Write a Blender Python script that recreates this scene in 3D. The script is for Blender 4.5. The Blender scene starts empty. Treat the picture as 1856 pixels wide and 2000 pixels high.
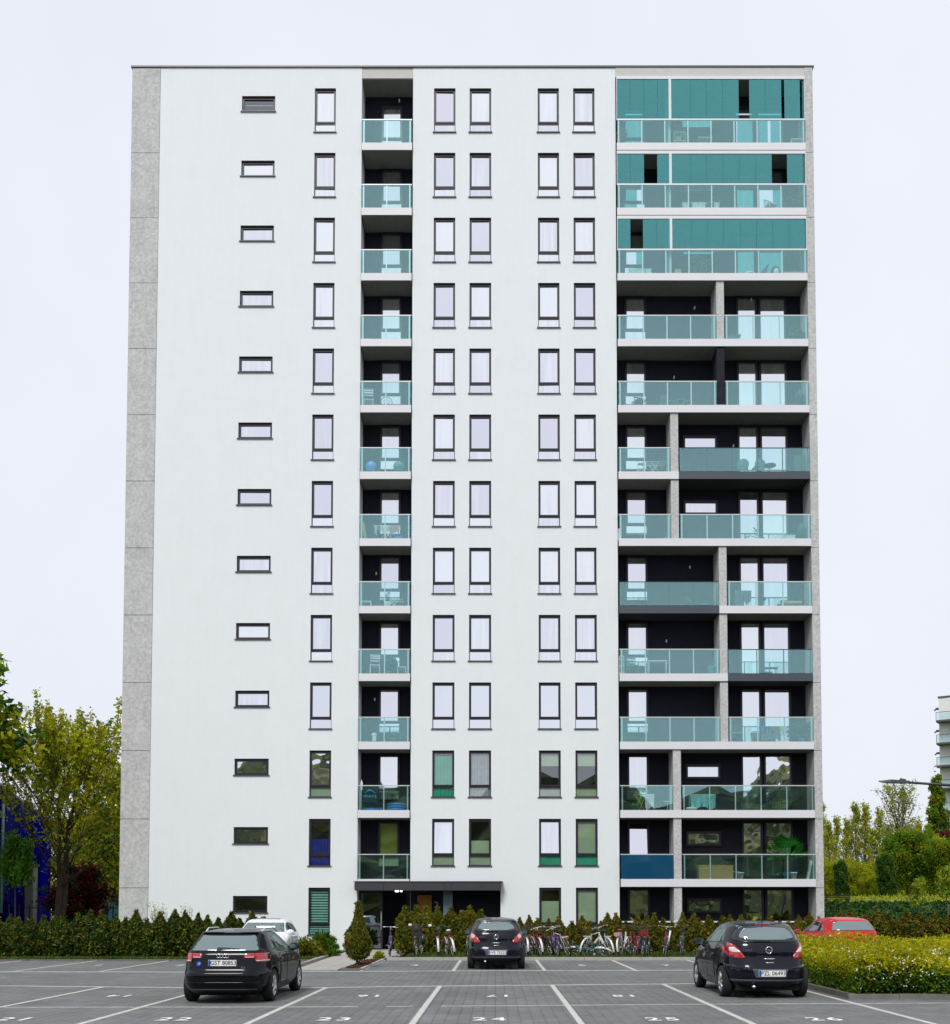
import bpy, math, random
import numpy as np
from mathutils import Vector, Matrix, Euler
from mathutils.bvhtree import BVHTree
from mathutils.geometry import delaunay_2d_cdt

R = math.radians
rnd = random.Random(11)
SC = bpy.context.scene
COL = SC.collection

# ------------------------------------------------------------------ camera
cam_d = bpy.data.cameras.new('camera')
cam = bpy.data.objects.new('camera', cam_d)
COL.objects.link(cam)
FPX, PPX, PPY, EYE = 2000.0, 968.0, 1689.0, 1.75       # surveyed focal length / principal point of the photo
PITCH = math.atan(89.0 / 2000.0)
cam.location = (0, 0, EYE)
cam.rotation_euler = (math.pi / 2 + PITCH, 0, 0)
cam_d.sensor_fit = 'HORIZONTAL'
cam_d.sensor_width = 36.0
cam_d.lens = 36.0 * FPX / 1856.0
cam_d.shift_x = -(PPX - 928.0) / 1856.0
cam_d.shift_y = (PPY - 1000.0) / 1856.0
cam_d.clip_end = 3000.0
SC.camera = cam

# ------------------------------------------------------------------ overcast sky and soft sun
SUN_EL, SUN_AZ = R(52), R(197)                          # azimuth clockwise from +Y: high, behind the camera
world = bpy.data.worlds.new('World')
SC.world = world
world.use_nodes = True
wn, wl = world.node_tree.nodes, world.node_tree.links
wn.clear()
w_out = wn.new('ShaderNodeOutputWorld')
w_bg = wn.new('ShaderNodeBackground')
w_bg.inputs['Strength'].default_value = 0.1
w_sky = wn.new('ShaderNodeTexSky')
w_sky.sky_type = 'NISHITA'
w_sky.sun_disc = False
w_sky.sun_elevation = SUN_EL
w_sky.sun_rotation = SUN_AZ
w_sky.dust_density = 3.0
w_tc = wn.new('ShaderNodeTexCoord')
w_no = wn.new('ShaderNodeTexNoise')
w_no.inputs['Scale'].default_value = 1.7
w_no.inputs['Detail'].default_value = 5.0
w_ra = wn.new('ShaderNodeValToRGB')
w_ra.color_ramp.elements[0].position = 0.3
w_ra.color_ramp.elements[0].color = (4.85, 5.07, 5.65, 1)
w_ra.color_ramp.elements[1].position = 0.7
w_ra.color_ramp.elements[1].color = (5.6, 5.8, 6.25, 1)
w_mx = wn.new('ShaderNodeMix')
w_mx.data_type = 'RGBA'
w_mx.inputs[0].default_value = 0.96
wl.new(w_tc.outputs['Generated'], w_no.inputs['Vector'])
wl.new(w_no.outputs['Fac'], w_ra.inputs['Fac'])
wl.new(w_sky.outputs['Color'], w_mx.inputs[6])
wl.new(w_ra.outputs['Color'], w_mx.inputs[7])
wl.new(w_mx.outputs[2], w_bg.inputs['Color'])
wl.new(w_bg.outputs['Background'], w_out.inputs['Surface'])

sun_d = bpy.data.lights.new('sun', 'SUN')
sun_d.energy = 1.5
sun_d.angle = R(17)
sun_d.color = (1.0, 0.97, 0.93)
sun = bpy.data.objects.new('sun', sun_d)
COL.objects.link(sun)
sun_dir = Vector((math.sin(SUN_AZ) * math.cos(SUN_EL), math.cos(SUN_AZ) * math.cos(SUN_EL), math.sin(SUN_EL)))
sun.rotation_euler = sun_dir.to_track_quat('Z', 'Y').to_euler()

SC.view_settings.view_transform = 'Standard'
SC.view_settings.look = 'None'
SC.view_settings.gamma = 1.0
SC.view_settings.use_curve_mapping = False
SC.view_settings.exposure = 0.69
SC.render.engine = 'CYCLES'
SC.cycles.use_denoising = True
SC.cycles.max_bounces = 8
SC.cycles.diffuse_bounces = 3
SC.cycles.glossy_bounces = 4
SC.cycles.transmission_bounces = 6
SC.cycles.transparent_max_bounces = 16
SC.cycles.caustics_reflective = False
SC.cycles.caustics_refractive = False

# ------------------------------------------------------------------ survey: photo measurement -> metres on a plane at a real distance
CP, SP = math.cos(PITCH), math.sin(PITCH)
def survey(u, v, depth):
    a, b = (u - PPX) / FPX, (PPY - v) / FPX
    dy, dz = CP - b * SP, SP + b * CP
    t = depth / dy
    return a * t, EYE + dz * t

# ------------------------------------------------------------------ materials
def new_mat(name):
    m = bpy.data.materials.new(name)
    m.use_nodes = True
    m.node_tree.nodes.clear()
    return m, m.node_tree.nodes, m.node_tree.links

def pbr(name, col, rough=0.6, metal=0.0, var=0.12, scale=3.0, bump=0.0, bscale=60.0, coat=0.0, spec=0.5, detail=4.0, stretch=None, emit=None, var2=0.0, scale2=0.3):
    m, n, l = new_mat(name)
    out = n.new('ShaderNodeOutputMaterial')
    b = n.new('ShaderNodeBsdfPrincipled')
    l.new(b.outputs[0], out.inputs[0])
    b.inputs['Roughness'].default_value = rough
    b.inputs['Metallic'].default_value = metal
    b.inputs['Specular IOR Level'].default_value = spec
    if coat:
        b.inputs['Coat Weight'].default_value = coat
        b.inputs['Coat Roughness'].default_value = 0.03
    if emit:
        b.inputs['Emission Color'].default_value = (*emit[:3], 1)
        b.inputs['Emission Strength'].default_value = emit[3]
    geo = n.new('ShaderNodeNewGeometry')
    vec = geo.outputs['Position']
    if stretch:
        mp = n.new('ShaderNodeMapping')
        mp.inputs['Scale'].default_value = stretch
        l.new(vec, mp.inputs['Vector'])
        vec = mp.outputs['Vector']
    if var:
        no = n.new('ShaderNodeTexNoise')
        no.inputs['Scale'].default_value = scale
        no.inputs['Detail'].default_value = detail
        no.inputs['Roughness'].default_value = 0.65
        l.new(vec, no.inputs['Vector'])
        rp = n.new('ShaderNodeValToRGB')
        lo, hi = 1 - var, 1 + var
        rp.color_ramp.elements[0].position = 0.28
        rp.color_ramp.elements[1].position = 0.72
        rp.color_ramp.elements[0].color = (col[0] * lo, col[1] * lo, col[2] * lo, 1)
        rp.color_ramp.elements[1].color = (min(1, col[0] * hi), min(1, col[1] * hi), min(1, col[2] * hi), 1)
        l.new(no.outputs['Fac'], rp.inputs['Fac'])
        colour = rp.outputs['Color']
        if var2:
            n2 = n.new('ShaderNodeTexNoise')
            n2.inputs['Scale'].default_value = scale2
            n2.inputs['Detail'].default_value = 5.0
            n2.inputs['Roughness'].default_value = 0.7
            l.new(geo.outputs['Position'], n2.inputs['Vector'])
            mr = n.new('ShaderNodeMapRange')
            mr.inputs['From Min'].default_value = 0.3
            mr.inputs['From Max'].default_value = 0.7
            mr.inputs['To Min'].default_value = 1 - var2
            mr.inputs['To Max'].default_value = 1 + var2
            l.new(n2.outputs['Fac'], mr.inputs['Value'])
            vs_ = n.new('ShaderNodeVectorMath')
            vs_.operation = 'SCALE'
            l.new(colour, vs_.inputs[0])
            l.new(mr.outputs[0], vs_.inputs['Scale'])
            colour = vs_.outputs[0]
        l.new(colour, b.inputs['Base Color'])
    else:
        b.inputs['Base Color'].default_value = (*col, 1)
    if bump:
        nb = n.new('ShaderNodeTexNoise')
        nb.inputs['Scale'].default_value = bscale
        nb.inputs['Detail'].default_value = 3.0
        l.new(geo.outputs['Position'], nb.inputs['Vector'])
        bp = n.new('ShaderNodeBump')
        bp.inputs['Strength'].default_value = bump
        bp.inputs['Distance'].default_value = 0.02
        l.new(nb.outputs['Fac'], bp.inputs['Height'])
        l.new(bp.outputs['Normal'], b.inputs['Normal'])
    return m

def leaf(name, col, trans=0.3, var=0.25, scale=1.3):
    m, n, l = new_mat(name)
    out = n.new('ShaderNodeOutputMaterial')
    geo = n.new('ShaderNodeNewGeometry')
    no = n.new('ShaderNodeTexNoise')
    no.inputs['Scale'].default_value = scale
    no.inputs['Detail'].default_value = 3.0
    l.new(geo.outputs['Position'], no.inputs['Vector'])
    rp = n.new('ShaderNodeValToRGB')
    rp.color_ramp.elements[0].position = 0.3
    rp.color_ramp.elements[1].position = 0.7
    rp.color_ramp.elements[0].color = (*[c * (1 - var) for c in col], 1)
    rp.color_ramp.elements[1].color = (*[min(1, c * (1 + var)) for c in col], 1)
    l.new(no.outputs['Fac'], rp.inputs['Fac'])
    d = n.new('ShaderNodeBsdfPrincipled')
    d.inputs['Roughness'].default_value = 0.6
    d.inputs['Specular IOR Level'].default_value = 0.2
    t = n.new('ShaderNodeBsdfTranslucent')
    mx = n.new('ShaderNodeMixShader')
    mx.inputs[0].default_value = trans
    l.new(rp.outputs['Color'], d.inputs['Base Color'])
    l.new(rp.outputs['Color'], t.inputs['Color'])
    l.new(d.outputs[0], mx.inputs[1])
    l.new(t.outputs[0], mx.inputs[2])
    l.new(mx.outputs[0], out.inputs[0])
    return m

def coated_glass(name, refl, rcol, base=(0.01, 0.01, 0.015), rough=0.015, wav=0.0):
    """opaque coated pane: a strong mirror layer over a dark interior"""
    m, n, l = new_mat(name)
    out = n.new('ShaderNodeOutputMaterial')
    g = n.new('ShaderNodeBsdfGlossy')
    g.inputs['Color'].default_value = (*rcol, 1)
    g.inputs['Roughness'].default_value = rough
    d = n.new('ShaderNodeBsdfDiffuse')
    d.inputs['Color'].default_value = (*base, 1)
    mx = n.new('ShaderNodeMixShader')
    mx.inputs[0].default_value = refl
    l.new(d.outputs[0], mx.inputs[1])
    l.new(g.outputs[0], mx.inputs[2])
    l.new(mx.outputs[0], out.inputs[0])
    if wav:
        geo = n.new('ShaderNodeNewGeometry')
        no = n.new('ShaderNodeTexNoise')
        no.inputs['Scale'].default_value = 1.6
        no.inputs['Detail'].default_value = 1.0
        l.new(geo.outputs['Position'], no.inputs['Vector'])
        bp = n.new('ShaderNodeBump')
        bp.inputs['Strength'].default_value = wav
        bp.inputs['Distance'].default_value = 0.05
        l.new(no.outputs['Fac'], bp.inputs['Height'])
        l.new(bp.outputs['Normal'], g.inputs['Normal'])
    return m

def clear_glass(name, refl, rcol, tcol, rough=0.01, wav=0.0):
    """see-through tinted pane: mirror layer mixed with a tinted transparent one"""
    m, n, l = new_mat(name)
    out = n.new('ShaderNodeOutputMaterial')
    g = n.new('ShaderNodeBsdfGlossy')
    g.inputs['Color'].default_value = (*rcol, 1)
    g.inputs['Roughness'].default_value = rough
    t = n.new('ShaderNodeBsdfTransparent')
    t.inputs['Color'].default_value = (*tcol, 1)
    mx = n.new('ShaderNodeMixShader')
    mx.inputs[0].default_value = refl
    l.new(t.outputs[0], mx.inputs[1])
    l.new(g.outputs[0], mx.inputs[2])
    l.new(mx.outputs[0], out.inputs[0])
    return m

def soft_concrete(name, col, streak=0.14, speck=0.16):
    """fair-faced concrete: clouds, fine specks, pinholes and vertical run marks"""
    m, n, l = new_mat(name)
    out = n.new('ShaderNodeOutputMaterial')
    b = n.new('ShaderNodeBsdfPrincipled')
    b.inputs['Roughness'].default_value = 0.85
    b.inputs['Specular IOR Level'].default_value = 0.25
    l.new(b.outputs[0], out.inputs[0])
    geo = n.new('ShaderNodeNewGeometry')
    def noise(scale, detail, stretch=None):
        v = geo.outputs['Position']
        if stretch:
            mp = n.new('ShaderNodeMapping')
            mp.inputs['Scale'].default_value = stretch
            l.new(v, mp.inputs['Vector'])
            v = mp.outputs['Vector']
        x = n.new('ShaderNodeTexNoise')
        x.inputs['Scale'].default_value = scale
        x.inputs['Detail'].default_value = detail
        x.inputs['Roughness'].default_value = 0.7
        l.new(v, x.inputs['Vector'])
        return x.outputs['Fac']
    def math_(op, a, c):
        x = n.new('ShaderNodeMath')
        x.operation = op
        for k, q in enumerate((a, c)):
            if isinstance(q, (int, float)):
                x.inputs[k].default_value = q
            else:
                l.new(q, x.inputs[k])
        return x.outputs[0]
    f = math_('MULTIPLY', math_('SUBTRACT', noise(9.0, 6.0), 0.5), speck * 3.2)
    c = math_('MULTIPLY', math_('SUBTRACT', noise(0.9, 3.0), 0.5), streak * 1.8)
    s = math_('MULTIPLY', math_('SUBTRACT', noise(3.0, 4.0, (1.6, 1.6, 0.12)), 0.5), streak * 1.6)
    tot = math_('ADD', math_('ADD', math_('ADD', f, c), s), 1.0)
    mul = n.new('ShaderNodeVectorMath')
    mul.operation = 'SCALE'
    mul.inputs[0].default_value = col
    l.new(tot, mul.inputs['Scale'])
    l.new(mul.outputs[0], b.inputs['Base Color'])
    bp = n.new('ShaderNodeBump')
    bp.inputs['Strength'].default_value = 0.25
    bp.inputs['Distance'].default_value = 0.01
    l.new(noise(45.0, 3.0), bp.inputs['Height'])
    l.new(bp.outputs['Normal'], b.inputs['Normal'])
    return m

def draped_pane(name, refl):
    """reflective pane with a room behind it: dark, or hung with pale drapes, different from window to window"""
    m = coated_glass(name, refl, (0.95, 0.95, 1.0))
    n, l = m.node_tree.nodes, m.node_tree.links
    d = next(x for x in n if x.type == 'BSDF_DIFFUSE')
    g = next(x for x in n if x.type == 'BSDF_GLOSSY')
    oi = n.new('ShaderNodeObjectInfo')
    geo = n.new('ShaderNodeNewGeometry')
    mp = n.new('ShaderNodeMapping')
    mp.inputs['Scale'].default_value = (9.0, 1.0, 0.5)
    l.new(geo.outputs['Position'], mp.inputs['Vector'])
    no = n.new('ShaderNodeTexNoise')
    no.inputs['Scale'].default_value = 1.0
    no.inputs['Detail'].default_value = 2.0
    l.new(mp.outputs['Vector'], no.inputs['Vector'])
    r1 = n.new('ShaderNodeValToRGB')
    r1.color_ramp.elements[0].position, r1.color_ramp.elements[1].position = 0.4, 0.62
    r1.color_ramp.elements[0].color, r1.color_ramp.elements[1].color = (0.03, 0.03, 0.04, 1), (0.75, 0.76, 0.74, 1)
    ad = n.new('ShaderNodeMath')
    ad.operation = 'MULTIPLY_ADD'
    ad.inputs[1].default_value = 0.6
    l.new(no.outputs['Fac'], ad.inputs[0])
    sb = n.new('ShaderNodeMath')
    sb.operation = 'MULTIPLY'
    sb.inputs[1].default_value = 0.42
    l.new(oi.outputs['Random'], sb.inputs[0])
    l.new(sb.outputs[0], ad.inputs[2])
    l.new(ad.outputs[0], r1.inputs['Fac'])
    l.new(r1.outputs['Color'], d.inputs['Color'])
    r2 = n.new('ShaderNodeValToRGB')
    r2.color_ramp.elements[0].color, r2.color_ramp.elements[1].color = (0.92, 0.91, 1.0, 1), (0.95, 0.98, 1.0, 1)
    l.new(oi.outputs['Random'], r2.inputs['Fac'])
    l.new(r2.outputs['Color'], g.inputs['Color'])
    return m

M = dict(
    render_white=soft_concrete('white_render', (0.80, 0.835, 0.855), 0.035, 0.02),
    inner_white=pbr('reveal_white', (0.6, 0.61, 0.62), 0.8, var=0.05),
    concrete=soft_concrete('fair_concrete', (0.525, 0.525, 0.52), 0.17, 0.42),
    concrete_pale=soft_concrete('pale_concrete', (0.58, 0.57, 0.56), 0.06, 0.05),
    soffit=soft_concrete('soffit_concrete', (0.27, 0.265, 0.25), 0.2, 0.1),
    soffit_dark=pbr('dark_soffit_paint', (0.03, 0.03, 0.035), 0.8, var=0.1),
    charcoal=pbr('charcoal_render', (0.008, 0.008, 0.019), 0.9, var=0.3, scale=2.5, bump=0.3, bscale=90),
    fascia=pbr('white_fascia', (0.74, 0.74, 0.77), 0.55, var=0.03, scale=0.7),
    fascia_dark=pbr('graphite_fascia', (0.06, 0.075, 0.095), 0.45, var=0.05),
    joint=pbr('dark_joint', (0.03, 0.03, 0.032), 0.9, var=0),
    anthracite=pbr('anthracite_frame', (0.013, 0.011, 0.02), 0.45, var=0.05),
    sill=pbr('sill_metal', (0.07, 0.07, 0.085), 0.4, var=0.05),
    rail=pbr('rail_aluminium', (0.66, 0.69, 0.70), 0.4, metal=0.35, var=0.03),
    rail_dark=pbr('rail_graphite', (0.03, 0.045, 0.05), 0.4, metal=0.3, var=0.03),
    canopy=pbr('canopy_metal', (0.055, 0.055, 0.065), 0.45, metal=0.2, var=0.06),
    flashing=pbr('roof_flashing', (0.09, 0.09, 0.10), 0.4, metal=0.4, var=0.05),
    pane=draped_pane('window_pane', 0.84),
    pane_wavy=coated_glass('wavy_window_pane', 0.86, (0.93, 0.95, 1.0), wav=0.14),
    pane_clear=clear_glass('clear_window_pane', 0.22, (0.9, 0.95, 1.0), (0.86, 0.93, 0.9), wav=0.0),
    balustrade=clear_glass('balustrade_glass', 0.175, (0.6, 0.96, 0.96), (0.90, 0.995, 0.995)),
    glazing=clear_glass('balcony_glazing_glass', 0.25, (0.34, 0.84, 0.85), (0.42, 0.82, 0.80)),
    foil_blue=coated_glass('blue_screen_glass', 0.16, (0.6, 0.9, 1.0), (0.008, 0.075, 0.16)),
)
# ------------------------------------------------------------------ mesh builder
class MB:
    def __init__(s):
        s.v, s.f, s.m, s.sm = [], [], [], []
    def add(s, vs, fs, mi=0, smooth=False):
        o = len(s.v)
        s.v += [tuple(p) for p in vs]
        for f in fs:
            s.f.append(tuple(i + o for i in f))
            s.m.append(mi)
            s.sm.append(smooth)
        return s
    def box(s, x0, x1, y0, y1, z0, z1, mi=0):
        vs = [(x0, y0, z0), (x1, y0, z0), (x1, y1, z0), (x0, y1, z0), (x0, y0, z1), (x1, y0, z1), (x1, y1, z1), (x0, y1, z1)]
        return s.add(vs, [(0, 3, 2, 1), (4, 5, 6, 7), (0, 1, 5, 4), (1, 2, 6, 5), (2, 3, 7, 6), (3, 0, 4, 7)], mi)
    def quad(s, a, b, c, d, mi=0):
        return s.add([a, b, c, d], [(0, 1, 2, 3)], mi)
    def tube(s, pts, r, n=6, mi=0, cap=True):
        pts = [Vector(p) for p in pts]
        rs = r if isinstance(r, (list, tuple)) else [r] * len(pts)
        vs, fs = [], []
        up = None
        for i, p in enumerate(pts):
            d = (pts[min(i + 1, len(pts) - 1)] - pts[max(i - 1, 0)])
            d = d.normalized() if d.length > 1e-9 else Vector((0, 0, 1))
            if up is None:
                up = d.orthogonal().normalized()
            a = (up - d * up.dot(d))
            a = a.normalized() if a.length > 1e-6 else d.orthogonal().normalized()
            up = a
            b = d.cross(a)
            for k in range(n):
                t = 2 * math.pi * k / n
                vs.append(p + (a * math.cos(t) + b * math.sin(t)) * rs[i])
        for i in range(len(pts) - 1):
            for k in range(n):
                k2 = (k + 1) % n
                fs.append((i * n + k, i * n + k2, (i + 1) * n + k2, (i + 1) * n + k))
        if cap:
            fs.append(tuple(range(n))[::-1])
            fs.append(tuple((len(pts) - 1) * n + k for k in range(n)))
        return s.add(vs, fs, mi, True)
    def torus(s, c, axis, R_, r, n=24, k=6, mi=0, arc=(0, 2 * math.pi)):
        ax = Vector(axis).normalized()
        a = ax.orthogonal().normalized()
        if abs(ax.x) > 0.9:
            a = Vector((0, 1, 0))
        b = ax.cross(a)
        full = abs(arc[1] - arc[0] - 2 * math.pi) < 1e-6
        vs, fs = [], []
        cnt = n if full else n + 1
        for i in range(cnt):
            t = arc[0] + (arc[1] - arc[0]) * i / n
            d = a * math.cos(t) + b * math.sin(t)
            for j in range(k):
                q = 2 * math.pi * j / k
                vs.append(Vector(c) + d * (R_ + r * math.cos(q)) + ax * (r * math.sin(q)))
        for i in range(n):
            i2 = (i + 1) % cnt
            for j in range(k):
                j2 = (j + 1) % k
                fs.append((i * k + j, i2 * k + j, i2 * k + j2, i * k + j2))
        return s.add(vs, fs, mi, True)
    def lathe(s, prof, c=(0, 0, 0), axis='z', n=16, mi=0):
        vs, fs = [], []
        for (r, h) in prof:
            for k in range(n):
                t = 2 * math.pi * k / n
                p = (r * math.cos(t), r * math.sin(t), h)
                if axis == 'x':
                    p = (p[2], p[0], p[1])
                elif axis == 'y':
                    p = (p[0], p[2], p[1])
                vs.append((p[0] + c[0], p[1] + c[1], p[2] + c[2]))
        for i in range(len(prof) - 1):
            for k in range(n):
                k2 = (k + 1) % n
                fs.append((i * n + k, i * n + k2, (i + 1) * n + k2, (i + 1) * n + k))
        return s.add(vs, fs, mi, True)
    def sphere(s, c, r, n=10, m=7, mi=0):
        rx, ry, rz = r if isinstance(r, (list, tuple)) else (r, r, r)
        vs, fs = [], []
        for i in range(m + 1):
            p = math.pi * i / m
            for k in range(n):
                t = 2 * math.pi * k / n
                vs.append((c[0] + rx * math.sin(p) * math.cos(t), c[1] + ry * math.sin(p) * math.sin(t), c[2] + rz * math.cos(p)))
        for i in range(m):
            for k in range(n):
                k2 = (k + 1) % n
                fs.append((i * n + k, (i + 1) * n + k, (i + 1) * n + k2, i * n + k2))
        return s.add(vs, fs, mi, True)
    def mesh(s, name, mats):
        me = bpy.data.meshes.new(name)
        me.from_pydata(s.v, [], s.f)
        for m in (mats if isinstance(mats, (list, tuple)) else [mats]):
            me.materials.append(m)
        me.polygons.foreach_set('material_index', s.m)
        me.polygons.foreach_set('use_smooth', s.sm)
        me.update()
        return me

def link(name, data, parent=None, loc=(0, 0, 0), rot=(0, 0, 0), scale=None):
    o = bpy.data.objects.new(name, data)
    COL.objects.link(o)
    if parent is not None:
        o.parent = parent
    o.location = loc
    o.rotation_euler = rot
    if scale is not None:
        o.scale = scale if isinstance(scale, (tuple, list)) else (scale,) * 3
    return o

def part(name, mb, mats, parent=None, loc=(0, 0, 0), rot=(0, 0, 0)):
    return link(name, mb.mesh(name, mats) if isinstance(mb, MB) else mb, parent, loc, rot)

def tag(o, label, cat, group=None):
    o['label'] = label
    o['category'] = cat
    if group:
        o['group'] = group
    return o

def thing(name, label, cat, loc=(0, 0, 0), rot=(0, 0, 0), group=None):
    o = link(name, None, None, loc, rot)
    return tag(o, label, cat, group)

def setting(o, kind='structure'):
    o['kind'] = kind
    return o

def copy_tree(root, loc, rot=(0, 0, 0), scale=None, label=None, group=None):
    r = root.copy()
    COL.objects.link(r)
    r.location, r.rotation_euler = loc, rot
    if scale is not None:
        r.scale = scale if isinstance(scale, (tuple, list)) else (scale,) * 3
    if label:
        r['label'] = label
    if group:
        r['group'] = group
    for ch in list(root.children):
        c = ch.copy()
        COL.objects.link(c)
        c.parent = r
        for g in list(ch.children):
            d = g.copy()
            COL.objects.link(d)
            d.parent = c
    return r

def dup(o, parent, loc, rot=None):
    c = o.copy()
    COL.objects.link(c)
    c.parent = parent
    c.location = loc
    if rot is not None:
        c.rotation_euler = rot
    return c

ONES = 'first second third fourth fifth sixth seventh eighth ninth tenth eleventh twelfth thirteenth fourteenth fifteenth sixteenth seventeenth eighteenth nineteenth'.split()
def ordinal(k):
    if k <= 19:
        return ONES[k - 1]
    tens = {2: 'twenty', 3: 'thirty', 4: 'forty', 5: 'fifty', 6: 'sixty'}
    t, u = divmod(k, 10)
    if u == 0:
        return {2: 'twentieth', 3: 'thirtieth', 4: 'fortieth', 5: 'fiftieth', 6: 'sixtieth'}[t]
    return tens[t] + '-' + ONES[u - 1]

def text_mesh(name, s, size, mat, extrude=0.0, spacing=1.0, bold=0.0):
    c = bpy.data.curves.new(name, 'FONT')
    c.body = s
    c.size = size
    c.extrude = extrude
    c.align_x = 'CENTER'
    c.align_y = 'CENTER'
    c.space_character = spacing
    c.resolution_u = 3
    c.offset = bold
    o = bpy.data.objects.new(name + '_curve', c)
    COL.objects.link(o)
    dg = bpy.context.evaluated_depsgraph_get()
    me = bpy.data.meshes.new_from_object(o.evaluated_get(dg))
    me.name = name
    me.materials.clear()
    me.materials.append(mat)
    bpy.data.objects.remove(o)
    bpy.data.curves.remove(c)
    return me

def np_mesh(name, verts, faces, mats, mi=None, smooth=False):
    """verts (n,3), faces (m,4) or (m,3) numpy arrays"""
    me = bpy.data.meshes.new(name)
    nv, nf, k = len(verts), len(faces), faces.shape[1]
    me.vertices.add(nv)
    me.vertices.foreach_set('co', np.ascontiguousarray(verts, dtype=np.float32).ravel())
    me.loops.add(nf * k)
    me.loops.foreach_set('vertex_index', np.ascontiguousarray(faces, dtype=np.int32).ravel())
    me.polygons.add(nf)
    me.polygons.foreach_set('loop_start', np.arange(0, nf * k, k, dtype=np.int32))
    try:
        me.polygons.foreach_set('loop_total', np.full(nf, k, dtype=np.int32))
    except Exception:
        pass
    for m in mats:
        me.materials.append(m)
    if mi is not None:
        me.polygons.foreach_set('material_index', np.asarray(mi, dtype=np.int32))
    if smooth:
        me.polygons.foreach_set('use_smooth', np.ones(nf, dtype=bool))
    me.update(calc_edges=True)
    me.validate()
    return me

def leaf_cloud(name, pts, size, mats, mi, seed=1, upright=0.0, aspect=1.6, jitter=0.35):
    """one small leaf-shaped quad at every point, random orientation (upright: how much the blades stand up)"""
    g = np.random.default_rng(seed)
    n = len(pts)
    a = g.normal(size=(n, 3))
    a[:, 2] = a[:, 2] * (1 - upright) + upright * np.abs(g.normal(size=n)) * 2.2
    a /= np.linalg.norm(a, axis=1)[:, None] + 1e-9
    b = g.normal(size=(n, 3))
    b -= a * np.sum(a * b, axis=1)[:, None]
    b /= np.linalg.norm(b, axis=1)[:, None] + 1e-9
    s = (np.asarray(size) * (1 + jitter * (g.random(n) * 2 - 1)))[:, None]
    p = np.asarray(pts)
    L, W = a * s * aspect * 0.5, b * s * 0.5
    v = np.stack([p - L, p + W * 0.9 - L * 0.1, p + L, p - W * 0.9 - L * 0.1], axis=1).reshape(-1, 3)
    f = np.arange(n * 4).reshape(-1, 4)
    return np_mesh(name, v, f, mats, mi)
# ------------------------------------------------------------------ ground, parking lot, paths, beds
M.update(
    paver_a=pbr('paver_grey', (0.142, 0.148, 0.146), 0.85, var=0.16, scale=1.1, bump=0.2, bscale=120, var2=0.16, scale2=0.4),
    paver_b=pbr('paver_light_grey', (0.152, 0.157, 0.155), 0.85, var=0.16, scale=1.1, bump=0.2, bscale=120, var2=0.16, scale2=0.4),
    paver_c=pbr('paver_dark_grey', (0.132, 0.138, 0.137), 0.85, var=0.16, scale=1.1, bump=0.2, bscale=120, var2=0.16, scale2=0.4),
    sand_joint=pbr('sand_joint', (0.1, 0.102, 0.098), 0.95, var=0.2, scale=4),
    line_paver=pbr('white_line_paver', (0.5, 0.49, 0.46), 0.8, var=0.2, scale=7),
    paint=pbr('white_road_paint', (0.8, 0.8, 0.8), 0.6, var=0.08, scale=9),
    kerb=pbr('kerb_concrete', (0.4, 0.385, 0.35), 0.85, var=0.16, scale=4),
    kerb_dark=pbr('weathered_kerb', (0.16, 0.16, 0.14), 0.85, var=0.2, scale=4),
    path=pbr('path_slab', (0.37, 0.36, 0.33), 0.85, var=0.1, scale=3, bump=0.2),
    soil=pbr('bark_mulch', (0.05, 0.026, 0.014), 0.95, var=0.5, scale=14, bump=0.8, bscale=30),
    turf=pbr('turf', (0.035, 0.07, 0.012), 0.95, var=0.35, scale=1.5),
    turf_pale=pbr('pale_turf', (0.13, 0.17, 0.02), 0.95, var=0.3, scale=0.8),
    meadow=pbr('meadow', (0.06, 0.085, 0.02), 0.95, var=0.3, scale=0.15),
)
setting(part('ground', MB().quad((-900, -600, -0.08), (900, -600, -0.08), (900, 1400, -0.08), (-900, 1400, -0.08)), M['meadow']))
FAR_L, FAR_R = 35.45, 35.95
lot = setting(part('parking_lot', MB().quad((-45, -30, -0.009), (45, -30, -0.009), (45, FAR_R, -0.009), (-45, FAR_R, -0.009)), M['sand_joint']))

def in_bed(x, y):
    if y > 29.75 and -6.12 < x < -3.83:
        return True
    if x > 6.93 and 20.28 < y < 28.4:
        return True
    if x < -6 and y > FAR_L:
        return True
    return False

PW = 0.2
near, far_v, far_f, far_m = [], [], [], []
cells = []
nx0, nx1 = int(-22 / PW), int(22 / PW)
for cx in range(nx0, nx1):
    off = 0.1 if cx % 2 else 0.0
    for cy in range(int(13.4 / PW), int(FAR_R / PW)):
        x, y = (cx + 0.5) * PW, (cy + 0.5) * PW + off
        if y > FAR_R - 0.1 or in_bed(x, y) or in_bed(x + 0.08, y + 0.08) or in_bed(x - 0.08, y - 0.08):
            continue
        cells.append((y + abs(x) * 0.01, x, y))
cells.sort()
pm = MB()
hw = PW / 2 - 0.0022
def paver_verts(x, y, z, t):
    c = 0.003
    return [(x - hw, y - hw, -0.012), (x + hw, y - hw, -0.012), (x + hw, y + hw, -0.012), (x - hw, y + hw, -0.012),
            (x - hw, y - hw, z - c), (x + hw, y - hw, z - c), (x + hw, y + hw, z - c + t), (x - hw, y + hw, z - c + t),
            (x - hw + c, y - hw + c, z), (x + hw - c, y - hw + c, z), (x + hw - c, y + hw - c, z + t), (x - hw + c, y + hw - c, z + t)]
PF = [(0, 1, 5, 4), (1, 2, 6, 5), (2, 3, 7, 6), (3, 0, 4, 7), (4, 5, 9, 8), (5, 6, 10, 9), (6, 7, 11, 10), (7, 4, 8, 11), (8, 9, 10, 11)]
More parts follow.
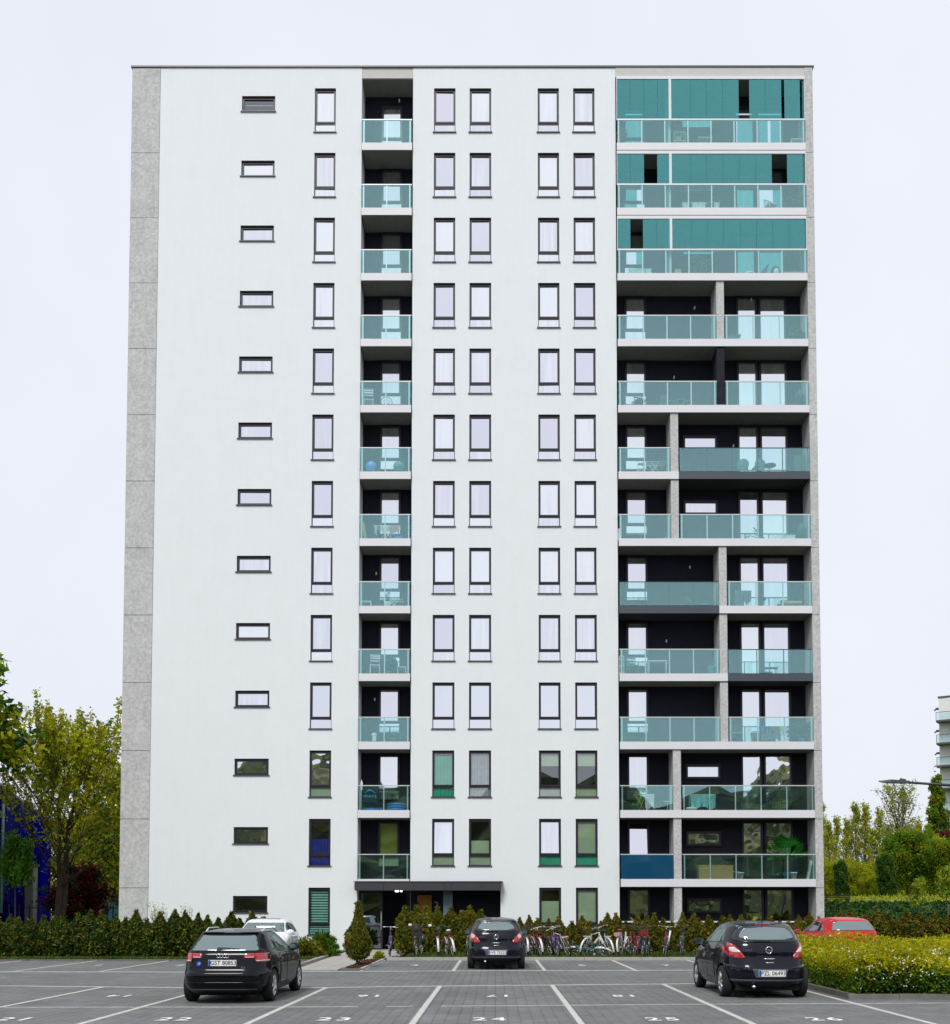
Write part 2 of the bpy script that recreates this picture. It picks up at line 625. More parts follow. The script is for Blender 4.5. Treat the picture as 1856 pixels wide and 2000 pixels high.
pav_mesh = [MB().add(paver_verts(0, 0, 0, 0), PF).mesh('paver', M[k]) for k in ('paver_a', 'paver_b', 'paver_c')]
single = 0
for (_, x, y) in cells:
    vis = y > 15.75 and abs(x) < y * 0.492
    if vis and single < 300:
        link('paver', pav_mesh[rnd.choice((0, 0, 1, 2))], lot, (x, y, rnd.uniform(-0.002, 0.0015)), (R(rnd.uniform(-0.35, 0.35)), R(rnd.uniform(-0.35, 0.35)), 0))
        single += 1
    else:
        b = len(far_v)
        far_v += paver_verts(x, y, rnd.uniform(-0.002, 0.0015), rnd.uniform(-0.0015, 0.0015))
        far_f += [tuple(i + b for i in f) for f in PF]
        far_m += [rnd.choice((0, 0, 1, 2))] * 9
pf = link('paver_field', np_mesh('paver_field', np.array(far_v), np.array(far_f), [M['paver_a'], M['paver_b'], M['paver_c']], far_m), lot)
setting(pf, 'stuff')

def line_strip(name, pts, w, seg, mat, z=0.005, gaps=()):
    """a row of small flush blocks along a polyline, with joints"""
    mb = MB()
    for (a, b) in zip(pts[:-1], pts[1:]):
        a, b = Vector((*a, 0)), Vector((*b, 0))
        d = b - a
        L = d.length
        d.normalize()
        nrm = Vector((-d.y, d.x, 0)) * (w / 2)
        k = max(1, int(L / seg))
        for i in range(k):
            p, q = a + d * (L * i / k + 0.003), a + d * (L * (i + 1) / k - 0.003)
            if any(g0 < p.x < g1 for g0, g1 in gaps):
                continue
            zz = z + rnd.uniform(-0.001, 0.001)
            j = nrm * rnd.uniform(-0.04, 0.04)
            vs = [p - nrm + j, q - nrm + j, q + nrm + j, p + nrm + j]
            mb.add([(v.x, v.y, zz) for v in vs] + [(v.x, v.y, zz - 0.03) for v in vs], [(0, 1, 2, 3), (0, 4, 5, 1), (1, 5, 6, 2), (2, 6, 7, 3), (3, 7, 4, 0)])
    return part(name, mb, mat, lot)

L2 = [(-22, 24.2), (-11, 23.75), (-7.7, 23.32), (-4.2, 23.2), (-1.3, 23.75), (1.3, 24.05), (4.0, 24.4), (6.9, 24.8)]
L3 = [(-14, 18.5), (-3.5, 18.62), (0, 18.85), (3.8, 19.15), (8.4, 19.4), (14, 19.5)]
def y_on(poly, x):
    for (a, b) in zip(poly[:-1], poly[1:]):
        if a[0] <= x <= b[0]:
            return a[1] + (b[1] - a[1]) * (x - a[0]) / (b[0] - a[0])
    return poly[-1][1]
line_strip('edge_line', [(-22, 29.35), (-9, 29.1), (-5, 29.35), (0, 29.7), (8, 30.1)], 0.14, 0.4, M['line_paver'])
line_strip('edge_line', L2, 0.11, 0.4, M['line_paver'])
line_strip('edge_line', L3, 0.045, 0.5, M['line_paver'], gaps=((-1.7, -1.35), (1.95, 2.05), (-2.5, -2.3), (6.0, 6.15)))
for x in (-11.5, -8.92, -6.38, -3.82, -1.28, 1.32, 3.96, 6.73):
    line_strip('bay_line', [(x, y_on(L2, x) - 0.06), (x, 13.4)], 0.1, 0.2, M['line_paver'], z=0.008)
for x in (-16.4, -13.8, -11.3, -8.75):
    line_strip('bay_line', [(x, 29.4), (x, FAR_L)], 0.1, 0.2, M['line_paver'])
for x in (-3.88, -1.22, 1.43, 4.08, 6.7, 9.3, 11.9):
    line_strip('bay_line', [(x, 29.7 if x < 8 else 30.1), (x, FAR_R)], 0.1, 0.2, M['line_paver'])

def bay_number(s, x, y, size, flip=False, stretch=1.0):
    o = link('bay_number', text_mesh('bay_number', s, size, M['paint'], spacing=1.3, bold=0.014), lot, (x, y, 0.007), (0, 0, math.pi if flip else 0), (0.72, stretch, 1))
    return o
for k, x in enumerate((-7.7, -5.15, -2.58, -0.1, 2.68, 5.27)):
    bay_number(str(21 + k), x, 16.5, 0.66, False, 0.95)
for k, x in enumerate((-7.65, -5.1, -2.56, 0.07, 2.64, 5.3)):
    bay_number(str(14 + k), x, 21.0, 0.62, True, 0.95)
for s, x in (('1', -12.6), ('2', -10.0), ('3', -7.4), ('4', -2.56), ('5', 0.1), ('6', 2.74), ('7', 5.42)):
    bay_number(s, x, 32.6, 0.75, False, 1.05)

# kerbs: laid as one-metre stones
def kerb_run(name, a, b, w, h, mat, z0=-0.03, seg=1.0):
    k = max(1, round((Vector(b) - Vector(a)).length / seg))
    a, b = Vector((*a, 0)), Vector((*b, 0))
    d = (b - a) / k
    dn = d.normalized()
    nrm = Vector((-dn.y, dn.x, 0)) * w
    root = None
    mb = MB()
    for i in range(k):
        p, q = a + d * i + dn * 0.006, a + d * (i + 1) - dn * 0.006
        zz = h + rnd.uniform(-0.004, 0.004)
        vs = [p, q, q + nrm, p + nrm]
        mb.add([(v.x, v.y, z0) for v in vs] + [(v.x, v.y, zz) for v in vs], [(4, 5, 6, 7), (0, 1, 5, 4), (1, 2, 6, 5), (2, 3, 7, 6), (3, 0, 4, 7)])
    return setting(part(name, mb, mat))
kerb_run('kerb', (-3.82, FAR_R), (17, FAR_R), 0.2, 0.1, M['kerb'])
kerb_run('kerb', (-24, FAR_L), (-6.3, FAR_L), 0.1, 0.05, M['kerb_dark'])
kerb_run('kerb', (-6.0, 29.8), (-6.3, 41.0), 0.12, 0.09, M['kerb'])
kerb_run('kerb', (-4.42, 29.95), (-4.2, 36.0), 0.12, 0.06, M['kerb_dark'])
kerb_run('kerb', (-3.87, 29.95), (-3.87, 36.0), 0.1, 0.06, M['kerb'])
kerb_run('kerb', (-4.44, 29.82), (-3.8, 29.82), 0.1, 0.06, M['kerb_dark'])
kerb_run('kerb', (7.03, 28.4), (7.03, 20.3), 0.1, 0.1, M['kerb_dark'])
kerb_run('kerb', (6.93, 20.2), (24, 20.2), 0.1, 0.1, M['kerb_dark'])

# footpath slabs up to the entrance
pth = setting(part('footpath', MB().add([(-5.98, 29.8, -0.01), (-4.56, 29.8, -0.01), (-4.3, 36.2, -0.01), (-3.5, 40, -0.01), (-3.3, 45.4, -0.01), (-6.05, 45.4, -0.01), (-6.25, 40, -0.01)], [(0, 1, 2, 3, 4, 5, 6)]), M['sand_joint']))
for r_ in range(31):
    y0 = 29.83 + r_ * 0.5
    xl = -6.0 - 0.027 * (y0 - 29.8) + 0.14
    xr = -4.58 + (0.04 * (y0 - 29.8) if y0 < 36.2 else 0.26 + 0.21 * min(4.0, y0 - 36.2))
    k = max(2, round((xr - xl) / 0.5))
    for i in range(k):
        a, b = xl + (xr - xl) * i / k + 0.004, xl + (xr - xl) * (i + 1) / k - 0.004
        z = 0.03 + rnd.uniform(-0.002, 0.002)
        part('slab', MB().box(a, b, y0 + 0.004, y0 + 0.496, -0.01, z), M['path'], pth)
setting(part('planting_bed', MB().box(-4.4, -3.9, 29.9, 36.0, -0.02, 0.05), M['soil']))
setting(part('planting_bed', MB().box(7.05, 24, 20.3, 28.4, -0.02, 0.09), M['soil']))
setting(part('lawn', MB().box(-30, -6.32, FAR_L + 0.1, 44.0, -0.03, 0.04).box(-3.2, 40, FAR_R + 0.2, 44.0, -0.03, 0.07), M['turf']))

def grass_patch(x0, x1, y0, y1, z, n, mats, seed, h=0.09):
    g = np.random.default_rng(seed)
    p = np.stack([g.uniform(x0, x1, n), g.uniform(y0, y1, n), z + g.uniform(0, h * 0.6, n)], 1)
    return setting(link('grass', leaf_cloud('grass', p, 0.035, mats, g.integers(0, len(mats), n), seed, 0.8, 3.0)), 'stuff')
M.update(blade_a=leaf('grass_blade', (0.05, 0.1, 0.012), 0.2), blade_b=leaf('dry_grass_blade', (0.1, 0.12, 0.03), 0.2))
grass_patch(-20, -6.4, FAR_L + 0.12, 37.4, 0.05, 14000, [M['blade_a'], M['blade_a'], M['blade_b']], 3)
grass_patch(-3.2, 15, FAR_R + 0.22, 40.6, 0.08, 22000, [M['blade_a'], M['blade_a'], M['blade_b']], 4)
# ------------------------------------------------------------------ the apartment tower
F = 44.4                      # facade plane
DEP = 1.08                    # loggia depth
BACK = F + DEP
FH = 2.993                    # storey height
def slab(n):                  # top of the floor slab of storey n (0 = ground floor)
    return 3.1 + FH * (n - 1)
def wtop(n):
    return 2.73 + FH * n
tower = thing('apartment_tower', 'white thirteen-storey apartment tower with glass balconies and a grey concrete strip at its left corner', 'apartment building', (-1.0, F, 0))
TO = Vector((-1.0, F, 0))
def tp(name, mb, mats, parent=None, loc=None):
    """a part of the tower, given in world coordinates"""
    mb.v = [(v[0] - TO.x, v[1] - TO.y, v[2] - TO.z) for v in mb.v]
    return part(name, mb, mats, parent or tower)

XL, XLS, XB0, XB1, XR0, XRC, XR = -16.32, -15.05, -6.0, -3.7, 5.38, 13.89, 14.25
ZTOP = 39.6
tall_x = [(614.9 - 0, 656.0, 215), (848.0, 889.8, 215), (917.6, 959.7, 215), (1050.5, 1092.0, 215), (1119.8, 1161.6, 215)]
TALL = [tuple(survey(u, v, F)[0] for u in (a, b)) for a, b, v in tall_x]
SMALL = tuple(survey(u, 203, F)[0] for u in (472.7, 537.7))
holes = []
for n in range(13):
    zt = wtop(n)
    for c, (a, b) in enumerate(TALL):
        if n == 0 and c in (1, 2):
            continue
        holes.append((a, b, zt - 2.04, zt))
    holes.append((SMALL[0], SMALL[1], zt - 1.08, zt - 0.36))
ENT = (-5.95, 0.22, 0.0, 2.62)

def holed_wall(x0, x1, z0, z1, hs, mb, rev=0.16):
    xs = sorted({x0, x1, *[h[0] for h in hs], *[h[1] for h in hs]})
    zs = sorted({z0, z1, *[h[2] for h in hs], *[h[3] for h in hs]})
    for i in range(len(xs) - 1):
        for j in range(len(zs) - 1):
            cx, cz = (xs[i] + xs[i + 1]) / 2, (zs[j] + zs[j + 1]) / 2
            if any(h[0] < cx < h[1] and h[2] < cz < h[3] for h in hs):
                continue
            mb.quad((xs[i], F, zs[j]), (xs[i + 1], F, zs[j]), (xs[i + 1], F, zs[j + 1]), (xs[i], F, zs[j + 1]))
    for (a, b, c, d) in hs:
        y = F + rev
        mb.quad((a, F, c), (a, y, c), (a, y, d), (a, F, d))
        mb.quad((b, y, c), (b, F, c), (b, F, d), (b, y, d))
        mb.quad((a, y, d), (b, y, d), (b, F, d), (a, F, d), 1)  # window head in darker grey: the header shade is put into its colour
        mb.quad((a, F, c), (b, F, c), (b, y, c), (a, y, c))
w = MB()
holed_wall(XLS, XB0, 0, ZTOP, [h for h in holes if h[1] < XB0], w)
holed_wall(XB0, XB1, 2.62, 2.77, [], w)
holed_wall(XB1, XR0, 0, ZTOP, [h for h in holes if h[0] > XB1] + [(XB1, ENT[1], ENT[2], ENT[3])], w)
for x in (XB0, XB1, XR0):                                    # returns into the loggias
    w.quad((x, F, 2.62 if x != XR0 else 0), (x, BACK, 2.62 if x != XR0 else 0), (x, BACK, ZTOP), (x, F, ZTOP))
w.quad((XB0, F, 0), (XB0, BACK + 1.2, 0), (XB0, BACK + 1.2, 2.62), (XB0, F, 2.62))
w.quad((ENT[1], F + 0.16, 0), (ENT[1], BACK, 0), (ENT[1], BACK, 2.62), (ENT[1], F + 0.16, 2.62))
tp('facade_wall', w, [M['render_white'], M['soffit']])
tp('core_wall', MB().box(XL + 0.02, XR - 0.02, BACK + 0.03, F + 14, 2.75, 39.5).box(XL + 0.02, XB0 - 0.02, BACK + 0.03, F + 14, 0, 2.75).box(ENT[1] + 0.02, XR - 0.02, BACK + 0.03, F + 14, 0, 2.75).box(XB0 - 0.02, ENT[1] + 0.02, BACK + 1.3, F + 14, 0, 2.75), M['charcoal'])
tp('side_wall', MB().box(XL, XL + 0.02, F + 0.3, F + 14.02, 0, 39.5), M['render_white'])
tp('side_wall', MB().box(XR - 0.02, XR, F + 0.4, F + 14.02, 0, 39.5), M['render_white'])
tp('rear_wall', MB().box(XL, XR, F + 14.02, F + 14.1, 0, 39.5), M['render_white'])
tp('roof', MB().box(XL + 0.05, XR - 0.05, F + 0.1, F + 14, 39.44, 39.5), M['flashing'])
tp('roof_edge', MB().box(XL - 0.06, XR + 0.06, F - 0.05, F + 14.15, 39.602, 39.675), M['flashing'])
# fair-faced concrete corner strips, one panel per storey
zs = [0.0] + [2.72 + FH * k for k in range(12)] + [39.59]
for (a, b, pr) in ((XL, XLS, 0.012), (XRC, XR, 0.035)):
    tp('panel_backing', MB().box(a + 0.01, b - 0.01, F + 0.02, BACK + 0.02, 0, 39.41), M['joint'])
    for k in range(13):
        tp('concrete_panel', MB().box(a, b - 0.012, F - pr + rnd.uniform(-0.003, 0.003), F + (0.3 if a < 0 else DEP), zs[k] + 0.011, zs[k + 1] - 0.011), M['concrete'])
tp('concrete_beam', MB().box(XB0 + 0.003, XB1 - 0.003, F + 0.012, BACK, 38.98 + 0.14, 39.6), [M['concrete_pale']])
tp('concrete_beam', MB().box(XR0 + 0.003, XRC - 0.003, F - 0.02, BACK, 39.15, 39.6), [M['concrete_pale']])
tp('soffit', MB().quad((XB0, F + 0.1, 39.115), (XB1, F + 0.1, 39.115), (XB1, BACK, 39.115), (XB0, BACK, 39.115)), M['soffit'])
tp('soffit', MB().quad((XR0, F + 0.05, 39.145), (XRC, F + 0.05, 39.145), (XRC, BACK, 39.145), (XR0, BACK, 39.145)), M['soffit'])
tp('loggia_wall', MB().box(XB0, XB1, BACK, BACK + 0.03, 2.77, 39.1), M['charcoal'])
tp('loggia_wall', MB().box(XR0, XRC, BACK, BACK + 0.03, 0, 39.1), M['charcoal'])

# ---- windows: one frame with sash, two panes, a sill; mesh data shared
def frame_mesh(w_, h_, sash, name):
    mb = MB()
    t, d0, d1 = 0.055, 0.0, 0.07
    zb = h_ * 0.205 if sash else 0
    mb.box(0, t * .6, d0, d1, 0, h_).box(w_ - t * .6, w_, d0, d1, 0, h_).box(t * .6, w_ - t * .6, d0, d1, 0, t * .7).box(t * .6, w_ - t * .6, d0, d1, h_ - t, h_)
    if sash:
        mb.box(t * .6, w_ - t * .6, d0, d1, zb, zb + 0.065)
        a, b, c, d = t * .6, w_ - t * .6, zb + 0.065, h_ - t
    else:
        a, b, c, d = t * .6, w_ - t * .6, t * .7, h_ - t
    s = 0.062
    e0, e1 = -0.018, 0.05
    mb.box(a, a + s, e0, e1, c, d).box(b - s, b, e0, e1, c, d).box(a + s, b - s, e0, e1, c, c + s).box(a + s, b - s, e0, e1, d - s, d)
    return mb.mesh(name, M['anthracite']), (a + s, b - s, c + s, d - s), (t * .6, w_ - t * .6, t * .7, zb)
def pane_mesh(r, name, mat, y=0.02):
    return MB().quad((r[0], y, r[2]), (r[1], y, r[2]), (r[1], y, r[3]), (r[0], y, r[3])).mesh(name, mat)
WCACHE = {}
def window(x, z, w_, h_, sash=True, y=F + 0.09, up=None, low=None, sill=True, name='window', tilt=0.0):
    k = (round(w_, 2), round(h_, 2), sash)
    if k not in WCACHE:
        fm, r1, r2 = frame_mesh(w_, h_, sash, name)
        sm = MB().box(-0.055, w_ + 0.045, -y + F - 0.05, 0.02, -0.035, 0.006).mesh('sill', M['sill'])
        WCACHE[k] = (fm, r1, r2, sm, {})
    fm, r1, r2, sm, pc = WCACHE[k]
    o = link(name, fm, tower, (x - TO.x, y - TO.y, z))
    for tag_, r, mat in (('u', r1, up or 'pane'), ('l', r2, low or 'pane')):
        if tag_ == 'l' and not sash:
            continue
        if (tag_, mat) not in pc:
            cx, cz = (r[0] + r[1]) / 2, (r[2] + r[3]) / 2
            pc[(tag_, mat)] = (pane_mesh((r[0] - cx, r[1] - cx, r[2] - cz, r[3] - cz), 'pane', M[mat], 0), cx, cz)
        pm_, cx, cz = pc[(tag_, mat)]
        link('pane', pm_, o, (cx, 0.03 if tag_ == 'u' else 0.025, cz), (R(rnd.gauss(0, 0.25)) + (tilt if tag_ == 'u' else 0), 0, R(rnd.gauss(0, 0.25))))
    if sill:
        link('sill', sm, o)
    return o, r1, r2

def blind(o, r, f0, f1, mat, name='blind', slats=0, y=0.06):
    """a blind or curtain hanging behind the pane, from fraction f0 to f1 of its height"""
    z0, z1 = r[2] + (r[3] - r[2]) * f0, r[2] + (r[3] - r[2]) * f1
    mb = MB()
    if slats:
        for i in range(slats):
            a, b = z0 + (z1 - z0) * i / slats, z0 + (z1 - z0) * (i + 0.62) / slats
            mb.quad((r[0], y, a), (r[1], y, a), (r[1], y, b), (r[0], y, b))
    elif name == 'curtain':
        k = 18
        for i in range(k):
            xa, xb = r[0] + (r[1] - r[0]) * i / k, r[0] + (r[1] - r[0]) * (i + 1) / k
            ya, yb = y + 0.02 * math.sin(i * 1.9), y + 0.02 * math.sin((i + 1) * 1.9)
            mb.quad((xa, ya, z0), (xb, yb, z0), (xb, yb, z1), (xa, ya, z1))
    else:
        mb.quad((r[0], y, z0), (r[1], y, z0), (r[1], y, z1), (r[0], y, z1))
    return part(name, mb, M[mat], o)
M.update(
    blind_green=pbr('sage_blind', (0.42, 0.52, 0.36), 0.8, var=0.08),
    blind_white=pbr('white_blind', (0.78, 0.78, 0.8), 0.8, var=0.04),
    curtain_emerald=pbr('emerald_curtain', (0.03, 0.42, 0.27), 0.85, var=0.15),
    curtain_navy=pbr('navy_curtain', (0.01, 0.015, 0.3), 0.85, var=0.25),
    curtain_grey=pbr('grey_curtain', (0.4, 0.4, 0.42), 0.85, var=0.2),
    blind_teal=pbr('teal_blind', (0.3, 0.66, 0.6), 0.7, var=0.1),
    blind_lime=pbr('lime_blind', (0.36, 0.46, 0.06), 0.8, var=0.2, scale=1.0),
    dark_room=pbr('dark_room', (0.012, 0.012, 0.016), 0.9, var=0.1),
)
special = {  # (column, storey): [(pane, f0, f1, material, kind, slats)]
    (0, 0): [('u', 0.0, 1, 'blind_teal', 'blind', 12), ('l', 0, 1, 'blind_teal', 'blind', 4)],
    (0, 1): [('u', 0.0, 0.45, 'curtain_navy', 'curtain', 0), ('l', 0, 1, 'curtain_navy', 'curtain', 0)],
    (0, 2): [('l', 0, 1, 'blind_green', 'blind', 0)],
    (1, 2): [('u', 0, 0.92, 'curtain_emerald', 'curtain', 0), ('l', 0, 1, 'curtain_emerald', 'curtain', 0)],
    (2, 2): [('u', 0, 1, 'curtain_grey', 'curtain', 0), ('l', 0, 1, 'curtain_grey', 'curtain', 0)],
    (1, 1): [('l', 0, 1, 'blind_green', 'blind', 0)],
    (2, 1): [('u', 0, 0.4, 'blind_green', 'blind', 0), ('l', 0, 1, 'blind_green', 'blind', 0)],
    (3, 1): [('l', 0, 1, 'curtain_emerald', 'blind', 0)],
    (4, 1): [('u', 0, 1, 'blind_green', 'blind', 0), ('l', 0, 1, 'curtain_emerald', 'blind', 0)],
    (3, 2): [('u', 0.6, 1, 'blind_green', 'blind', 0), ('l', 0, 1, 'blind_white', 'blind', 0)],
    (4, 2): [('u', 0.6, 1, 'blind_green', 'blind', 0), ('l', 0, 1, 'blind_green', 'blind', 0)],
    (3, 0): [('u', 0.0, 0.66, 'blind_green', 'blind', 0), ('l', 0, 1, 'blind_green', 'blind', 0)],
    (4, 0): [('u', 0, 1, 'blind_green', 'blind', 0), ('l', 0, 1, 'blind_green', 'blind', 0)],
}
sky_up = {(1, 1), (3, 1)}                     # no blind here: upper panes tilted so the mirrored sky makes them bright
for n in range(13):
    for c, (a, b) in enumerate(TALL):
        if n == 0 and c in (1, 2):
            continue
        key = (c, n)
        sp = special.get(key, [])
        kinds = {s[0] for s in sp}
        up = 'pane_clear' if 'u' in kinds else 'pane' if key in sky_up else ('pane_wavy' if n <= 3 else 'pane')
        low = 'pane_clear' if 'l' in kinds else ('pane_wavy' if n <= 3 else 'pane')
        o, r1, r2 = window(a, wtop(n) - 2.04, b - a, 2.04, up=up, low=low, tilt=-R(5) if key in sky_up else 0.0)
        for (pn, f0, f1, mt, kd, sl) in sp:
            blind(o, r1 if pn == 'u' else r2, f0, f1, mt, kd, sl)
    o, r1, _ = window(SMALL[0], wtop(n) - 1.08, SMALL[1] - SMALL[0], 0.72, sash=False, up='pane_clear' if n in (12, 0) else ('pane_wavy' if n <= 2 else 'pane'))
    if n == 12:
        blind(o, r1, 0.55, 0.62, 'curtain_grey')

# ---- loggia doors and windows
def lx(u, v):
    return survey(u, v, BACK)[0]
DOOR_C = (lx(742.6, 900), lx(783.5, 900))
DOOR_A = (lx(1222.0, 1000), lx(1264.0, 1000))
DOOR_B = (lx(1441.5, 1000), lx(1482.5, 1000))
DOOR_D = (lx(1485.5, 1000), lx(1540.0, 1000))
SLIT = (lx(1335.0, 1000), lx(1402.0, 1000))
right_split = {12: 0, 11: 0, 10: 0, 9: 9.81, 8: 9.81, 7: 7.73, 6: 7.73, 5: 9.81, 4: 9.81, 3: 9.81, 2: 7.73, 1: 7.73, 0: 7.73}
for n in range(1, 13):
    s = slab(n)
    o, r1, r2 = window(DOOR_C[0], s + 0.57, DOOR_C[1] - DOOR_C[0], 2.05, y=BACK - 0.07, name='balcony_window', sill=False, up='pane_clear' if n == 1 else 'pane', low='pane_clear' if n == 1 else 'pane')
    if n == 1:
        blind(o, r1, 0, 1, 'blind_lime')
        blind(o, r2, 0, 1, 'blind_green')
for n in range(0, 13):
    s = slab(n) if n else 0.12
    wavy = n <= 2
    window(DOOR_A[0], s + 0.57, DOOR_A[1] - DOOR_A[0], 2.05, y=BACK - 0.07, name='balcony_window', sill=False, up='pane_wavy' if n == 0 else 'pane', low='pane_wavy' if n < 3 else 'pane', tilt=-R(5) if n == 1 else 0.0)
    window(DOOR_B[0], s + 0.08, DOOR_B[1] - DOOR_B[0], 2.54, sash=False, y=BACK - 0.07, name='balcony_door', sill=False, up='pane_wavy' if wavy else 'pane')
    window(DOOR_D[0], s + 0.08, DOOR_D[1] - DOOR_D[0], 2.54, sash=False, y=BACK - 0.07, name='balcony_door', sill=False, up='pane_wavy' if n <= 2 else 'pane')
    if right_split[n] < 8:
        window(SLIT[0], s + 1.5, SLIT[1] - SLIT[0], 0.66, sash=False, y=BACK - 0.07, name='balcony_window', sill=False, up='pane_wavy' if n <= 1 else 'pane')

# ---- balconies
FR = F - 0.12                                                # front of the slabs
def balcony(n, x0, x1, splits, dark=False, rails=None, foil=False):
    """slab (with fascia) and, per section, handrail, posts and glass panels"""
    s = slab(n)
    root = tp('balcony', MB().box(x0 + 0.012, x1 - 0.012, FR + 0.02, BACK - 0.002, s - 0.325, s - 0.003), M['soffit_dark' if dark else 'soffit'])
    def sub(name, mb, m):
        mb.v = [(v[0] - TO.x, v[1] - TO.y, v[2]) for v in mb.v]
        return part(name, mb, m, root)
    sub('fascia', MB().box(x0, x1, FR - 0.012, FR + 0.018, s - 0.335, s), M['fascia_dark' if dark else 'fascia'])
    for (a, b, k, dk) in splits:
        rm = M['rail_dark' if dk else 'rail']
        t = 0.028 if dk else 0.04
        sub('handrail', MB().box(a, b, FR - 0.01, FR + 0.045, s + 1.045, s + 1.045 + t), rm)
        pw = 0.02 if dk else 0.026
        xs = [a + 0.09 + (b - a - 0.18) * i / k for i in range(k + 1)]
        for x in xs:
            sub('post', MB().box(x - pw, x + pw, FR + 0.005, FR + 0.04, s, s + 1.045), rm)
        xs2 = [a + 0.01] + xs[1:-1] + [b - 0.01]
        for i in range(k):
            g0, g1 = xs2[i] + 0.004, xs2[i + 1] - 0.004
            sub('glass_panel', MB().box(g0, g1, FR - 0.006, FR + 0.004, s + 0.015, s + 1.04), M['foil_blue' if foil and a < 7 else 'balustrade'])
    return root
for n in range(1, 13):
    balcony(n, XB0 + 0.03, XB1 - 0.03, [(XB0 + 0.03, XB1 - 0.03, 2, False)])
X0, X1 = XR0 + 0.04, XRC - 0.03
for n in (10, 11, 12):
    balcony(n, X0, X1, [(X0, X1, 8, False)])
for n, pv in ((9, 'w'), (8, 'w'), (3, 'w')):
    balcony(n, X0, X1, [(X0, 9.79, 4, False), (10.16, X1, 3, False)])
balcony(6, X0, X1, [(X0, 7.71, 2, False), (8.1, X1, 5, False)])
for n in (1, 2):
    balcony(n, X0, X1, [(X0, 7.71, 2 if n == 2 else 1, False), (8.1, X1, 5, False)], foil=(n == 1))
balcony(7, X0, 8.07, [(X0, 7.71, 2, False)])
balcony(7, 8.07, X1, [(8.1, X1, 5, True)], dark=True)
balcony(5, X0, 9.8, [(X0, 9.79, 4, True)], dark=True)
balcony(5, 9.8, X1, [(10.16, X1, 3, False)])
balcony(4, X0, 10.14, [(X0, 9.79, 4, False)])
balcony(4, 10.14, X1, [(10.16, X1, 3, True)], dark=True)
# partitions between neighbouring balconies
for n in range(0, 13):
    z0 = slab(n) if n else 0.0
    z1 = (slab(n + 1) - 0.335) if n < 12 else 39.14
    x = right_split[n]
    if x:
        tp('partition_wall', MB().box(x, x + 0.34, F - 0.075, BACK - 0.003, z0 + 0.002, z1 - 0.002), M['charcoal' if n == 8 else 'concrete'])
    else:
        tp('partition_wall', MB().box(7.76, 7.86, F + 0.06, BACK - 0.003, z0 + 0.002, z1 - 0.002), M['inner_white'])

for (u, v, n) in ((1467.6, 585, 9), (1357, 601, 9), (1348, 1108, 5), (1302, 1252, 4), (1317, 737, 8), (1433, 871, 7), (780, 196, 12), (735, 1120, 5), (732, 1366, 3)):
    x, z = survey(u, v, BACK - 0.1)
    tp('wall_lamp', MB().sphere((x, BACK - 0.1, z), (0.035, 0.05, 0.08), 10, 7).box(x - 0.03, x + 0.03, BACK - 0.06, BACK - 0.002, z - 0.03, z + 0.03), M['fascia'])

# folding glazing on the three top floors
def gx(n, z):
    return survey(1180 + z / 4.2, {12: 197, 11: 335, 10: 461}[n], FR)[0]
GL = {12: ([(103, 215), (215, 328), (328, 440), (440, 552)], [(580, 712), (712, 840), (840, 975), (975, 1107), (1192, 1325), (1325, 1457), (1480, 1609)]),
      11: ([(103, 217), (217, 330), (437, 548)], [(583, 715), (715, 842), (842, 978), (978, 1112), (1112, 1247), (1247, 1379), (1503, 1635)]),
      10: ([(107, 218), (320, 434), (434, 549)], [(587, 720), (720, 850), (850, 982), (982, 1120), (1120, 1252), (1252, 1385), (1385, 1520), (1520, 1648)])}
for n in (10, 11, 12):
    s = slab(n)
    z0 = s + 1.09
    z1 = slab(n + 1) - 0.36 if n < 12 else 39.12
    fr = MB().box(X0, X1, FR, FR + 0.06, z1 - 0.14, z1).box(7.76, 7.87, FR, FR + 0.06, z0, z1 - 0.14).box(X0, X1, FR + 0.002, FR + 0.05, z0, z0 + 0.03).box(X1 - 0.03, X1, FR, FR + 0.06, z0 + 0.03, z1 - 0.14).box(X0, X0 + 0.02, FR, FR + 0.06, z0 + 0.03, z1 - 0.14)
    g = tp('balcony_glazing', fr, M['fascia'])
    for grp in GL[n]:
        for (a, b) in grp:
            xa, xb = gx(n, a) + 0.004, gx(n, b) - 0.004
            xa = 7.876 if 570 < a < 590 else (X0 + 0.022 if a < 110 else xa)
            p_ = MB().box(xa - TO.x, xb - TO.x, FR + 0.02 - TO.y, FR + 0.03 - TO.y, z0 + 0.032, z1 - 0.142)
            part('glazing_panel', p_, M['glazing'], g)
    # the panels that were slid aside stand folded against the side
    if n in (11, 10):
        part('folded_panel', MB().box(7.70 - TO.x, 7.745 - TO.x, FR + 0.06 - TO.y, FR + 0.5 - TO.y, z0 + 0.03, z1 - 0.142), M['glazing'], g)
    part('folded_panel', MB().box(X1 - 0.1 - TO.x, X1 - 0.05 - TO.x, FR + 0.06 - TO.y, FR + 0.55 - TO.y, z0 + 0.03, z1 - 0.142), M['glazing'], g)

# terrace parapet at ground level, in front of the loggias
par = tp('terrace_parapet', MB().box(XR0 + 0.02, XRC - 0.02, F - 0.06, F + 0.02, 0, 1.22), M['charcoal'])
part('coping', MB().box(XR0 - TO.x, XRC - TO.x - 0.01, -0.12, 0.05, 1.222, 1.28), M['fascia'], par)

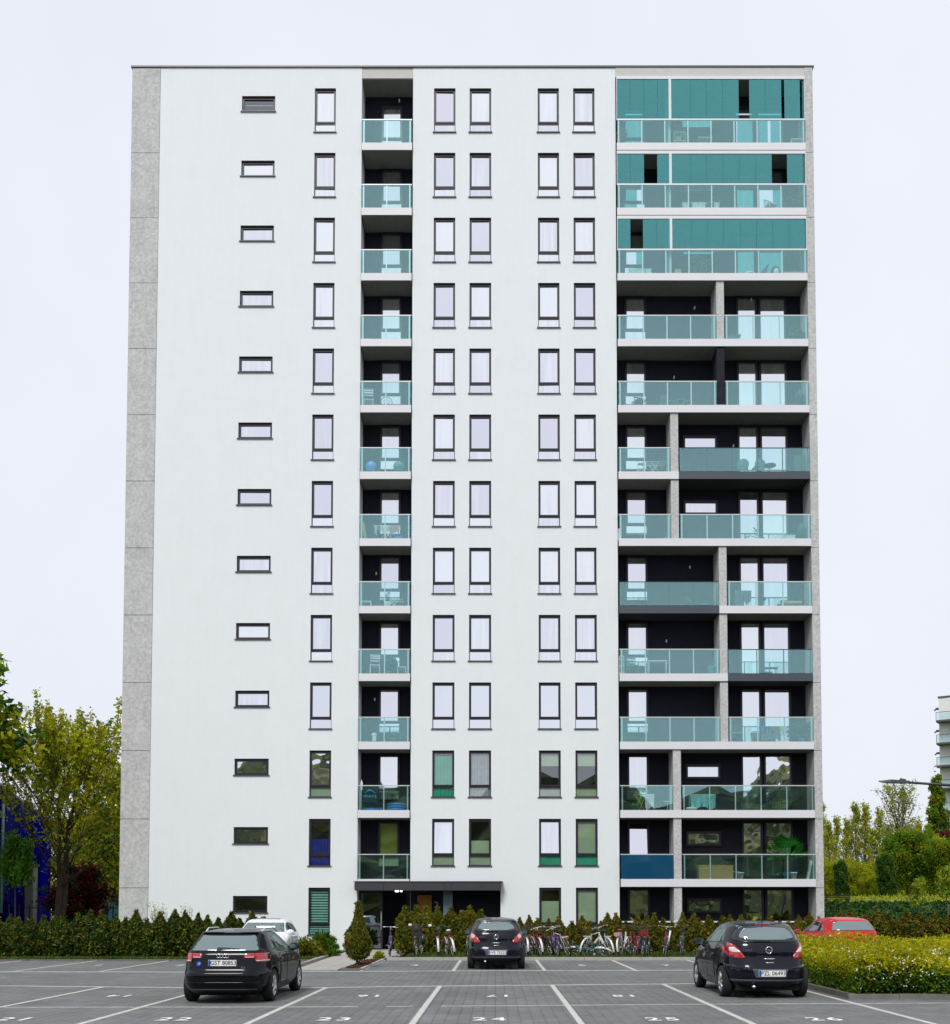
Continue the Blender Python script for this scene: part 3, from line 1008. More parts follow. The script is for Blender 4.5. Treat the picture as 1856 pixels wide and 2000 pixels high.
# ---- entrance: canopy, glazed doors, timber panel, house number, column, ceiling lamps
cz0, cz1 = 2.6, 2.97
can = tp('canopy', MB().box(-6.06, 0.24, F - 0.42, F - 0.003, cz0 + 0.03, cz1 - 0.03), M['joint'])
cx = [survey(u, 1732, F - 0.42)[0] for u in (693, 749, 808.5, 867.5, 882, 941, 979)]
for a, b in zip(cx[:-1], cx[1:]):
    part('canopy_panel', MB().box(a + 0.008 - TO.x, b - 0.008 - TO.x, -0.445, -0.42, cz0, cz1), M['canopy'], can)
part('canopy_flashing', MB().box(-6.1 - TO.x, 0.32 - TO.x, -0.47, -0.003, cz1 + 0.002, cz1 + 0.025), M['anthracite'], can)
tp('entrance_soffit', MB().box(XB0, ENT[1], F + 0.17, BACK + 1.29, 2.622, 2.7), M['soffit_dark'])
tp('entrance_wall', MB().box(-3.95, ENT[1], BACK - 0.02, BACK + 0.02, 0, 2.62).box(XB0, -3.95, BACK + 1.25, BACK + 1.29, 0, 2.62).box(-3.97, -3.93, BACK + 0.02, BACK + 1.25, 0, 2.62), M['charcoal'])
tp('timber_panel', MB().box(lx(815.5, 1770), lx(843.5, 1770), BACK - 0.06, BACK - 0.022, 0.1, 2.42), pbr('orange_timber', (0.34, 0.14, 0.012), 0.55, var=0.22, scale=4, stretch=(1, 1, 9)))
tp('door_pull', MB().tube([(lx(817, 1770), BACK - 0.07, 0.8), (lx(817, 1770), BACK - 0.13, 0.8), (lx(817, 1770), BACK - 0.13, 2.1), (lx(817, 1770), BACK - 0.07, 2.1)], 0.02), M['anthracite'])
tp('column', MB().box(-2.27, -1.87, F + 0.12, F + 0.5, 0, 2.62), pbr('slate_column', (0.10, 0.15, 0.18), 0.6, var=0.08))
num = text_mesh('house_number', '2', 0.42, M['curtain_grey'], 0.01)
link('house_number', num, tower, (lx(852.5, 1771) - TO.x, DEP - 0.035, 1.97), (math.pi / 2, 0, 0))
lampm = pbr('lamp_glow', (1, 1, 1), 0.5, var=0, emit=(1, 0.98, 0.95, 3.0))
for u, w_ in ((775.5, 0.16), (784.0, 0.06)):
    x = survey(u, 1747.5, F + 0.6)[0]
    tp('ceiling_lamp', MB().box(x - w_ / 2, x + w_ / 2, F + 0.56, F + 0.66, 2.555, 2.621), lampm)
dr = tp('entrance_door', MB().box(-5.98, -5.9, F + 0.5, F + 0.56, 0, 2.6).box(-5.02, -4.94, F + 0.5, F + 0.56, 0, 2.6).box(-5.9, -5.02, F + 0.5, F + 0.56, 2.5, 2.6).box(-5.9, -5.02, F + 0.5, F + 0.56, 0, 0.1).box(-5.9, -5.02, F + 0.5, F + 0.56, 1.02, 1.08), M['anthracite'])
for (z0, z1) in ((0.1, 1.02), (1.08, 2.5)):
    part('pane', MB().quad((-5.9 - TO.x, 0.53, z0), (-5.02 - TO.x, 0.53, z0), (-5.02 - TO.x, 0.53, z1), (-5.9 - TO.x, 0.53, z1)), clear_glass('door_glass', 0.28, (0.8, 0.9, 0.9), (0.6, 0.7, 0.7)), dr)
part('handle', MB().tube([(-4.0, 0.49, 0.9), (-4.0, 0.44, 0.9), (-4.0, 0.44, 1.7), (-4.0, 0.49, 1.7)], 0.018), M['rail'], dr)
# ------------------------------------------------------------------ cars
M.update(
    paint_black=pbr('black_car_paint', (0.0025, 0.003, 0.006), 0.3, spec=0.04, var=0, coat=0.5),
    paint_ink=pbr('ink_blue_car_paint', (0.004, 0.005, 0.011), 0.3, spec=0.05, var=0, coat=0.6),
    paint_white=pbr('white_car_paint', (0.78, 0.79, 0.8), 0.35, var=0, coat=0.8),
    paint_red=pbr('red_car_paint', (0.5, 0.006, 0.012), 0.4, spec=0.2, var=0, coat=0.35),
    car_glass=coated_glass('car_window', 0.16, (0.8, 1.0, 0.97), (0.02, 0.03, 0.03)),
    car_glass_pale=coated_glass('car_rear_window', 0.33, (0.85, 1.0, 0.97), (0.03, 0.045, 0.045)),
    gloss_black=pbr('gloss_black', (0.006, 0.006, 0.008), 0.15, var=0, coat=0.5),
    rubber=pbr('tyre_rubber', (0.012, 0.012, 0.012), 0.9, var=0.1),
    alloy=pbr('alloy_rim', (0.62, 0.63, 0.65), 0.3, metal=0.8, var=0),
    chrome=pbr('chrome', (0.8, 0.8, 0.82), 0.15, metal=1.0, var=0),
    lamp_red=pbr('red_tail_lens', (0.42, 0.004, 0.008), 0.18, var=0, coat=1.0),
    lamp_clear=pbr('clear_tail_lens', (0.75, 0.62, 0.6), 0.15, var=0, coat=1.0),
    plate=pbr('plate_white', (0.85, 0.86, 0.86), 0.4, var=0),
    plate_blue=pbr('plate_blue', (0.01, 0.06, 0.42), 0.4, var=0),
    ink=pbr('plate_black', (0.008, 0.008, 0.01), 0.5, var=0),
    well=pbr('wheel_well', (0.006, 0.006, 0.006), 0.95, var=0),
)

def curve(tab, z):
    a = np.array(tab)
    zz = np.linspace(a[0, 0], a[-1, 0], 400)
    y = np.interp(zz, a[:, 0], a[:, 1])
    k = 15
    pad = np.concatenate([2 * y[0] - y[k:0:-1], y, 2 * y[-1] - y[-2:-k - 2:-1]])
    ys = np.convolve(pad, np.hanning(2 * k + 1) / np.hanning(2 * k + 1).sum(), 'same')[k:-k]
    return np.interp(z, zz, ys)

def body_mesh(spec, name):
    z0, z1 = spec['half'][0][0], spec['half'][-1][0]
    zs_ = np.concatenate([np.linspace(z0, 1.34, 46), np.linspace(1.35, z1, 14)])
    ex = spec.get('n', 4.6)
    NT = 128
    th = np.linspace(0, 2 * math.pi, NT, endpoint=False)
    ct, st = np.cos(th), np.sin(th)
    vs = []
    for z in zs_:
        yr, yf, w = curve(spec['rear'], z), curve(spec['front'], z), curve(spec['half'], z)
        yc, hy = (yr + yf) / 2, (yf - yr) / 2
        x = w * np.sign(ct) * np.abs(ct) ** (2 / ex)
        y = yc + hy * np.sign(st) * np.abs(st) ** (2 / ex)
        for a, b in zip(x, y):
            vs.append((a, b, z))
    fs = []
    for i in range(len(zs_) - 1):
        for k in range(NT):
            k2 = (k + 1) % NT
            fs.append((i * NT + k, i * NT + k2, (i + 1) * NT + k2, (i + 1) * NT + k))
    fs.append(tuple(range(NT))[::-1])
    fs.append(tuple((len(zs_) - 1) * NT + k for k in range(NT)))
    mb = MB()
    mb.add(vs, fs, 0, True)
    return mb, vs, fs

def make_car(spec, root, paint):
    mb, vs, fs = body_mesh(spec, 'body')
    bvh = BVHTree.FromPolygons([Vector(v) for v in vs], fs)
    me = mb.mesh('body', [paint, M['well']])
    tmp = link('body_work', me)
    cutters = []
    for wy in spec['wheels']:
        c = MB()
        n = 40
        r_ = spec['arch']
        cv = [(sx, wy + r_ * math.cos(2 * math.pi * k / n), spec['wr'] + 0.02 + r_ * math.sin(2 * math.pi * k / n)) for sx in (-1.3, 1.3) for k in range(n)]
        cf = [(k, (k + 1) % n, n + (k + 1) % n, n + k) for k in range(n)] + [tuple(range(n))[::-1], tuple(n + k for k in range(n))]
        c.add(cv, cf, 1)
        co = link('cut_work', c.mesh('cut_work', [paint, M['well']]))
        md = tmp.modifiers.new('cut', 'BOOLEAN')
        md.operation, md.solver, md.object = 'DIFFERENCE', 'EXACT', co
        cutters.append(co)
    dg = bpy.context.evaluated_depsgraph_get()
    dg.update()
    nm = bpy.data.meshes.new_from_object(tmp.evaluated_get(dg))
    nm.name = 'body'
    for o in cutters + [tmp]:
        bpy.data.objects.remove(o)
    body = link('body', nm, root)

    def hit(axis, a, b):
        for e in (0, 1.3e-4, -1.7e-4, 6e-4):
            h = hit1(axis, a + e, b + e * .7)
            if h:
                return h
        return None

    def hit1(axis, a, b):
        if axis in ('rear', 'front'):
            s = 1 if axis == 'rear' else -1
            h = bvh.ray_cast(Vector((a, -4 * s if s > 0 else 9, b)), Vector((0, s, 0)))
            return (h[0], Vector((0, -s, 0))) if h[0] else None
        if axis in ('left', 'right'):
            s = 1 if axis == 'left' else -1
            h = bvh.ray_cast(Vector((-3 * s, a, b)), Vector((s, 0, 0)))
            return (h[0], Vector((-s, 0, 0))) if h[0] else None
        h = bvh.ray_cast(Vector((a, b, 4)), Vector((0, 0, -1)))
        return (h[0], Vector((0, 0, 1))) if h[0] else None

    def patch(name, axis, poly, mat, off=0.006, parent=None, step=0.045, mirror=False):
        if mirror:
            poly = [(-x, z) for x, z in poly]
        pts = []
        m = len(poly)
        for i in range(m):
            p, q = poly[i], poly[(i + 1) % m]
            L = math.hypot(q[0] - p[0], q[1] - p[1])
            k = max(1, int(L / step))
            for j in range(k):
                pts.append(Vector((p[0] + (q[0] - p[0]) * j / k, p[1] + (q[1] - p[1]) * j / k)))
        nb = len(pts)
        edges = [(i, (i + 1) % nb) for i in range(nb)]
        x0, x1 = min(p[0] for p in poly), max(p[0] for p in poly)
        y0, y1 = min(p[1] for p in poly), max(p[1] for p in poly)
        gx_ = np.arange(x0 + step / 2, x1, step)
        gy_ = np.arange(y0 + step / 2, y1, step)
        inner = [Vector((a, b)) for a in gx_ for b in gy_]
        res = delaunay_2d_cdt(pts + inner, edges, [], 1, 1e-5)
        V2, F2 = res[0], res[2]
        vs3, ok = [], []
        for p in V2:
            h = hit(axis, p.x, p.y)
            ok.append(h is not None)
            vs3.append(h[0] + h[1] * off if h else Vector((0, 0, -1)))
        fs3 = [tuple(f) for f in F2 if all(ok[i] for i in f)]
        if not fs3:
            return None
        # skirt so that a proud piece has an edge
        cnt = {}
        for f in fs3:
            for i in range(3):
                e = (f[i], f[(i + 1) % 3])
                cnt.setdefault(tuple(sorted(e)), []).append(e)
        nrm = hit(axis, *V2[fs3[0][0]])[1]
        base = len(vs3)
        low = {}
        out = list(vs3)
        for k, es in cnt.items():
            if len(es) == 1:
                for i in es[0]:
                    if i not in low:
                        low[i] = len(out)
                        out.append(vs3[i] - nrm * (off + 0.01))
                a, b = es[0]
                fs3.append((b, a, low[a], low[b]))
        mb2 = MB()
        mb2.add(out, fs3, 0, True)
        # orient outward
        o = part(name, mb2, mat, parent or root)
        return o
    # wheels
    W2, wr = spec['track'], spec['wr']
    prof = [(wr * 0.66, -0.095), (wr * 0.9, -0.1), (wr * 0.985, -0.08), (wr, -0.05), (wr, 0.05), (wr * 0.985, 0.08), (wr * 0.9, 0.1), (wr * 0.66, 0.095)]
    ty = MB().lathe(prof, axis='x', n=32).mesh('tyre', M['rubber'])
    rm = MB()
    rm.lathe([(wr * 0.68, -0.06), (wr * 0.68, 0.088), (wr * 0.62, 0.09), (wr * 0.6, 0.06), (wr * 0.6, -0.06)], axis='x', n=32)
    rm.lathe([(0.0, 0.085), (0.055, 0.08), (0.06, 0.05)], axis='x', n=14)
    for k in range(spec.get('spokes', 7)):
        t = 2 * math.pi * k / spec.get('spokes', 7)
        c, s = math.cos(t), math.sin(t)
        pts = [(0.078, 0.03 * c, 0.03 * s), (0.075, wr * 0.35 * c, wr * 0.35 * s), (0.07, wr * 0.63 * c, wr * 0.63 * s)]
        rm.tube(pts, [0.03, 0.02, 0.026], 6)
    rm = rm.mesh('rim', M['alloy'])
    bk = MB().lathe([(0.0, -0.02), (wr * 0.67, -0.02)], axis='x', n=20).mesh('brake', M['well'])
    for wy in spec['wheels']:
        for s in (-1, 1):
            wo = link('wheel', bk, root, (s * W2, wy, wr), (0, 0, 0 if s > 0 else math.pi))
            link('tyre', ty, wo)
            link('rim', rm, wo, (0, 0, 0), (R(rnd.uniform(0, 50)), 0, 0))
    # underside and wing mirrors
    part('underbody', MB().box(-0.62, 0.62, spec['wheels'][0] - 0.45, spec['wheels'][1] + 0.4, 0.15, 0.3), M['well'], root)
    my, mz = spec['mirror']
    for s in (-1, 1):
        h = hit('left' if s < 0 else 'right', my, mz)
        mbm = MB()
        mbm.sphere((s * (abs(h[0].x) + 0.12), my, mz + 0.02), (0.125, 0.075, 0.085), 14, 9)
        mo = part('wing_mirror', mbm, spec.get('mirror_mat') or paint, root)
        part('mirror_glass', MB().box(s * (abs(h[0].x) + 0.12) - 0.085, s * (abs(h[0].x) + 0.12) + 0.085, my - 0.074, my - 0.07, mz - 0.03, mz + 0.07), M['car_glass_pale'], mo)
        part('mirror_stalk', MB().tube([(s * (abs(h[0].x) - 0.03), my + 0.01, mz - 0.03), (s * (abs(h[0].x) + 0.06), my + 0.01, mz - 0.01)], 0.025), M['gloss_black'], mo)
    return body, patch, hit

def sides(patch, wins, mat, doors=(), paint=None):
    for axis in ('left', 'right'):
        for w_ in wins:
            patch('side_window', axis, w_, mat, 0.005)
        for d in doors:
            o = patch('door', axis, d, paint, 0.007, step=0.06)
            if o:
                yh = min(p[0] for p in d) + 0.14
                patch('handle', axis, [(yh - 0.09, 0.80), (yh + 0.09, 0.81), (yh + 0.09, 0.835), (yh - 0.09, 0.825)], paint, 0.03, parent=o, step=0.03)

def number_plate(root, hit, x, z, text, w_=0.53):
    y = hit('rear', x, z)[0].y - 0.028
    p = part('license_plate', MB().box(-w_ / 2, w_ / 2, 0, 0.02, -0.057, 0.057), M['plate'], root, (x, y, z))
    part('blue_band', MB().box(-w_ / 2 + 0.004, -w_ / 2 + 0.045, -0.004, -0.001, -0.053, 0.053), M['plate_blue'], p)
    link('plate_lettering', text_mesh('plate_lettering', text, 0.112, M['ink'], 0.001, 0.98), p, (0.022, -0.004, 0.0), (math.pi / 2, 0, 0))
    return p

def both(patch, name, poly, mat, off, **k):
    out = []
    for mi in (False, True):
        out.append(patch(name, 'rear', poly, mat, off, mirror=mi, **k))
    return out

# --- small round hatchback (three- and five-door)
HATCH = dict(
    rear=[(.20, .20), (.30, .07), (.40, .0), (.58, .0), (.64, .035), (.78, .085), (.92, .10), (1.04, .145), (1.12, .205), (1.25, .30), (1.36, .41), (1.42, .50), (1.465, .74), (1.49, 1.15)],
    front=[(.20, 3.85), (.35, 3.98), (.5, 4.0), (.65, 3.97), (.78, 3.86), (.88, 3.62), (.96, 3.25), (1.03, 2.9), (1.2, 2.52), (1.35, 2.17), (1.42, 1.98), (1.465, 1.76), (1.49, 1.5)],
    half=[(.20, .79), (.35, .85), (.6, .868), (.8, .862), (.95, .84), (1.05, .80), (1.25, .705), (1.38, .63), (1.44, .565), (1.47, .46), (1.49, .24)],
    wheels=(.66, 3.17), arch=.345, wr=.305, track=.755, mirror=(2.62, 1.0), spokes=7, n=4.4)
def hatch(root, paint, doors5, plate, lens, badge_dx=0.0):
    body, patch, hit = make_car(HATCH, root, paint)
    wn_ = [(-.46, 1.385), (-.25, 1.405), (0, 1.41), (.25, 1.405), (.46, 1.385), (.57, 1.31), (.645, 1.2), (.668, 1.13), (.62, 1.10), (.45, 1.083), (0, 1.075), (-.45, 1.083), (-.62, 1.10), (-.668, 1.13), (-.645, 1.2), (-.57, 1.31)]
    w1 = patch('rear_window', 'rear', wn_, M['gloss_black'], 0.007)
    patch('pane', 'rear', [(-.4, 1.355), (0, 1.372), (.4, 1.355), (.5, 1.28), (.545, 1.185), (.5, 1.145), (.3, 1.125), (0, 1.118), (-.3, 1.125), (-.5, 1.145), (-.545, 1.185), (-.5, 1.28)], M['car_glass_pale'], 0.011, parent=w1)
    patch('wiper', 'rear', [(-.28, 1.095), (.04, 1.09), (.05, 1.112), (.0, 1.125), (-.26, 1.112)], M['ink'], 0.03, parent=w1)
    lp = [(.80, 1.05), (.735, 1.075), (.655, 1.03), (.56, .92), (.47, .80), (.50, .772), (.66, .785), (.75, .81), (.80, .87), (.815, .96)]
    ls = both(patch, 'tail_light', lp, M['lamp_red'], 0.016)
    for o, mi in zip(ls, (False, True)):
        if lens == 'round':
            ring = [(.70 + .062 * math.cos(t * .52), .945 + .062 * math.sin(t * .52)) for t in range(12)]
        else:
            ring = [(.73, .985), (.655, .985), (.545, .885), (.69, .885), (.735, .92)]
        patch('lamp_lens', 'rear', ring, M['lamp_clear'], 0.021, parent=o, mirror=mi, step=0.03)
    # bumper: one proud shell with a shelf crease, a licence recess and a lower dark lip
    bp_ = [(-.80, .66), (-.6, .63), (-.3, .60), (.3, .60), (.6, .63), (.80, .66), (.82, .5), (.80, .3), (.55, .26), (-.55, .26), (-.80, .3), (-.82, .5)]
    bm = patch('bumper', 'rear', bp_, paint, 0.022, step=0.06)
    patch('plate_recess', 'rear', [(-.36, .575), (.36, .575), (.29, .40), (-.29, .40)], M['fascia_dark'], 0.024, parent=bm)
    both(patch, 'bumper_strip', [(.44, .60), (.78, .635), (.78, .60), (.47, .57)], paint, 0.034, parent=bm, step=0.04)
    patch('bumper_lip', 'rear', [(-.74, .37), (.74, .37), (.7, .325), (-.7, .325)], M['fascia_dark'], 0.04, parent=bm, step=0.06)
    patch('tailgate_grip', 'rear', [(-.11, .775), (.11, .775), (.10, .755), (-.10, .755)], M['chrome'], 0.012)
    patch('tailgate_grip', 'rear', [(-.08, .70), (.08, .70), (.08, .684), (-.08, .684)], M['chrome'], 0.012)
    patch('brake_light', 'rear', [(-.16, 1.437), (.16, 1.437), (.15, 1.42), (-.15, 1.42)], M['lamp_red'], 0.012)
    number_plate(root, hit, 0.03, .49, plate)
    y = hit('rear', 0, .93)[0].y - 0.012
    bd = part('badge', MB().torus((0, 0, 0), (0, 1, 0), .062, .011, 24, 6).box(-.066, .02, -.006, .006, .004, .017).box(-.02, .066, -.006, .006, -.017, -.004), M['chrome'], root, (0, y, .93))
    y = hit('rear', -.4, .93)[0].y - 0.01
    link('model_lettering', text_mesh('model_lettering', 'CORSA', .052, M['chrome'], .002, 1.15), root, (-.42, y, .925), (math.pi / 2, 0, R(-8)))
    part('antenna', MB().tube([(0, .62, 1.45), (0, .5, 1.63)], [.008, .004], 5), M['ink'], root)
    if doors5:
        sides(patch, [[(.72, 1.08), (.98, 1.30), (1.16, 1.345), (1.19, 1.06)], [(1.25, 1.055), (1.23, 1.355), (1.75, 1.375), (1.76, 1.045)], [(1.84, 1.04), (1.83, 1.375), (2.05, 1.34), (2.3, 1.23), (2.62, 1.06), (2.6, 1.035)]], M['car_glass_pale'],
              [[(1.12, .98), (1.20, .34), (1.80, .34), (1.80, .98)], [(1.825, .98), (1.825, .34), (2.70, .36), (2.66, .98)]], paint)
    else:
        sides(patch, [[(.62, 1.09), (.95, 1.30), (1.35, 1.36), (1.42, 1.06)], [(1.5, 1.05), (1.48, 1.37), (1.85, 1.385), (2.05, 1.34), (2.3, 1.23), (2.62, 1.06), (2.6, 1.035)]], M['car_glass'],
              [[(1.46, .98), (1.46, .34), (2.70, .36), (2.66, .98)]], paint)
    patch('windscreen', 'front', [(-.56, 1.36), (.56, 1.36), (.69, 1.06), (-.69, 1.06)], M['car_glass'], 0.006)
    for s in (-1, 1):
        patch('headlight', 'front', [(s * .5, .84), (s * .76, .86), (s * .78, .7), (s * .55, .68)], M['chrome'], 0.008)
    part('exhaust', MB().tube([(-.32, .3, .24), (-.32, -.0, .235)], .03, 10), M['chrome'], root)
    return root
c1 = thing('hatchback_car', 'black five-door hatchback with white registration plate beginning PZL beside the yellow-green flowering hedge', 'car', (5.42, 20.25, 0))
c1.scale = (1, 1, 1.03)
hatch(c1, M['paint_ink'], True, 'PZL 06493', 'block')
c2 = thing('hatchback_car', 'black three-door hatchback parked nose-in before the bicycles, red tail lights with round white centres', 'car', (0.02, 30.2, 0))
c2.scale = (1, 1, 1.03)
hatch(c2, M['paint_ink'], False, 'WE 75523', 'round')

# --- sharper premium hatchback
SPORT = dict(
    rear=[(.20, .18), (.30, .05), (.42, .0), (.60, .0), (.635, .055), (.80, .10), (.95, .135), (1.03, .20), (1.15, .36), (1.28, .54), (1.33, .58), (1.365, .62), (1.40, .9), (1.425, 1.5)],
    front=[(.20, 4.1), (.35, 4.2), (.5, 4.21), (.65, 4.17), (.76, 4.05), (.86, 3.75), (.93, 3.3), (.99, 3.0), (1.15, 2.62), (1.28, 2.28), (1.35, 2.05), (1.40, 1.85), (1.425, 1.7)],
    half=[(.20, .80), (.35, .865), (.6, .882), (.8, .878), (.93, .855), (1.0, .825), (1.2, .72), (1.32, .65), (1.375, .6), (1.405, .5), (1.425, .3)],
    wheels=(.78, 3.36), arch=.355, wr=.318, track=.77, mirror=(2.85, .99), spokes=5, n=5.2)
c3 = thing('hatchback_car', 'black sporty hatchback in the left bay, white registration plate beginning GST and four chrome rings', 'car', (-5.10, 19.1, 0), (0, 0, R(0.4)))
c3.scale = (.965, 1, .975)
pb = M['paint_black']
body, patch, hit = make_car(SPORT, c3, pb)
w1 = patch('rear_window', 'rear', [(-.50, 1.325), (.50, 1.325), (.56, 1.25), (.655, 1.03), (.60, 1.012), (-.60, 1.012), (-.655, 1.03), (-.56, 1.25)], M['car_glass_pale'], 0.007)
patch('wiper', 'rear', [(-.14, 1.03), (.30, 1.045), (.30, 1.055), (.0, 1.075), (-.14, 1.08)], M['ink'], 0.02, parent=w1)
patch('spoiler', 'rear', [(-.56, 1.378), (.56, 1.378), (.56, 1.345), (-.56, 1.345)], pb, 0.06)
ls = both(patch, 'tail_light', [(.42, .965), (.80, .97), (.86, .94), (.868, .86), (.85, .80), (.62, .80), (.60, .875), (.40, .875)], M['lamp_red'], 0.012)
for o, mi in zip(ls, (False, True)):
    patch('lamp_lens', 'rear', [(.43, .90), (.59, .90), (.59, .885), (.43, .885)], M['lamp_clear'], 0.017, parent=o, mirror=mi, step=0.03)
    patch('lamp_lens', 'rear', [(.64, .835), (.82, .835), (.82, .815), (.64, .815)], M['lamp_clear'], 0.017, parent=o, mirror=mi, step=0.03)
    patch('lamp_divider', 'rear', [(.603, .97), (.612, .97), (.615, .80), (.606, .80)], M['ink'], 0.018, parent=o, mirror=mi, step=0.03)
bm = patch('bumper', 'rear', [(-.84, .62), (.84, .62), (.85, .5), (.835, .31), (.6, .255), (-.6, .255), (-.835, .31), (-.85, .5)], pb, 0.03, step=0.06)
patch('bumper_strip', 'rear', [(-.72, .425), (.72, .425), (.72, .405), (-.72, .405)], pb, 0.045, parent=bm)
patch('bumper_lip', 'rear', [(-.66, .29), (.66, .29), (.64, .262), (-.64, .262)], M['fascia_dark'], 0.042, parent=bm)
number_plate(c3, hit, 0.0, .785, 'GST 80853', .54)
y = hit('rear', 0, .905)[0].y - .012
rg = MB()
for k in range(4):
    rg.torus(((k - 1.5) * .056, 0, 0), (0, 1, 0), .034, .0065, 20, 6)
part('badge', rg, M['chrome'], c3, (0, y, .915))
y = hit('rear', .4, .70)[0].y - .008
link('model_lettering', text_mesh('model_lettering', 'A3', .07, M['chrome'], .002, 1.1), c3, (.40, y, .695), (math.pi / 2, 0, 0))
patch('sticker', 'rear', [(-.46 + .05 * math.cos(t * .6283), .765 + .05 * math.sin(t * .6283)) for t in range(10)], M['plate_blue'], 0.012, step=.03)
patch('sticker_print', 'rear', [(-.485, .745), (-.44, .765), (-.43, .79), (-.45, .775)], M['plate'], 0.016, step=.03)
sides(patch, [[(.80, 1.03), (1.06, 1.25), (1.22, 1.285), (1.28, 1.0)], [(1.34, 1.0), (1.28, 1.29), (1.85, 1.32), (1.88, .985)], [(1.95, .98), (1.93, 1.32), (2.15, 1.27), (2.42, 1.16), (2.78, .985), (2.75, .965)]], M['car_glass_pale'],
      [[(1.24, .93), (1.30, .32), (1.90, .32), (1.90, .93)], [(1.925, .93), (1.925, .32), (2.92, .34), (2.88, .93)]], pb)
for s in (-1, 1):
    part('roof_rail', MB().tube([(s * .56, .95, 1.375), (s * .575, 1.15, 1.435), (s * .585, 1.9, 1.435), (s * .6, 2.15, 1.36)], .016, 6), M['rail'], c3)
patch('windscreen', 'front', [(-.56, 1.3), (.56, 1.3), (.69, 1.03), (-.69, 1.03)], M['car_glass'], 0.006)
for s in (-1, 1):
    patch('headlight', 'front', [(s * .45, .78), (s * .76, .80), (s * .8, .68), (s * .5, .64)], M['chrome'], 0.008)

# --- white car facing the camera behind the black one
WHITE = dict(SPORT)
WHITE['half'] = [(z * 1.045, h * 1.0) for z, h in SPORT['half']]
WHITE['rear'] = [(z * 1.045, y) for z, y in SPORT['rear']]
WHITE['front'] = [(z * 1.045, y) for z, y in SPORT['front']]
WHITE['mirror'] = (2.78, 1.05)
c4 = thing('white_car', 'white car facing the lot behind the black sporty hatchback, with dark sunroof', 'car', (-7.42, 34.6, 0), (0, 0, math.pi + R(4)))
body, patch, hit = make_car(WHITE, c4, M['paint_white'])
patch('windscreen', 'front', [(-.57, 1.36), (.57, 1.36), (.67, 1.08), (-.67, 1.08)], M['car_glass_pale'], 0.006)
sides(patch, [[(.85, 1.08), (1.1, 1.3), (1.86, 1.375), (1.88, 1.03)], [(1.95, 1.03), (1.93, 1.375), (2.15, 1.33), (2.42, 1.22), (2.72, 1.06)]], M['car_glass'],
      [[(1.24, .97), (1.30, .34), (1.90, .34), (1.90, .97)], [(1.925, .97), (1.925, .34), (2.92, .36), (2.88, .97)]], M['paint_white'])
patch('sunroof', 'top', [(-.4, 1.15), (.4, 1.15), (.4, 1.85), (-.4, 1.85)], M['gloss_black'], 0.008)
patch('rear_window', 'rear', [(-.50, 1.38), (.50, 1.38), (.655, 1.08), (-.655, 1.08)], M['car_glass'], 0.007)
for s in (-1, 1):
    patch('headlight', 'front', [(s * .42, .82), (s * .76, .84), (s * .8, .72), (s * .5, .68)], M['chrome'], 0.008)
patch('grille', 'front', [(-.3, .78), (.3, .78), (.24, .55), (-.24, .55)], M['gloss_black'], 0.008)

# --- red hatchback behind the flowering hedge
c5 = thing('red_hatchback', 'bright red hatchback with pale roof reflections, half hidden behind the yellow-green flowering hedge', 'car', (10.95, 31.0, 0), (0, 0, R(3)))
body, patch, hit = make_car(HATCH, c5, M['paint_red'])
patch('rear_window', 'rear', [(-.46, 1.375), (.46, 1.375), (.57, 1.31), (.64, 1.1), (-.64, 1.1), (-.57, 1.31)], M['car_glass_pale'], 0.007)
sides(patch, [[(.72, 1.08), (.98, 1.30), (1.16, 1.345), (1.19, 1.06)], [(1.25, 1.055), (1.23, 1.355), (1.75, 1.375), (1.76, 1.045)], [(1.84, 1.04), (1.83, 1.375), (2.05, 1.34), (2.3, 1.23), (2.62, 1.06)]], M['car_glass_pale'],
      [[(1.12, .98), (1.20, .34), (1.80, .34), (1.80, .98)], [(1.825, .98), (1.825, .34), (2.70, .36), (2.66, .98)]], M['paint_red'])
both(patch, 'tail_light', [(.80, 1.05), (.70, 1.05), (.66, .8), (.80, .8)], M['lamp_red'], 0.016)
patch('bumper', 'rear', [(-.80, .62), (.80, .62), (.80, .3), (-.80, .3)], M['paint_red'], 0.022, step=0.07)
c5.scale = (1.04, 1, 1.03)
# ------------------------------------------------------------------ bicycles
M.update(
    bike_black=pbr('bike_black', (0.012, 0.013, 0.016), 0.35, var=0, coat=0.5),
    bike_white=pbr('bike_white', (0.75, 0.75, 0.74), 0.4, var=0, coat=0.5),
    bike_red=pbr('bike_red', (0.2, 0.008, 0.014), 0.4, var=0, coat=0.5),
    bike_navy=pbr('bike_navy', (0.012, 0.018, 0.07), 0.4, var=0, coat=0.5),
    bike_green=pbr('bike_green', (0.02, 0.08, 0.035), 0.4, var=0, coat=0.5),
    bike_brown=pbr('bike_brown', (0.14, 0.05, 0.02), 0.5, var=0),
    bike_teal=pbr('bike_teal', (0.03, 0.16, 0.17), 0.4, var=0, coat=0.5),
    bike_violet=pbr('bike_violet', (0.07, 0.02, 0.14), 0.4, var=0, coat=0.5),
    steel=pbr('bike_steel', (0.6, 0.6, 0.6), 0.3, metal=0.9, var=0),
    vinyl=pbr('saddle_vinyl', (0.015, 0.014, 0.014), 0.6, var=0),
    leather=pbr('brown_leather', (0.2, 0.07, 0.03), 0.6, var=0.1),
)
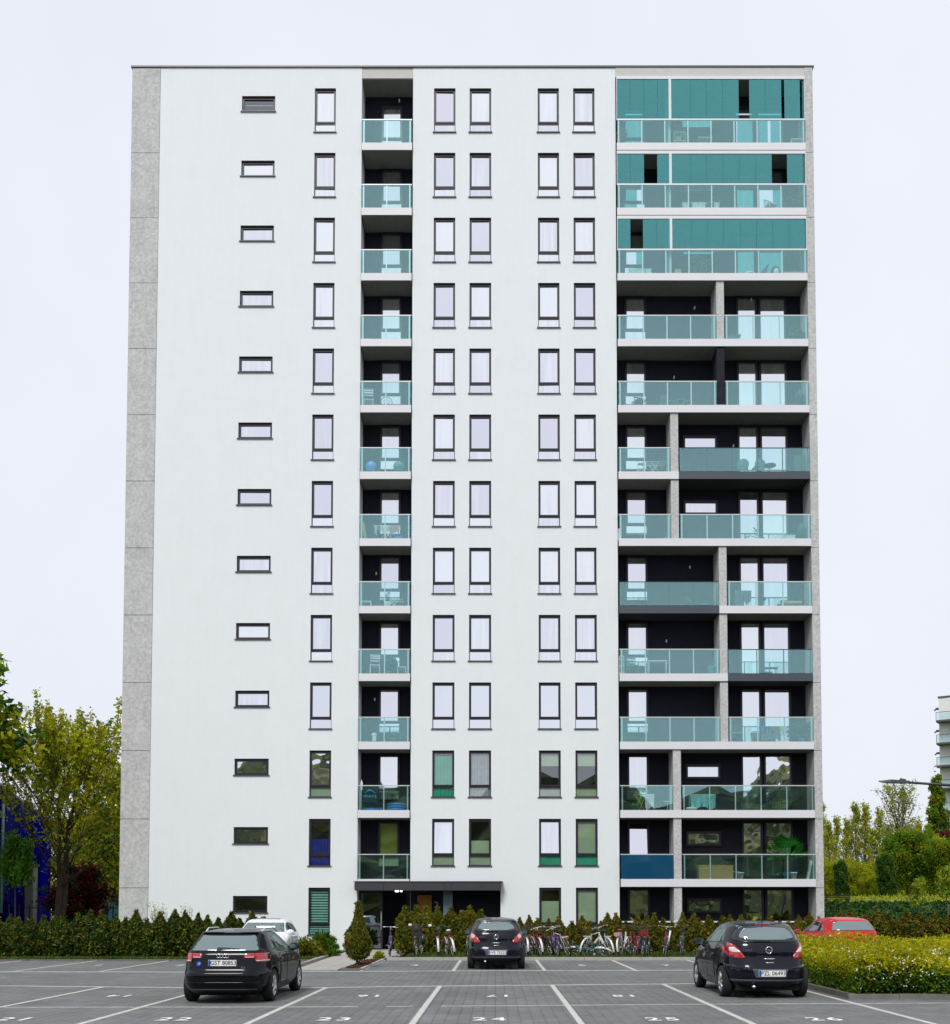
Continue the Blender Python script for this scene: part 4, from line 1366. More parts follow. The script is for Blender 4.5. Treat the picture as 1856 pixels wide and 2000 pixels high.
def bike_proto(step):
    WR, WB = 0.34, 1.06
    p = {}
    f = MB()
    bb, st, hd0, hd1 = (0, .43, .29), (0, .30, .86), (0, .90, .88), (0, .945, .70)
    f.tube([bb, st], .017).tube([bb, hd1], .022)
    if step:
        f.tube([(0, .37, .55), (0, .62, .5), (0, .9, .8)], .018)
    else:
        f.tube([(0, .315, .80), hd0], .018)
    f.tube([hd0, hd1], .02)
    for s in (-1, 1):
        f.tube([(s * .02, .43, .29), (s * .055, 0, WR)], .009, 5)
        f.tube([(s * .015, .315, .8), (s * .055, 0, WR)], .008, 5)
        f.tube([(s * .03, .955, .68), (s * .05, 1.0, .5), (s * .052, WB, WR)], .012, 5)
        f.tube([(s * .06, .02, WR), (s * .07, -.1, .74)], .006, 4)
        f.tube([(s * .07, -.22, .745), (s * .07, .25, .745)], .007, 4)
    for yy in (-.22, -.1, .05, .2):
        f.tube([(-.07, yy, .745), (.07, yy, .745)], .006, 4)
    p['frame'] = f.mesh('frame', M['bike_black'])
    ty, rm = MB(), MB()
    ty.torus((0, 0, 0), (1, 0, 0), WR - .02, .021, 30, 6)
    rm.torus((0, 0, 0), (1, 0, 0), WR - .046, .011, 30, 5)
    for k in range(14):
        t = 2 * math.pi * k / 14
        rm.tube([(.025 * (-1) ** k, 0, 0), (0, (WR - .05) * math.cos(t), (WR - .05) * math.sin(t))], .0022, 3, cap=False)
    rm.lathe([(.0, -.05), (.02, -.05), (.02, .05), (0, .05)], axis='x', n=8)
    p['tyre'], p['rim'] = ty.mesh('tyre', M['rubber']), rm.mesh('rim', M['steel'])
    p['hub'] = MB().lathe([(0, -.055), (.012, -.055), (.012, .055), (0, .055)], axis='x', n=6).mesh('wheel', M['steel'])
    h = MB().tube([(0, .90, .87), (0, .87, 1.0), (0, .9, 1.04)], .012, 6)
    if step:
        h.tube([(-.3, .62, 1.06), (-.29, .72, 1.1), (-.2, .88, 1.08), (0, .93, 1.05), (.2, .88, 1.08), (.29, .72, 1.1), (.3, .62, 1.06)], .012, 6)
    else:
        h.tube([(-.31, .82, 1.03), (-.15, .9, 1.05), (.15, .9, 1.05), (.31, .82, 1.03)], .012, 6)
    p['handlebar'] = h.mesh('handlebar', M['steel'])
    for s, nm_ in ((-1, 'grip_l'), (1, 'grip_r')):
        g = MB()
        g.tube([(s * .3, .63 if step else .83, 1.06 if step else 1.03), (s * .315, .55 if step else .78, 1.05 if step else 1.02)], .018, 6)
        p[nm_] = g.mesh('grip', M['vinyl'])
    s_ = MB()
    s_.sphere((0, .22, .955), (.085, .12, .035), 12, 6).sphere((0, .36, .96), (.035, .12, .025), 8, 5)
    s_.tube([(0, .30, .85), (0, .28, .94)], .012, 5)
    p['saddle'] = s_.mesh('saddle', M['vinyl'])
    def guard(cy, a0, a1):
        mb = MB()
        vs, fs = [], []
        n = 14
        for i in range(n + 1):
            t = a0 + (a1 - a0) * i / n
            for j, (dx, dr) in enumerate(((-.034, .028), (-.02, .042), (.02, .042), (.034, .028))):
                rr = WR + dr - .02
                vs.append((dx, cy + rr * math.cos(t), WR + rr * math.sin(t)))
        for i in range(n):
            for j in range(3):
                fs.append((i * 4 + j, i * 4 + j + 1, i * 4 + j + 5, i * 4 + j + 4))
        return mb.add(vs, fs, 0, True)
    p['mudguard_r'] = guard(0, R(30), R(205)).mesh('mudguard', M['bike_black'])
    p['mudguard_f'] = guard(WB, R(20), R(160)).mesh('mudguard', M['bike_black'])
    p['lamp'] = MB().sphere((0, -.24, .70), (.04, .02, .03), 8, 5).mesh('rear_reflector', M['lamp_red'])
    p['pedal'] = MB().tube([(-.07, .43, .29), (.07, .43, .29)], .012, 5).tube([(.07, .43, .29), (.075, .55, .2)], .01, 5).tube([(-.07, .43, .29), (-.075, .31, .38)], .01, 5).box(.08, .17, .51, .59, .19, .21).box(-.17, -.08, .27, .35, .37, .39).torus((.06, .43, .29), (1, 0, 0), .09, .008, 16, 4).mesh('crankset', M['steel'])
    p['pos'] = (0, WB)
    return p
BP = {True: bike_proto(True), False: bike_proto(False)}

def bike(label, u, yaw, lean, col, guard='bike_black', step=True, Y=36.9, front=False, z=0.08, saddle=None, loc=None, bar=None):
    p = BP[step]
    x = survey(u, 1866, Y)[0] if loc is None else loc[0]
    root = thing('bicycle', label, 'bicycle', (x, Y, z), (0, R(lean), R(yaw + (180 if front else 0))), 'bicycles parked along the kerb in front of the hedge')
    def put(name, me, m=None, parent=None, l=(0, 0, 0)):
        o = link(name, me, parent or root, l)
        if m:
            o.material_slots[0].link = 'OBJECT'
            o.material_slots[0].material = M[m]
        return o
    # the end nearest the camera stands on the spot (rear wheel, or front wheel when nose-out)
    dy = -1.06 if front else 0.0
    for yy in p['pos']:
        w_ = put('wheel', p['hub'], None, None, (0, yy + dy, .34))
        put('tyre', p['tyre'], None, w_)
        put('rim', p['rim'], None, w_)
    put('frame', p['frame'], col, None, (0, dy, 0))
    put('handlebar', p['handlebar'], bar or rnd.choice((None, 'bike_black', 'bike_black')), None, (0, dy, 0))
    for nm_ in ('grip_l', 'grip_r'):
        put('grip', p[nm_], None, None, (0, dy, 0))
    put('saddle', p['saddle'], saddle, None, (0, dy, 0))
    put('mudguard', p['mudguard_r'], guard, None, (0, dy, 0))
    put('mudguard', p['mudguard_f'], guard, None, (0, dy, 0))
    put('rear_reflector', p['lamp'], None, None, (0, dy, 0))
    put('crankset', p['pedal'], None, None, (0, dy, 0))
    return root
b = bike('dark bicycle nearest the entrance door, next to the pointed conifer', 762, 8, 3, 'bike_navy', 'bike_navy', False, 37.4)
b = bike('black bicycle carrying a dark child seat and side bag, second from the entrance', 812, -6, 2, 'bike_black', 'bike_black', True, 37.0)
cs = MB().sphere((0, .0, .98), (.19, .15, .2), 14, 8).box(-.16, .16, -.12, -.05, .75, 1.12)
part('child_seat', cs, M['vinyl'], b)
part('side_bag', MB().sphere((.24, .05, .62), (.1, .17, .2), 12, 8), M['bike_black'], b)
for s in (-1, 1):
    part('bar_mirror', MB().sphere((s * .37, .66, 1.12), (.07, .02, .05), 10, 6), M['bike_white'], b)
bike('bicycle with a white rear mudguard, left of the pair beside the centre car', 857, 4, -3, 'bike_navy', 'bike_white', True, 37.0, bar='bike_green')
bike('brown and white bicycle leaning left beside the white-mudguard one', 886, 14, -9, 'bike_brown', 'bike_white', False, 37.0, saddle='bike_white')
bike('dark green bicycle mostly hidden behind the left side of the centre car', 912, -4, 4, 'bike_green', 'bike_green', True, 37.6)
bike('bicycle with a white rear mudguard close to the right mirror of the centre car', 1030, 6, -2, 'bike_navy', 'bike_white', True, 37.3)
bike('green bicycle leaning left in the cluster right of the centre car', 1041, 12, -10, 'bike_green', 'bike_black', True, 37.6)
bike('bicycle with red saddle and white front fork, in the cluster right of the centre car', 1058, 10, -8, 'bike_red', 'bike_white', True, 36.9, saddle='leather')
bike('dark bicycle with a tilted white handlebar and pale rear tyre, behind the red-saddled one', 1077, 16, -14, 'bike_black', 'bike_black', False, 37.5, bar='bike_white')
bike('purple bicycle with a red rear lamp, in the cluster right of the centre car', 1091, 8, -5, 'bike_violet', 'bike_navy', True, 36.9)
bike('bicycle with a slanting white frame tube, leaning left at the right end of the cluster', 1112, 18, -16, 'bike_white', 'bike_black', False, 36.9)
bike('white bicycle turned sideways with its pale wheel swung out to the left', 1139, -32, 14, 'bike_white', 'bike_white', False, 37.2)
bike('teal bicycle tipped over on the grass with its white mudguard on the ground', 1186, 58, -62, 'bike_teal', 'bike_white', True, 37.2, z=0.1)
bike('white bicycle standing over the fallen teal one', 1196, 12, -13, 'bike_white', 'bike_white', True, 36.9)
b = bike('white bicycle with a pink rack bag and handlebar, front wheel turned to the right', 1213, -24, -6, 'bike_white', 'bike_white', True, 37.0, saddle='leather')
part('rack_bag', MB().box(-.11, .11, -.2, .08, .76, .88), pbr('pink_bag', (0.5, 0.22, 0.3), 0.7, var=0.1), b)
bike('dark red bicycle with a white rear light, left of the bicycle with the red basket', 1240, 6, 5, 'bike_red', 'bike_red', True, 37.4)
b = bike('dark bicycle carrying a red basket on its rack', 1256, 2, 1, 'bike_violet', 'bike_navy', True, 36.9)
part('basket', MB().box(-.15, .15, -.22, .1, .78, .95), M['bike_red'], b)
bike('dark bicycle standing just right of the red-basket bicycle', 1268, -5, -2, 'bike_black', 'bike_black', True, 37.0)
b = bike('bicycle with an upright white front mudguard, left of the last dark bicycle', 1301, -5, 5, 'bike_red', 'bike_black', True, 37.0)
part('reflective_strip', MB().tube([(.02, -.26, .42), (.06, -.27, .95)], .032, 6), M['bike_white'], b)
bike('dark bicycle at the right end of the row before the five-door hatchback', 1327, -14, 8, 'bike_teal', 'bike_black', False, 37.3)

# ------------------------------------------------------------------ street lamp, bench
lm = pbr('lamp_post_paint', (0.05, 0.045, 0.06), 0.5, metal=0.3, var=0.05)
sl = thing('street_lamp', 'dark street lamp whose long arm reaches in from the right edge under the sky', 'street lamp', (16.1, 34.0, 0))
part('pole', MB().tube([(0, 0, 0), (0, 0, 5.4)], [.09, .06], 12), lm, sl)
part('arm', MB().tube([(0, 0, 5.35), (-.35, 0, 5.83), (-1.0, 0, 5.92), (-2.35, 0, 6.01)], [.06, .055, .05, .04], 10), lm, sl)
hd = MB()
hd.add([(-3.32, -.03, 6.03), (-3.32, .03, 6.03), (-2.95, .13, 5.99), (-2.95, -.13, 5.99), (-2.3, .1, 5.98), (-2.3, -.1, 5.98), (-3.3, -.02, 6.06), (-3.3, .02, 6.06), (-2.95, .1, 6.10), (-2.95, -.1, 6.10), (-2.3, .07, 6.06), (-2.3, -.07, 6.06)],
       [(0, 1, 2, 3), (3, 2, 4, 5), (6, 9, 8, 7), (9, 11, 10, 8), (0, 3, 9, 6), (3, 5, 11, 9), (1, 7, 8, 2), (2, 8, 10, 4), (0, 6, 7, 1), (5, 4, 10, 11)])
hd.tube([(-2.42, 0, 6.06), (-2.6, 0, 6.1)], .06, 8)
part('lamp_head', hd, lm, sl)
# ------------------------------------------------------------------ plants
M.update(
    thuja_a=leaf('arborvitae_green', (0.094, 0.132, 0.009), 0.25),
    thuja_b=leaf('arborvitae_olive', (0.190, 0.167, 0.009), 0.25),
    thuja_c=leaf('arborvitae_deep', (0.035, 0.062, 0.007), 0.15),
    thuja_e=leaf('arborvitae_dark', (0.014, 0.05, 0.006), 0.12),
    thuja_d=leaf('arborvitae_rust', (0.17, 0.085, 0.008), 0.2),
    bark=pbr('bark', (0.055, 0.038, 0.026), 0.95, var=0.35, scale=6, bump=0.6, bscale=20),
    bark_grey=pbr('grey_bark', (0.13, 0.105, 0.09), 0.95, var=0.3, scale=6, bump=0.5, bscale=20),
    lf_yellow=leaf('leaf_yellow_green', (0.47, 0.48, 0.014), 0.5),
    lf_olive=leaf('leaf_olive', (0.31, 0.31, 0.012), 0.5),
    lf_green=leaf('leaf_green', (0.12, 0.24, 0.012), 0.5),
    lf_dark=leaf('leaf_dark_green', (0.024, 0.075, 0.012), 0.3),
    lf_lime=leaf('leaf_lime', (0.508, 0.460, 0.008), 0.5),
    lf_red=leaf('leaf_red', (0.11, 0.01, 0.012), 0.3),
    lf_bright=leaf('leaf_bright_green', (0.07, 0.2, 0.012), 0.4),
    petal=pbr('white_petals', (0.8, 0.79, 0.66), 0.7, var=0.05),
)
def cone_pts(g, n, H, Rr, prof):
    t = g.random(n) ** 0.8
    r = np.interp(t, [p[0] for p in prof], [p[1] for p in prof]) * Rr
    k = 0.72 + 0.33 * np.sqrt(g.random(n))
    a = g.uniform(0, 2 * math.pi, n)
    lob = 1 + 0.13 * np.sin(a * 3 + t * 9) + 0.10 * np.sin(a * 5 - t * 17)
    return np.stack([r * k * lob * np.cos(a), r * k * lob * np.sin(a), t * H], 1)
TH_PROF = [(0, .6), (.12, .9), (.35, 1.0), (.6, .96), (.78, .76), (.9, .44), (.97, .2), (1, .05)]
def shrub_mesh(seed, H, Rr, n, size, mats, w_, prof=TH_PROF, upright=.75, aspect=2.4, core=True):
    g = np.random.default_rng(seed)
    p = cone_pts(g, n, H, Rr, prof)
    # leading shoots
    k = n // 14
    q = np.stack([g.normal(0, Rr * .10, k), g.normal(0, Rr * .10, k), H * (0.82 + 0.25 * g.random(k))], 1)
    p = np.concatenate([p, q])
    fl = leaf_cloud('foliage', p, size, mats, g.choice(len(mats), len(p), p=w_), seed, upright, aspect)
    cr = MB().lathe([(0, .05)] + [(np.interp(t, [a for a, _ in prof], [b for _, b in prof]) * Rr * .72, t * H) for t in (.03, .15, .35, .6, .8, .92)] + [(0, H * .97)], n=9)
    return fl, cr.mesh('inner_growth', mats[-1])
stem_me = MB().tube([(0, 0, -.02), (0, 0, .3)], [.03, .025], 6).mesh('trunk', M['bark'])
def variants(seed, k, mats, w_, H=1.5, Rr=.29, n=1500, size=.055):
    return [shrub_mesh(seed + i, H, Rr, n, size, mats, w_) for i in range(k)]
TG = [M['thuja_a'], M['thuja_b'], M['thuja_d'], M['thuja_c']]
V_L = variants(100, 5, [M['thuja_a'], M['thuja_b'], M['thuja_d'], M['thuja_c'], M['thuja_e']], [.16, .16, .05, .33, .30])
V_R = variants(200, 5, TG, [.26, .30, .24, .20])
V_Y = variants(300, 3, TG, [.34, .46, .06, .14], 1.75, .38, 2400, .06)

def hedge_plant(vs, label, loc, sx, sz, group):
    fl, cr = rnd.choice(vs)
    root = thing('conifer_shrub', label, 'shrub', loc, (R(rnd.uniform(-3, 3)), R(rnd.uniform(-3, 3)), rnd.uniform(0, 6.28)), group)
    root.scale = (sx, sx, sz)
    link('foliage', fl, root)
    link('inner_growth', cr, root)
    link('trunk', stem_me, root)
    return root
xs = np.arange(-19.2, -7.9, .42)
for i, x in enumerate(xs):
    hedge_plant(V_L, f'{ordinal(i + 1)} small conifer from the left in the dark green hedge left of the cars', (x + rnd.uniform(-.05, .05), 36.9 + rnd.uniform(-.12, .12), .03), rnd.uniform(.95, 1.2), rnd.uniform(.88, 1.1), 'conifers in the hedge left of the cars')
k = 0
for u, h in ((792, 1.0), (812, 1.02), (836, 1.0), (852, .98), (880, .97), (900, .9), (918, 1.0), (936, .92)):
    k += 1
    hedge_plant(V_Y, f'{ordinal(k)} conifer from the door among the tall yellow-green ones behind the bicycles', (survey(u, 1800, 40.0)[0], 40.0 + rnd.uniform(-.2, .2), .05), rnd.uniform(.95, 1.15), h, 'tall yellow-green conifers near the entrance')
x = .55
k = 0
while x < 13.4:
    k += 1
    hedge_plant(V_R, f'{ordinal(k)} brownish conifer from the centre car in the low hedge behind the bicycles', (x, 40.2 + rnd.uniform(-.2, .2), .05), rnd.uniform(.85, 1.15), rnd.uniform(.78, 1.02), 'low brownish conifers along the building')
    x += rnd.uniform(.3, .46)
x, k = 13.7, 0
while x < 20.6:
    k += 1
    hedge_plant(V_R, f'{ordinal(k)} brown-green conifer counted rightwards from the tower corner, behind the red car', (x, 41.0 + rnd.uniform(-.2, .2), .0), rnd.uniform(1.15, 1.5), rnd.uniform(.95, 1.15), 'brown-green conifers behind the red car')
    x += rnd.uniform(.48, .62)

# pointed conifer beside the path
fl, cr = shrub_mesh(41, 1.72, .47, 5200, .05, [M['thuja_b'], M['thuja_a'], M['thuja_d'], M['thuja_c']], [.34, .30, .12, .24], [(0, .35), (.1, .8), (.25, 1.0), (.42, .9), (.58, .6), (.7, .36), (.82, .24), (.93, .14), (1, .02)])
cn = thing('pointed_conifer', 'bushy yellow-green conifer with a narrow pointed top beside the pale footpath', 'conifer', (-4.22, 31.5, .05))
cn.scale = (.86, .86, .98)
link('foliage', fl, cn, (0, 0, .18))
link('inner_growth', cr, cn, (0, 0, .18))
part('trunk', MB().tube([(-.02, 0, -.05), (.0, 0, .5)], [.05, .03], 7).tube([(.03, .02, -.05), (.1, .05, .4)], [.03, .02], 6).tube([(-.03, 0, -.05), (-.09, .02, .4)], [.03, .02], 6), M['bark_grey'], cn)
litter_p = np.random.default_rng(5)
p = np.stack([litter_p.uniform(-4.38, -3.95, 900), litter_p.uniform(29.95, 35, 900), litter_p.uniform(.05, .09, 900)], 1)
setting(link('fallen_leaves', leaf_cloud('fallen_leaves', p, .045, [M['soil'], pbr('dry_leaf', (0.13, 0.05, 0.02), .9, var=.3)], litter_p.integers(0, 2, 900), 5, 0, 1.6)), 'stuff')

def mound(name, label, cat, loc, rx, ry, h, n, size, mats, w_, seed, upright=.3, aspect=1.7, group=None, rot=0):
    g = np.random.default_rng(seed)
    d = g.normal(size=(n, 3))
    d[:, 2] = np.abs(d[:, 2])
    d /= np.linalg.norm(d, axis=1)[:, None]
    a = np.arctan2(d[:, 1], d[:, 0])
    k = (.68 + .36 * g.random(n)) * (1 + .14 * np.sin(3 * a + seed) + .1 * np.sin(7 * a + 4 * d[:, 2]))
    p = d * k[:, None] * np.array([rx, ry, h])
    root = thing(name, label, cat, loc, (0, 0, rot), group)
    link('foliage', leaf_cloud('foliage', p, size, mats, g.choice(len(mats), n, p=w_), seed, upright, aspect), root)
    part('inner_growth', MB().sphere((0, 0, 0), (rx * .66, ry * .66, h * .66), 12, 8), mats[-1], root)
    part('stem', MB().tube([(0, 0, -.05), (0, 0, h * .5)], [.03, .02], 5), M['bark'], root)
    return root
mound('juniper_shrub', 'spreading yellow-green juniper just right of the black sporty hatchback', 'shrub', (-6.95, 37.6, .02), .62, .8, .62, 2600, .06, [M['thuja_b'], M['thuja_a'], M['thuja_c']], [.55, .3, .15], 51, .2, 3.2)
mound('juniper_shrub', 'feathery green juniper against the white wall left of the footpath', 'shrub', (-6.55, 38.7, .02), .55, .6, .82, 2600, .06, [M['lf_green'], M['thuja_a'], M['lf_dark']], [.4, .35, .25], 52, .75, 3.2)
mound('low_shrub', 'tiny golden shrub at the foot of the entrance door', 'shrub', (-4.15, 36.6, .05), .2, .2, .22, 420, .05, [M['lf_yellow'], M['lf_olive']], [.6, .4], 53)
def twiggy(label, loc, H, seed, n=26):
    g = random.Random(seed)
    root = thing('twiggy_shrub', label, 'shrub', loc)
    mb, pts = MB(), []
    for i in range(n):
        a, s = g.uniform(0, 6.28), g.uniform(.1, .45)
        q = Vector((math.cos(a) * s, math.sin(a) * s * .6, H * g.uniform(.7, 1.0)))
        mb.tube([(0, 0, 0), q * .5 + Vector((0, 0, .1)), q], [.012, .008, .003], 4)
        for j in range(16):
            pts.append(q * g.uniform(.45, 1.02) + Vector((g.gauss(0, .03), g.gauss(0, .03), g.gauss(0, .03))))
    part('stem', mb, M['bark'], root)
    link('foliage', leaf_cloud('foliage', [tuple(p) for p in pts], .045, [M['lf_yellow'], M['lf_olive']], np.random.default_rng(seed).integers(0, 2, len(pts)), seed), root)
    return root
twiggy('yellow-leaved twiggy shrub poking above the hedge by the concrete corner', (-13.35, 40.5, 0), 2.15, 61)
twiggy('thinner bare twiggy shrub above the hedge, right of the yellow-leaved one', (-12.2, 40.5, 0), 1.95, 62, 14)

# ---- flowering hedge in the right-hand bed
g = np.random.default_rng(77)
hx0, hx1, hy0, hy1 = 7.15, 17.5, 20.45, 28.2
n = 78000
top = g.random(n) < .62
x = g.uniform(hx0, hx1, n)
y = np.where(top, hy0 + (hy1 - hy0) * g.random(n) ** 1.5, hy0 + np.abs(g.normal(0, .22, n)))
hgt = .80 + .13 * np.sin(x * 1.7 + 1) * np.sin(y * 1.3) + .08 * np.sin(x * 4.1 + y * 2.3) + .12 * (y - hy0) / (hy1 - hy0)
left = g.random(n) < .13
x = np.where(left, hx0 + np.abs(g.normal(0, .2, n)) - .06, x)
edge = np.minimum(1, np.minimum((x - hx0 + .25) / .6, (y - hy0 + .3) / .65))
hgt = hgt * (0.55 + .45 * np.clip(edge, 0, 1))
z = np.where(top & ~left, hgt * (1 - .28 * g.random(n) ** 2) + g.normal(0, .035, n), hgt * g.random(n) ** .75)
bulge = .16 * np.sin(x * 2.3) + .1 * np.sin(x * 5.1)
y = np.where(top, y, y - bulge - .12 * np.sin(np.clip(z / .8, 0, 1) * 3.1))
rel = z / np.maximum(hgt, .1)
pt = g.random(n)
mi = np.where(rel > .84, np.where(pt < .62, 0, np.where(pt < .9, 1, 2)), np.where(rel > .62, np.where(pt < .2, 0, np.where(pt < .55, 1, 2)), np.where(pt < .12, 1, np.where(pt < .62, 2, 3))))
fh = thing('flowering_hedge', 'broad yellow-green hedge dotted with small white flowers in the kerbed bed at right', 'hedge', (0, 0, .08))
hm = [M['lf_lime'], M['lf_olive'], M['lf_green'], M['lf_dark']]
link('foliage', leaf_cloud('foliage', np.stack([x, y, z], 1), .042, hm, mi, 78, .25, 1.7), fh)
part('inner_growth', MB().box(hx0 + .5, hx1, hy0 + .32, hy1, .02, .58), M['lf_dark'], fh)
k = 700
fx_ = g.uniform(hx0, hx1, k)
fz = np.abs(g.normal(.62, .2, k))
fy = hy0 - .16 + np.clip(fz - .45, 0, 1) * g.uniform(0, 2.4, k) - .1 * np.sin(fx_ * 2.3)
clump = np.repeat(np.stack([fx_, fy, np.minimum(fz, .88)], 1), 3, 0) + g.normal(0, .022, (k * 3, 3))
setting(link('blossoms', leaf_cloud('blossoms', clump, .027, [M['petal']], np.zeros(len(clump), int), 79, 0, 1.2), fh), 'stuff')

# ------------------------------------------------------------------ trees
def grow(seed, H, env, n_limb, rise, twigs, per, sigma, size, mats, w_, t0=.2, tr=.18, wob=.25, bark='bark', lean=(0, 0), asp=1.7, upright=.2, twig_up=.5, stems=1, limb_r=.35, shoots=0, shoot_l=1.4):
    """trunk(s) + limbs + twigs as one wood mesh; leaves gathered round the twigs. env: radius of the crown (m) over relative height"""
    r_ = random.Random(seed)
    g = np.random.default_rng(seed)
    wood = MB()
    tips = []
    for s in range(stems):
        off = Vector((r_.uniform(-1, 1), r_.uniform(-1, 1), 0)) * (.25 if stems > 1 else 0)
        sp = Vector((r_.uniform(-1, 1), r_.uniform(-1, 1), 0)) * (env(.5) * .35 if stems > 1 else 0)
        spine = []
        for i in range(9):
            t = i / 8
            spine.append(off + sp * t + Vector((lean[0] * t + r_.gauss(0, wob) * t * .5, lean[1] * t + r_.gauss(0, wob) * t * .5, H * .93 * t)))
        wood.tube(spine, [tr * (1 - .93 * i / 8) * (1.35 if i == 0 else 1) + .012 for i in range(9)], 8)
        for k in range(max(2, n_limb // stems)):
            t = t0 + (.96 - t0) * ((k + r_.random()) / max(2, n_limb // stems)) ** .9
            i = min(7, int(t * 8))
            p0 = spine[i].lerp(spine[i + 1], t * 8 - i)
            a = k * 2.4 + r_.uniform(-.5, .5)
            L = max(.3, env(min(.99, t + .08)) * r_.uniform(.7, 1.08))
            up = rise * r_.uniform(.7, 1.3)
            d = Vector((math.cos(a), math.sin(a), up))
            p3 = p0 + d * L
            p3.z = min(p3.z, H * r_.uniform(.96, 1.05))
            pm_ = p0.lerp(p3, .5) + Vector((r_.gauss(0, .06), r_.gauss(0, .06), -.05 * L)) * 1.0
            lr = max(.012, tr * limb_r * (1 - t * .7))
            wood.tube([p0, pm_, p3], [lr, lr * .6, .01], 5)
            for q in range(twigs):
                f = r_.uniform(.3, 1.0)
                b0 = p0.lerp(pm_, f * 2) if f < .5 else pm_.lerp(p3, f * 2 - 1)
                dd = Vector((r_.gauss(0, 1), r_.gauss(0, 1), r_.gauss(twig_up, .6)))
                dd.normalize()
                l_ = max(.25, env(min(.99, b0.z / H)) * .38) * r_.uniform(.6, 1.3)
                b1 = b0 + dd * l_ + d.normalized() * l_ * .4
                wood.tube([b0, b1], [.01 + lr * .2, .005], 3, cap=False)
                tips.append((b0, b1))
        tips.append((spine[6], spine[8] + Vector((0, 0, H * .05))))
    # long upright shoots rising out of the crown
    outer = [t_ for t_ in tips if t_[1].z > H * .5]
    for q in range(shoots):
        b0 = outer[r_.randrange(len(outer))][1]
        l_ = shoot_l * r_.uniform(.5, 1.15)
        b1 = b0 + Vector((b0.x * .09 + r_.gauss(0, .1), b0.y * .09 + r_.gauss(0, .1), l_))
        wood.tube([b0, b0.lerp(b1, .5) + Vector((r_.gauss(0, .03), r_.gauss(0, .03), 0)), b1], [.018, .012, .005], 3, cap=False)
        for f in range(3):
            tips.append((b0.lerp(b1, f / 3), b0.lerp(b1, (f + 1) / 3)))
    A = np.array([tuple(a) for a, _ in tips])
    B = np.array([tuple(b_) for _, b_ in tips])
    nT = len(tips)
    tt = g.random((nT, per)) ** .8
    P = A[:, None, :] + (B - A)[:, None, :] * (tt[:, :, None] * 1.1) + g.normal(0, sigma, (nT, per, 3))
    tone = g.choice(len(mats), nT, p=w_)
    mi_ = np.where(g.random((nT, per)) < .7, tone[:, None], g.choice(len(mats), (nT, per), p=w_))
    return wood.mesh('trunk', M[bark]), leaf_cloud('crown', P.reshape(-1, 3), size, [M[m] for m in mats], mi_.ravel(), seed, upright, asp)
def tree(name, label, loc, meshes, scale=1, rot=0, group=None, cat='tree'):
    o = thing(name, label, cat, loc, (0, 0, rot), group)
    o.scale = scale if isinstance(scale, tuple) else (scale,) * 3
    link('trunk', meshes[0], o)
    link('crown', meshes[1], o)
    return o
def bell(r0, r1, r2, pk=.45):
    return lambda t: (r0 + (r1 - r0) * min(1, t / pk)) if t < pk else r1 + (r2 - r1) * ((t - pk) / (1 - pk)) ** 1.4

# left-hand trees
tA = grow(5, 9.6, bell(2.4, 3.4, 1.5, .5), 58, 1.2, 8, 22, .085, .10, ['lf_yellow', 'lf_olive', 'lf_green'], [.6, .28, .12], t0=.3, tr=.17, wob=.3, twig_up=1.3, upright=.3, stems=2, limb_r=.3, shoots=150, shoot_l=1.3)
tree('maple_tree', 'tall yellow-green tree with upright twigs before the blue building', (-19.9, 46.5, 0), tA, 1.0, .4)
tB = grow(8, 13.2, bell(2.6, 3.0, 1.4, .7), 40, .25, 8, 40, .2, .2, ['lf_green', 'lf_yellow', 'lf_dark'], [.5, .24, .26], t0=.62, tr=.28, twig_up=0)
tree('linden_tree', 'dark green large-leaved tree cut off by the left edge of the picture', (-22.55, 42.0, 0), tB, 1.0, 1.1)
tC = grow(12, 8.6, bell(3.0, 3.9, 1.2, .4), 50, .6, 9, 36, .2, .13, ['lf_olive', 'lf_green', 'lf_yellow', 'lf_dark'], [.42, .2, .22, .16], t0=.1, tr=.2)
tree('olive_tree', 'dense olive-yellow tree hugging the concrete corner of the tower', (-20.4, 57.0, 0), tC, (1.0, 1.0, 1.12), 0, 'background trees on the left')
tree('olive_tree', 'darker broad tree behind the red-leaved maple', (-24.3, 66.0, 0), tC, (1.05, 1.05, .95), 2.2, 'background trees on the left')
tree('olive_tree', 'round green tree far behind, between the blue building and the red-leaved maple', (-34.5, 84.0, 0), tC, (1.1, 1.1, 1.1), 4.0, 'background trees on the left')
tD = grow(15, 4.2, bell(1.2, 1.5, .5, .5), 22, .4, 7, 60, .14, .11, ['lf_red', 'lf_red', 'lf_dark'], [.5, .3, .2], t0=.25, tr=.08)
tree('red_maple', 'small red-leaved maple left of the concrete corner', (-21.4, 52.5, 0), tD, 1.0)
tE = grow(16, 5.2, bell(1.3, 1.7, .8, .5), 24, .5, 7, 44, .2, .13, ['lf_bright', 'lf_green', 'lf_dark'], [.5, .35, .15], t0=.6, tr=.09)
tree('young_tree', 'bright green young tree in front of the blue building', (-20.9, 44.6, 0), tE, (.5, .5, .93), 0)
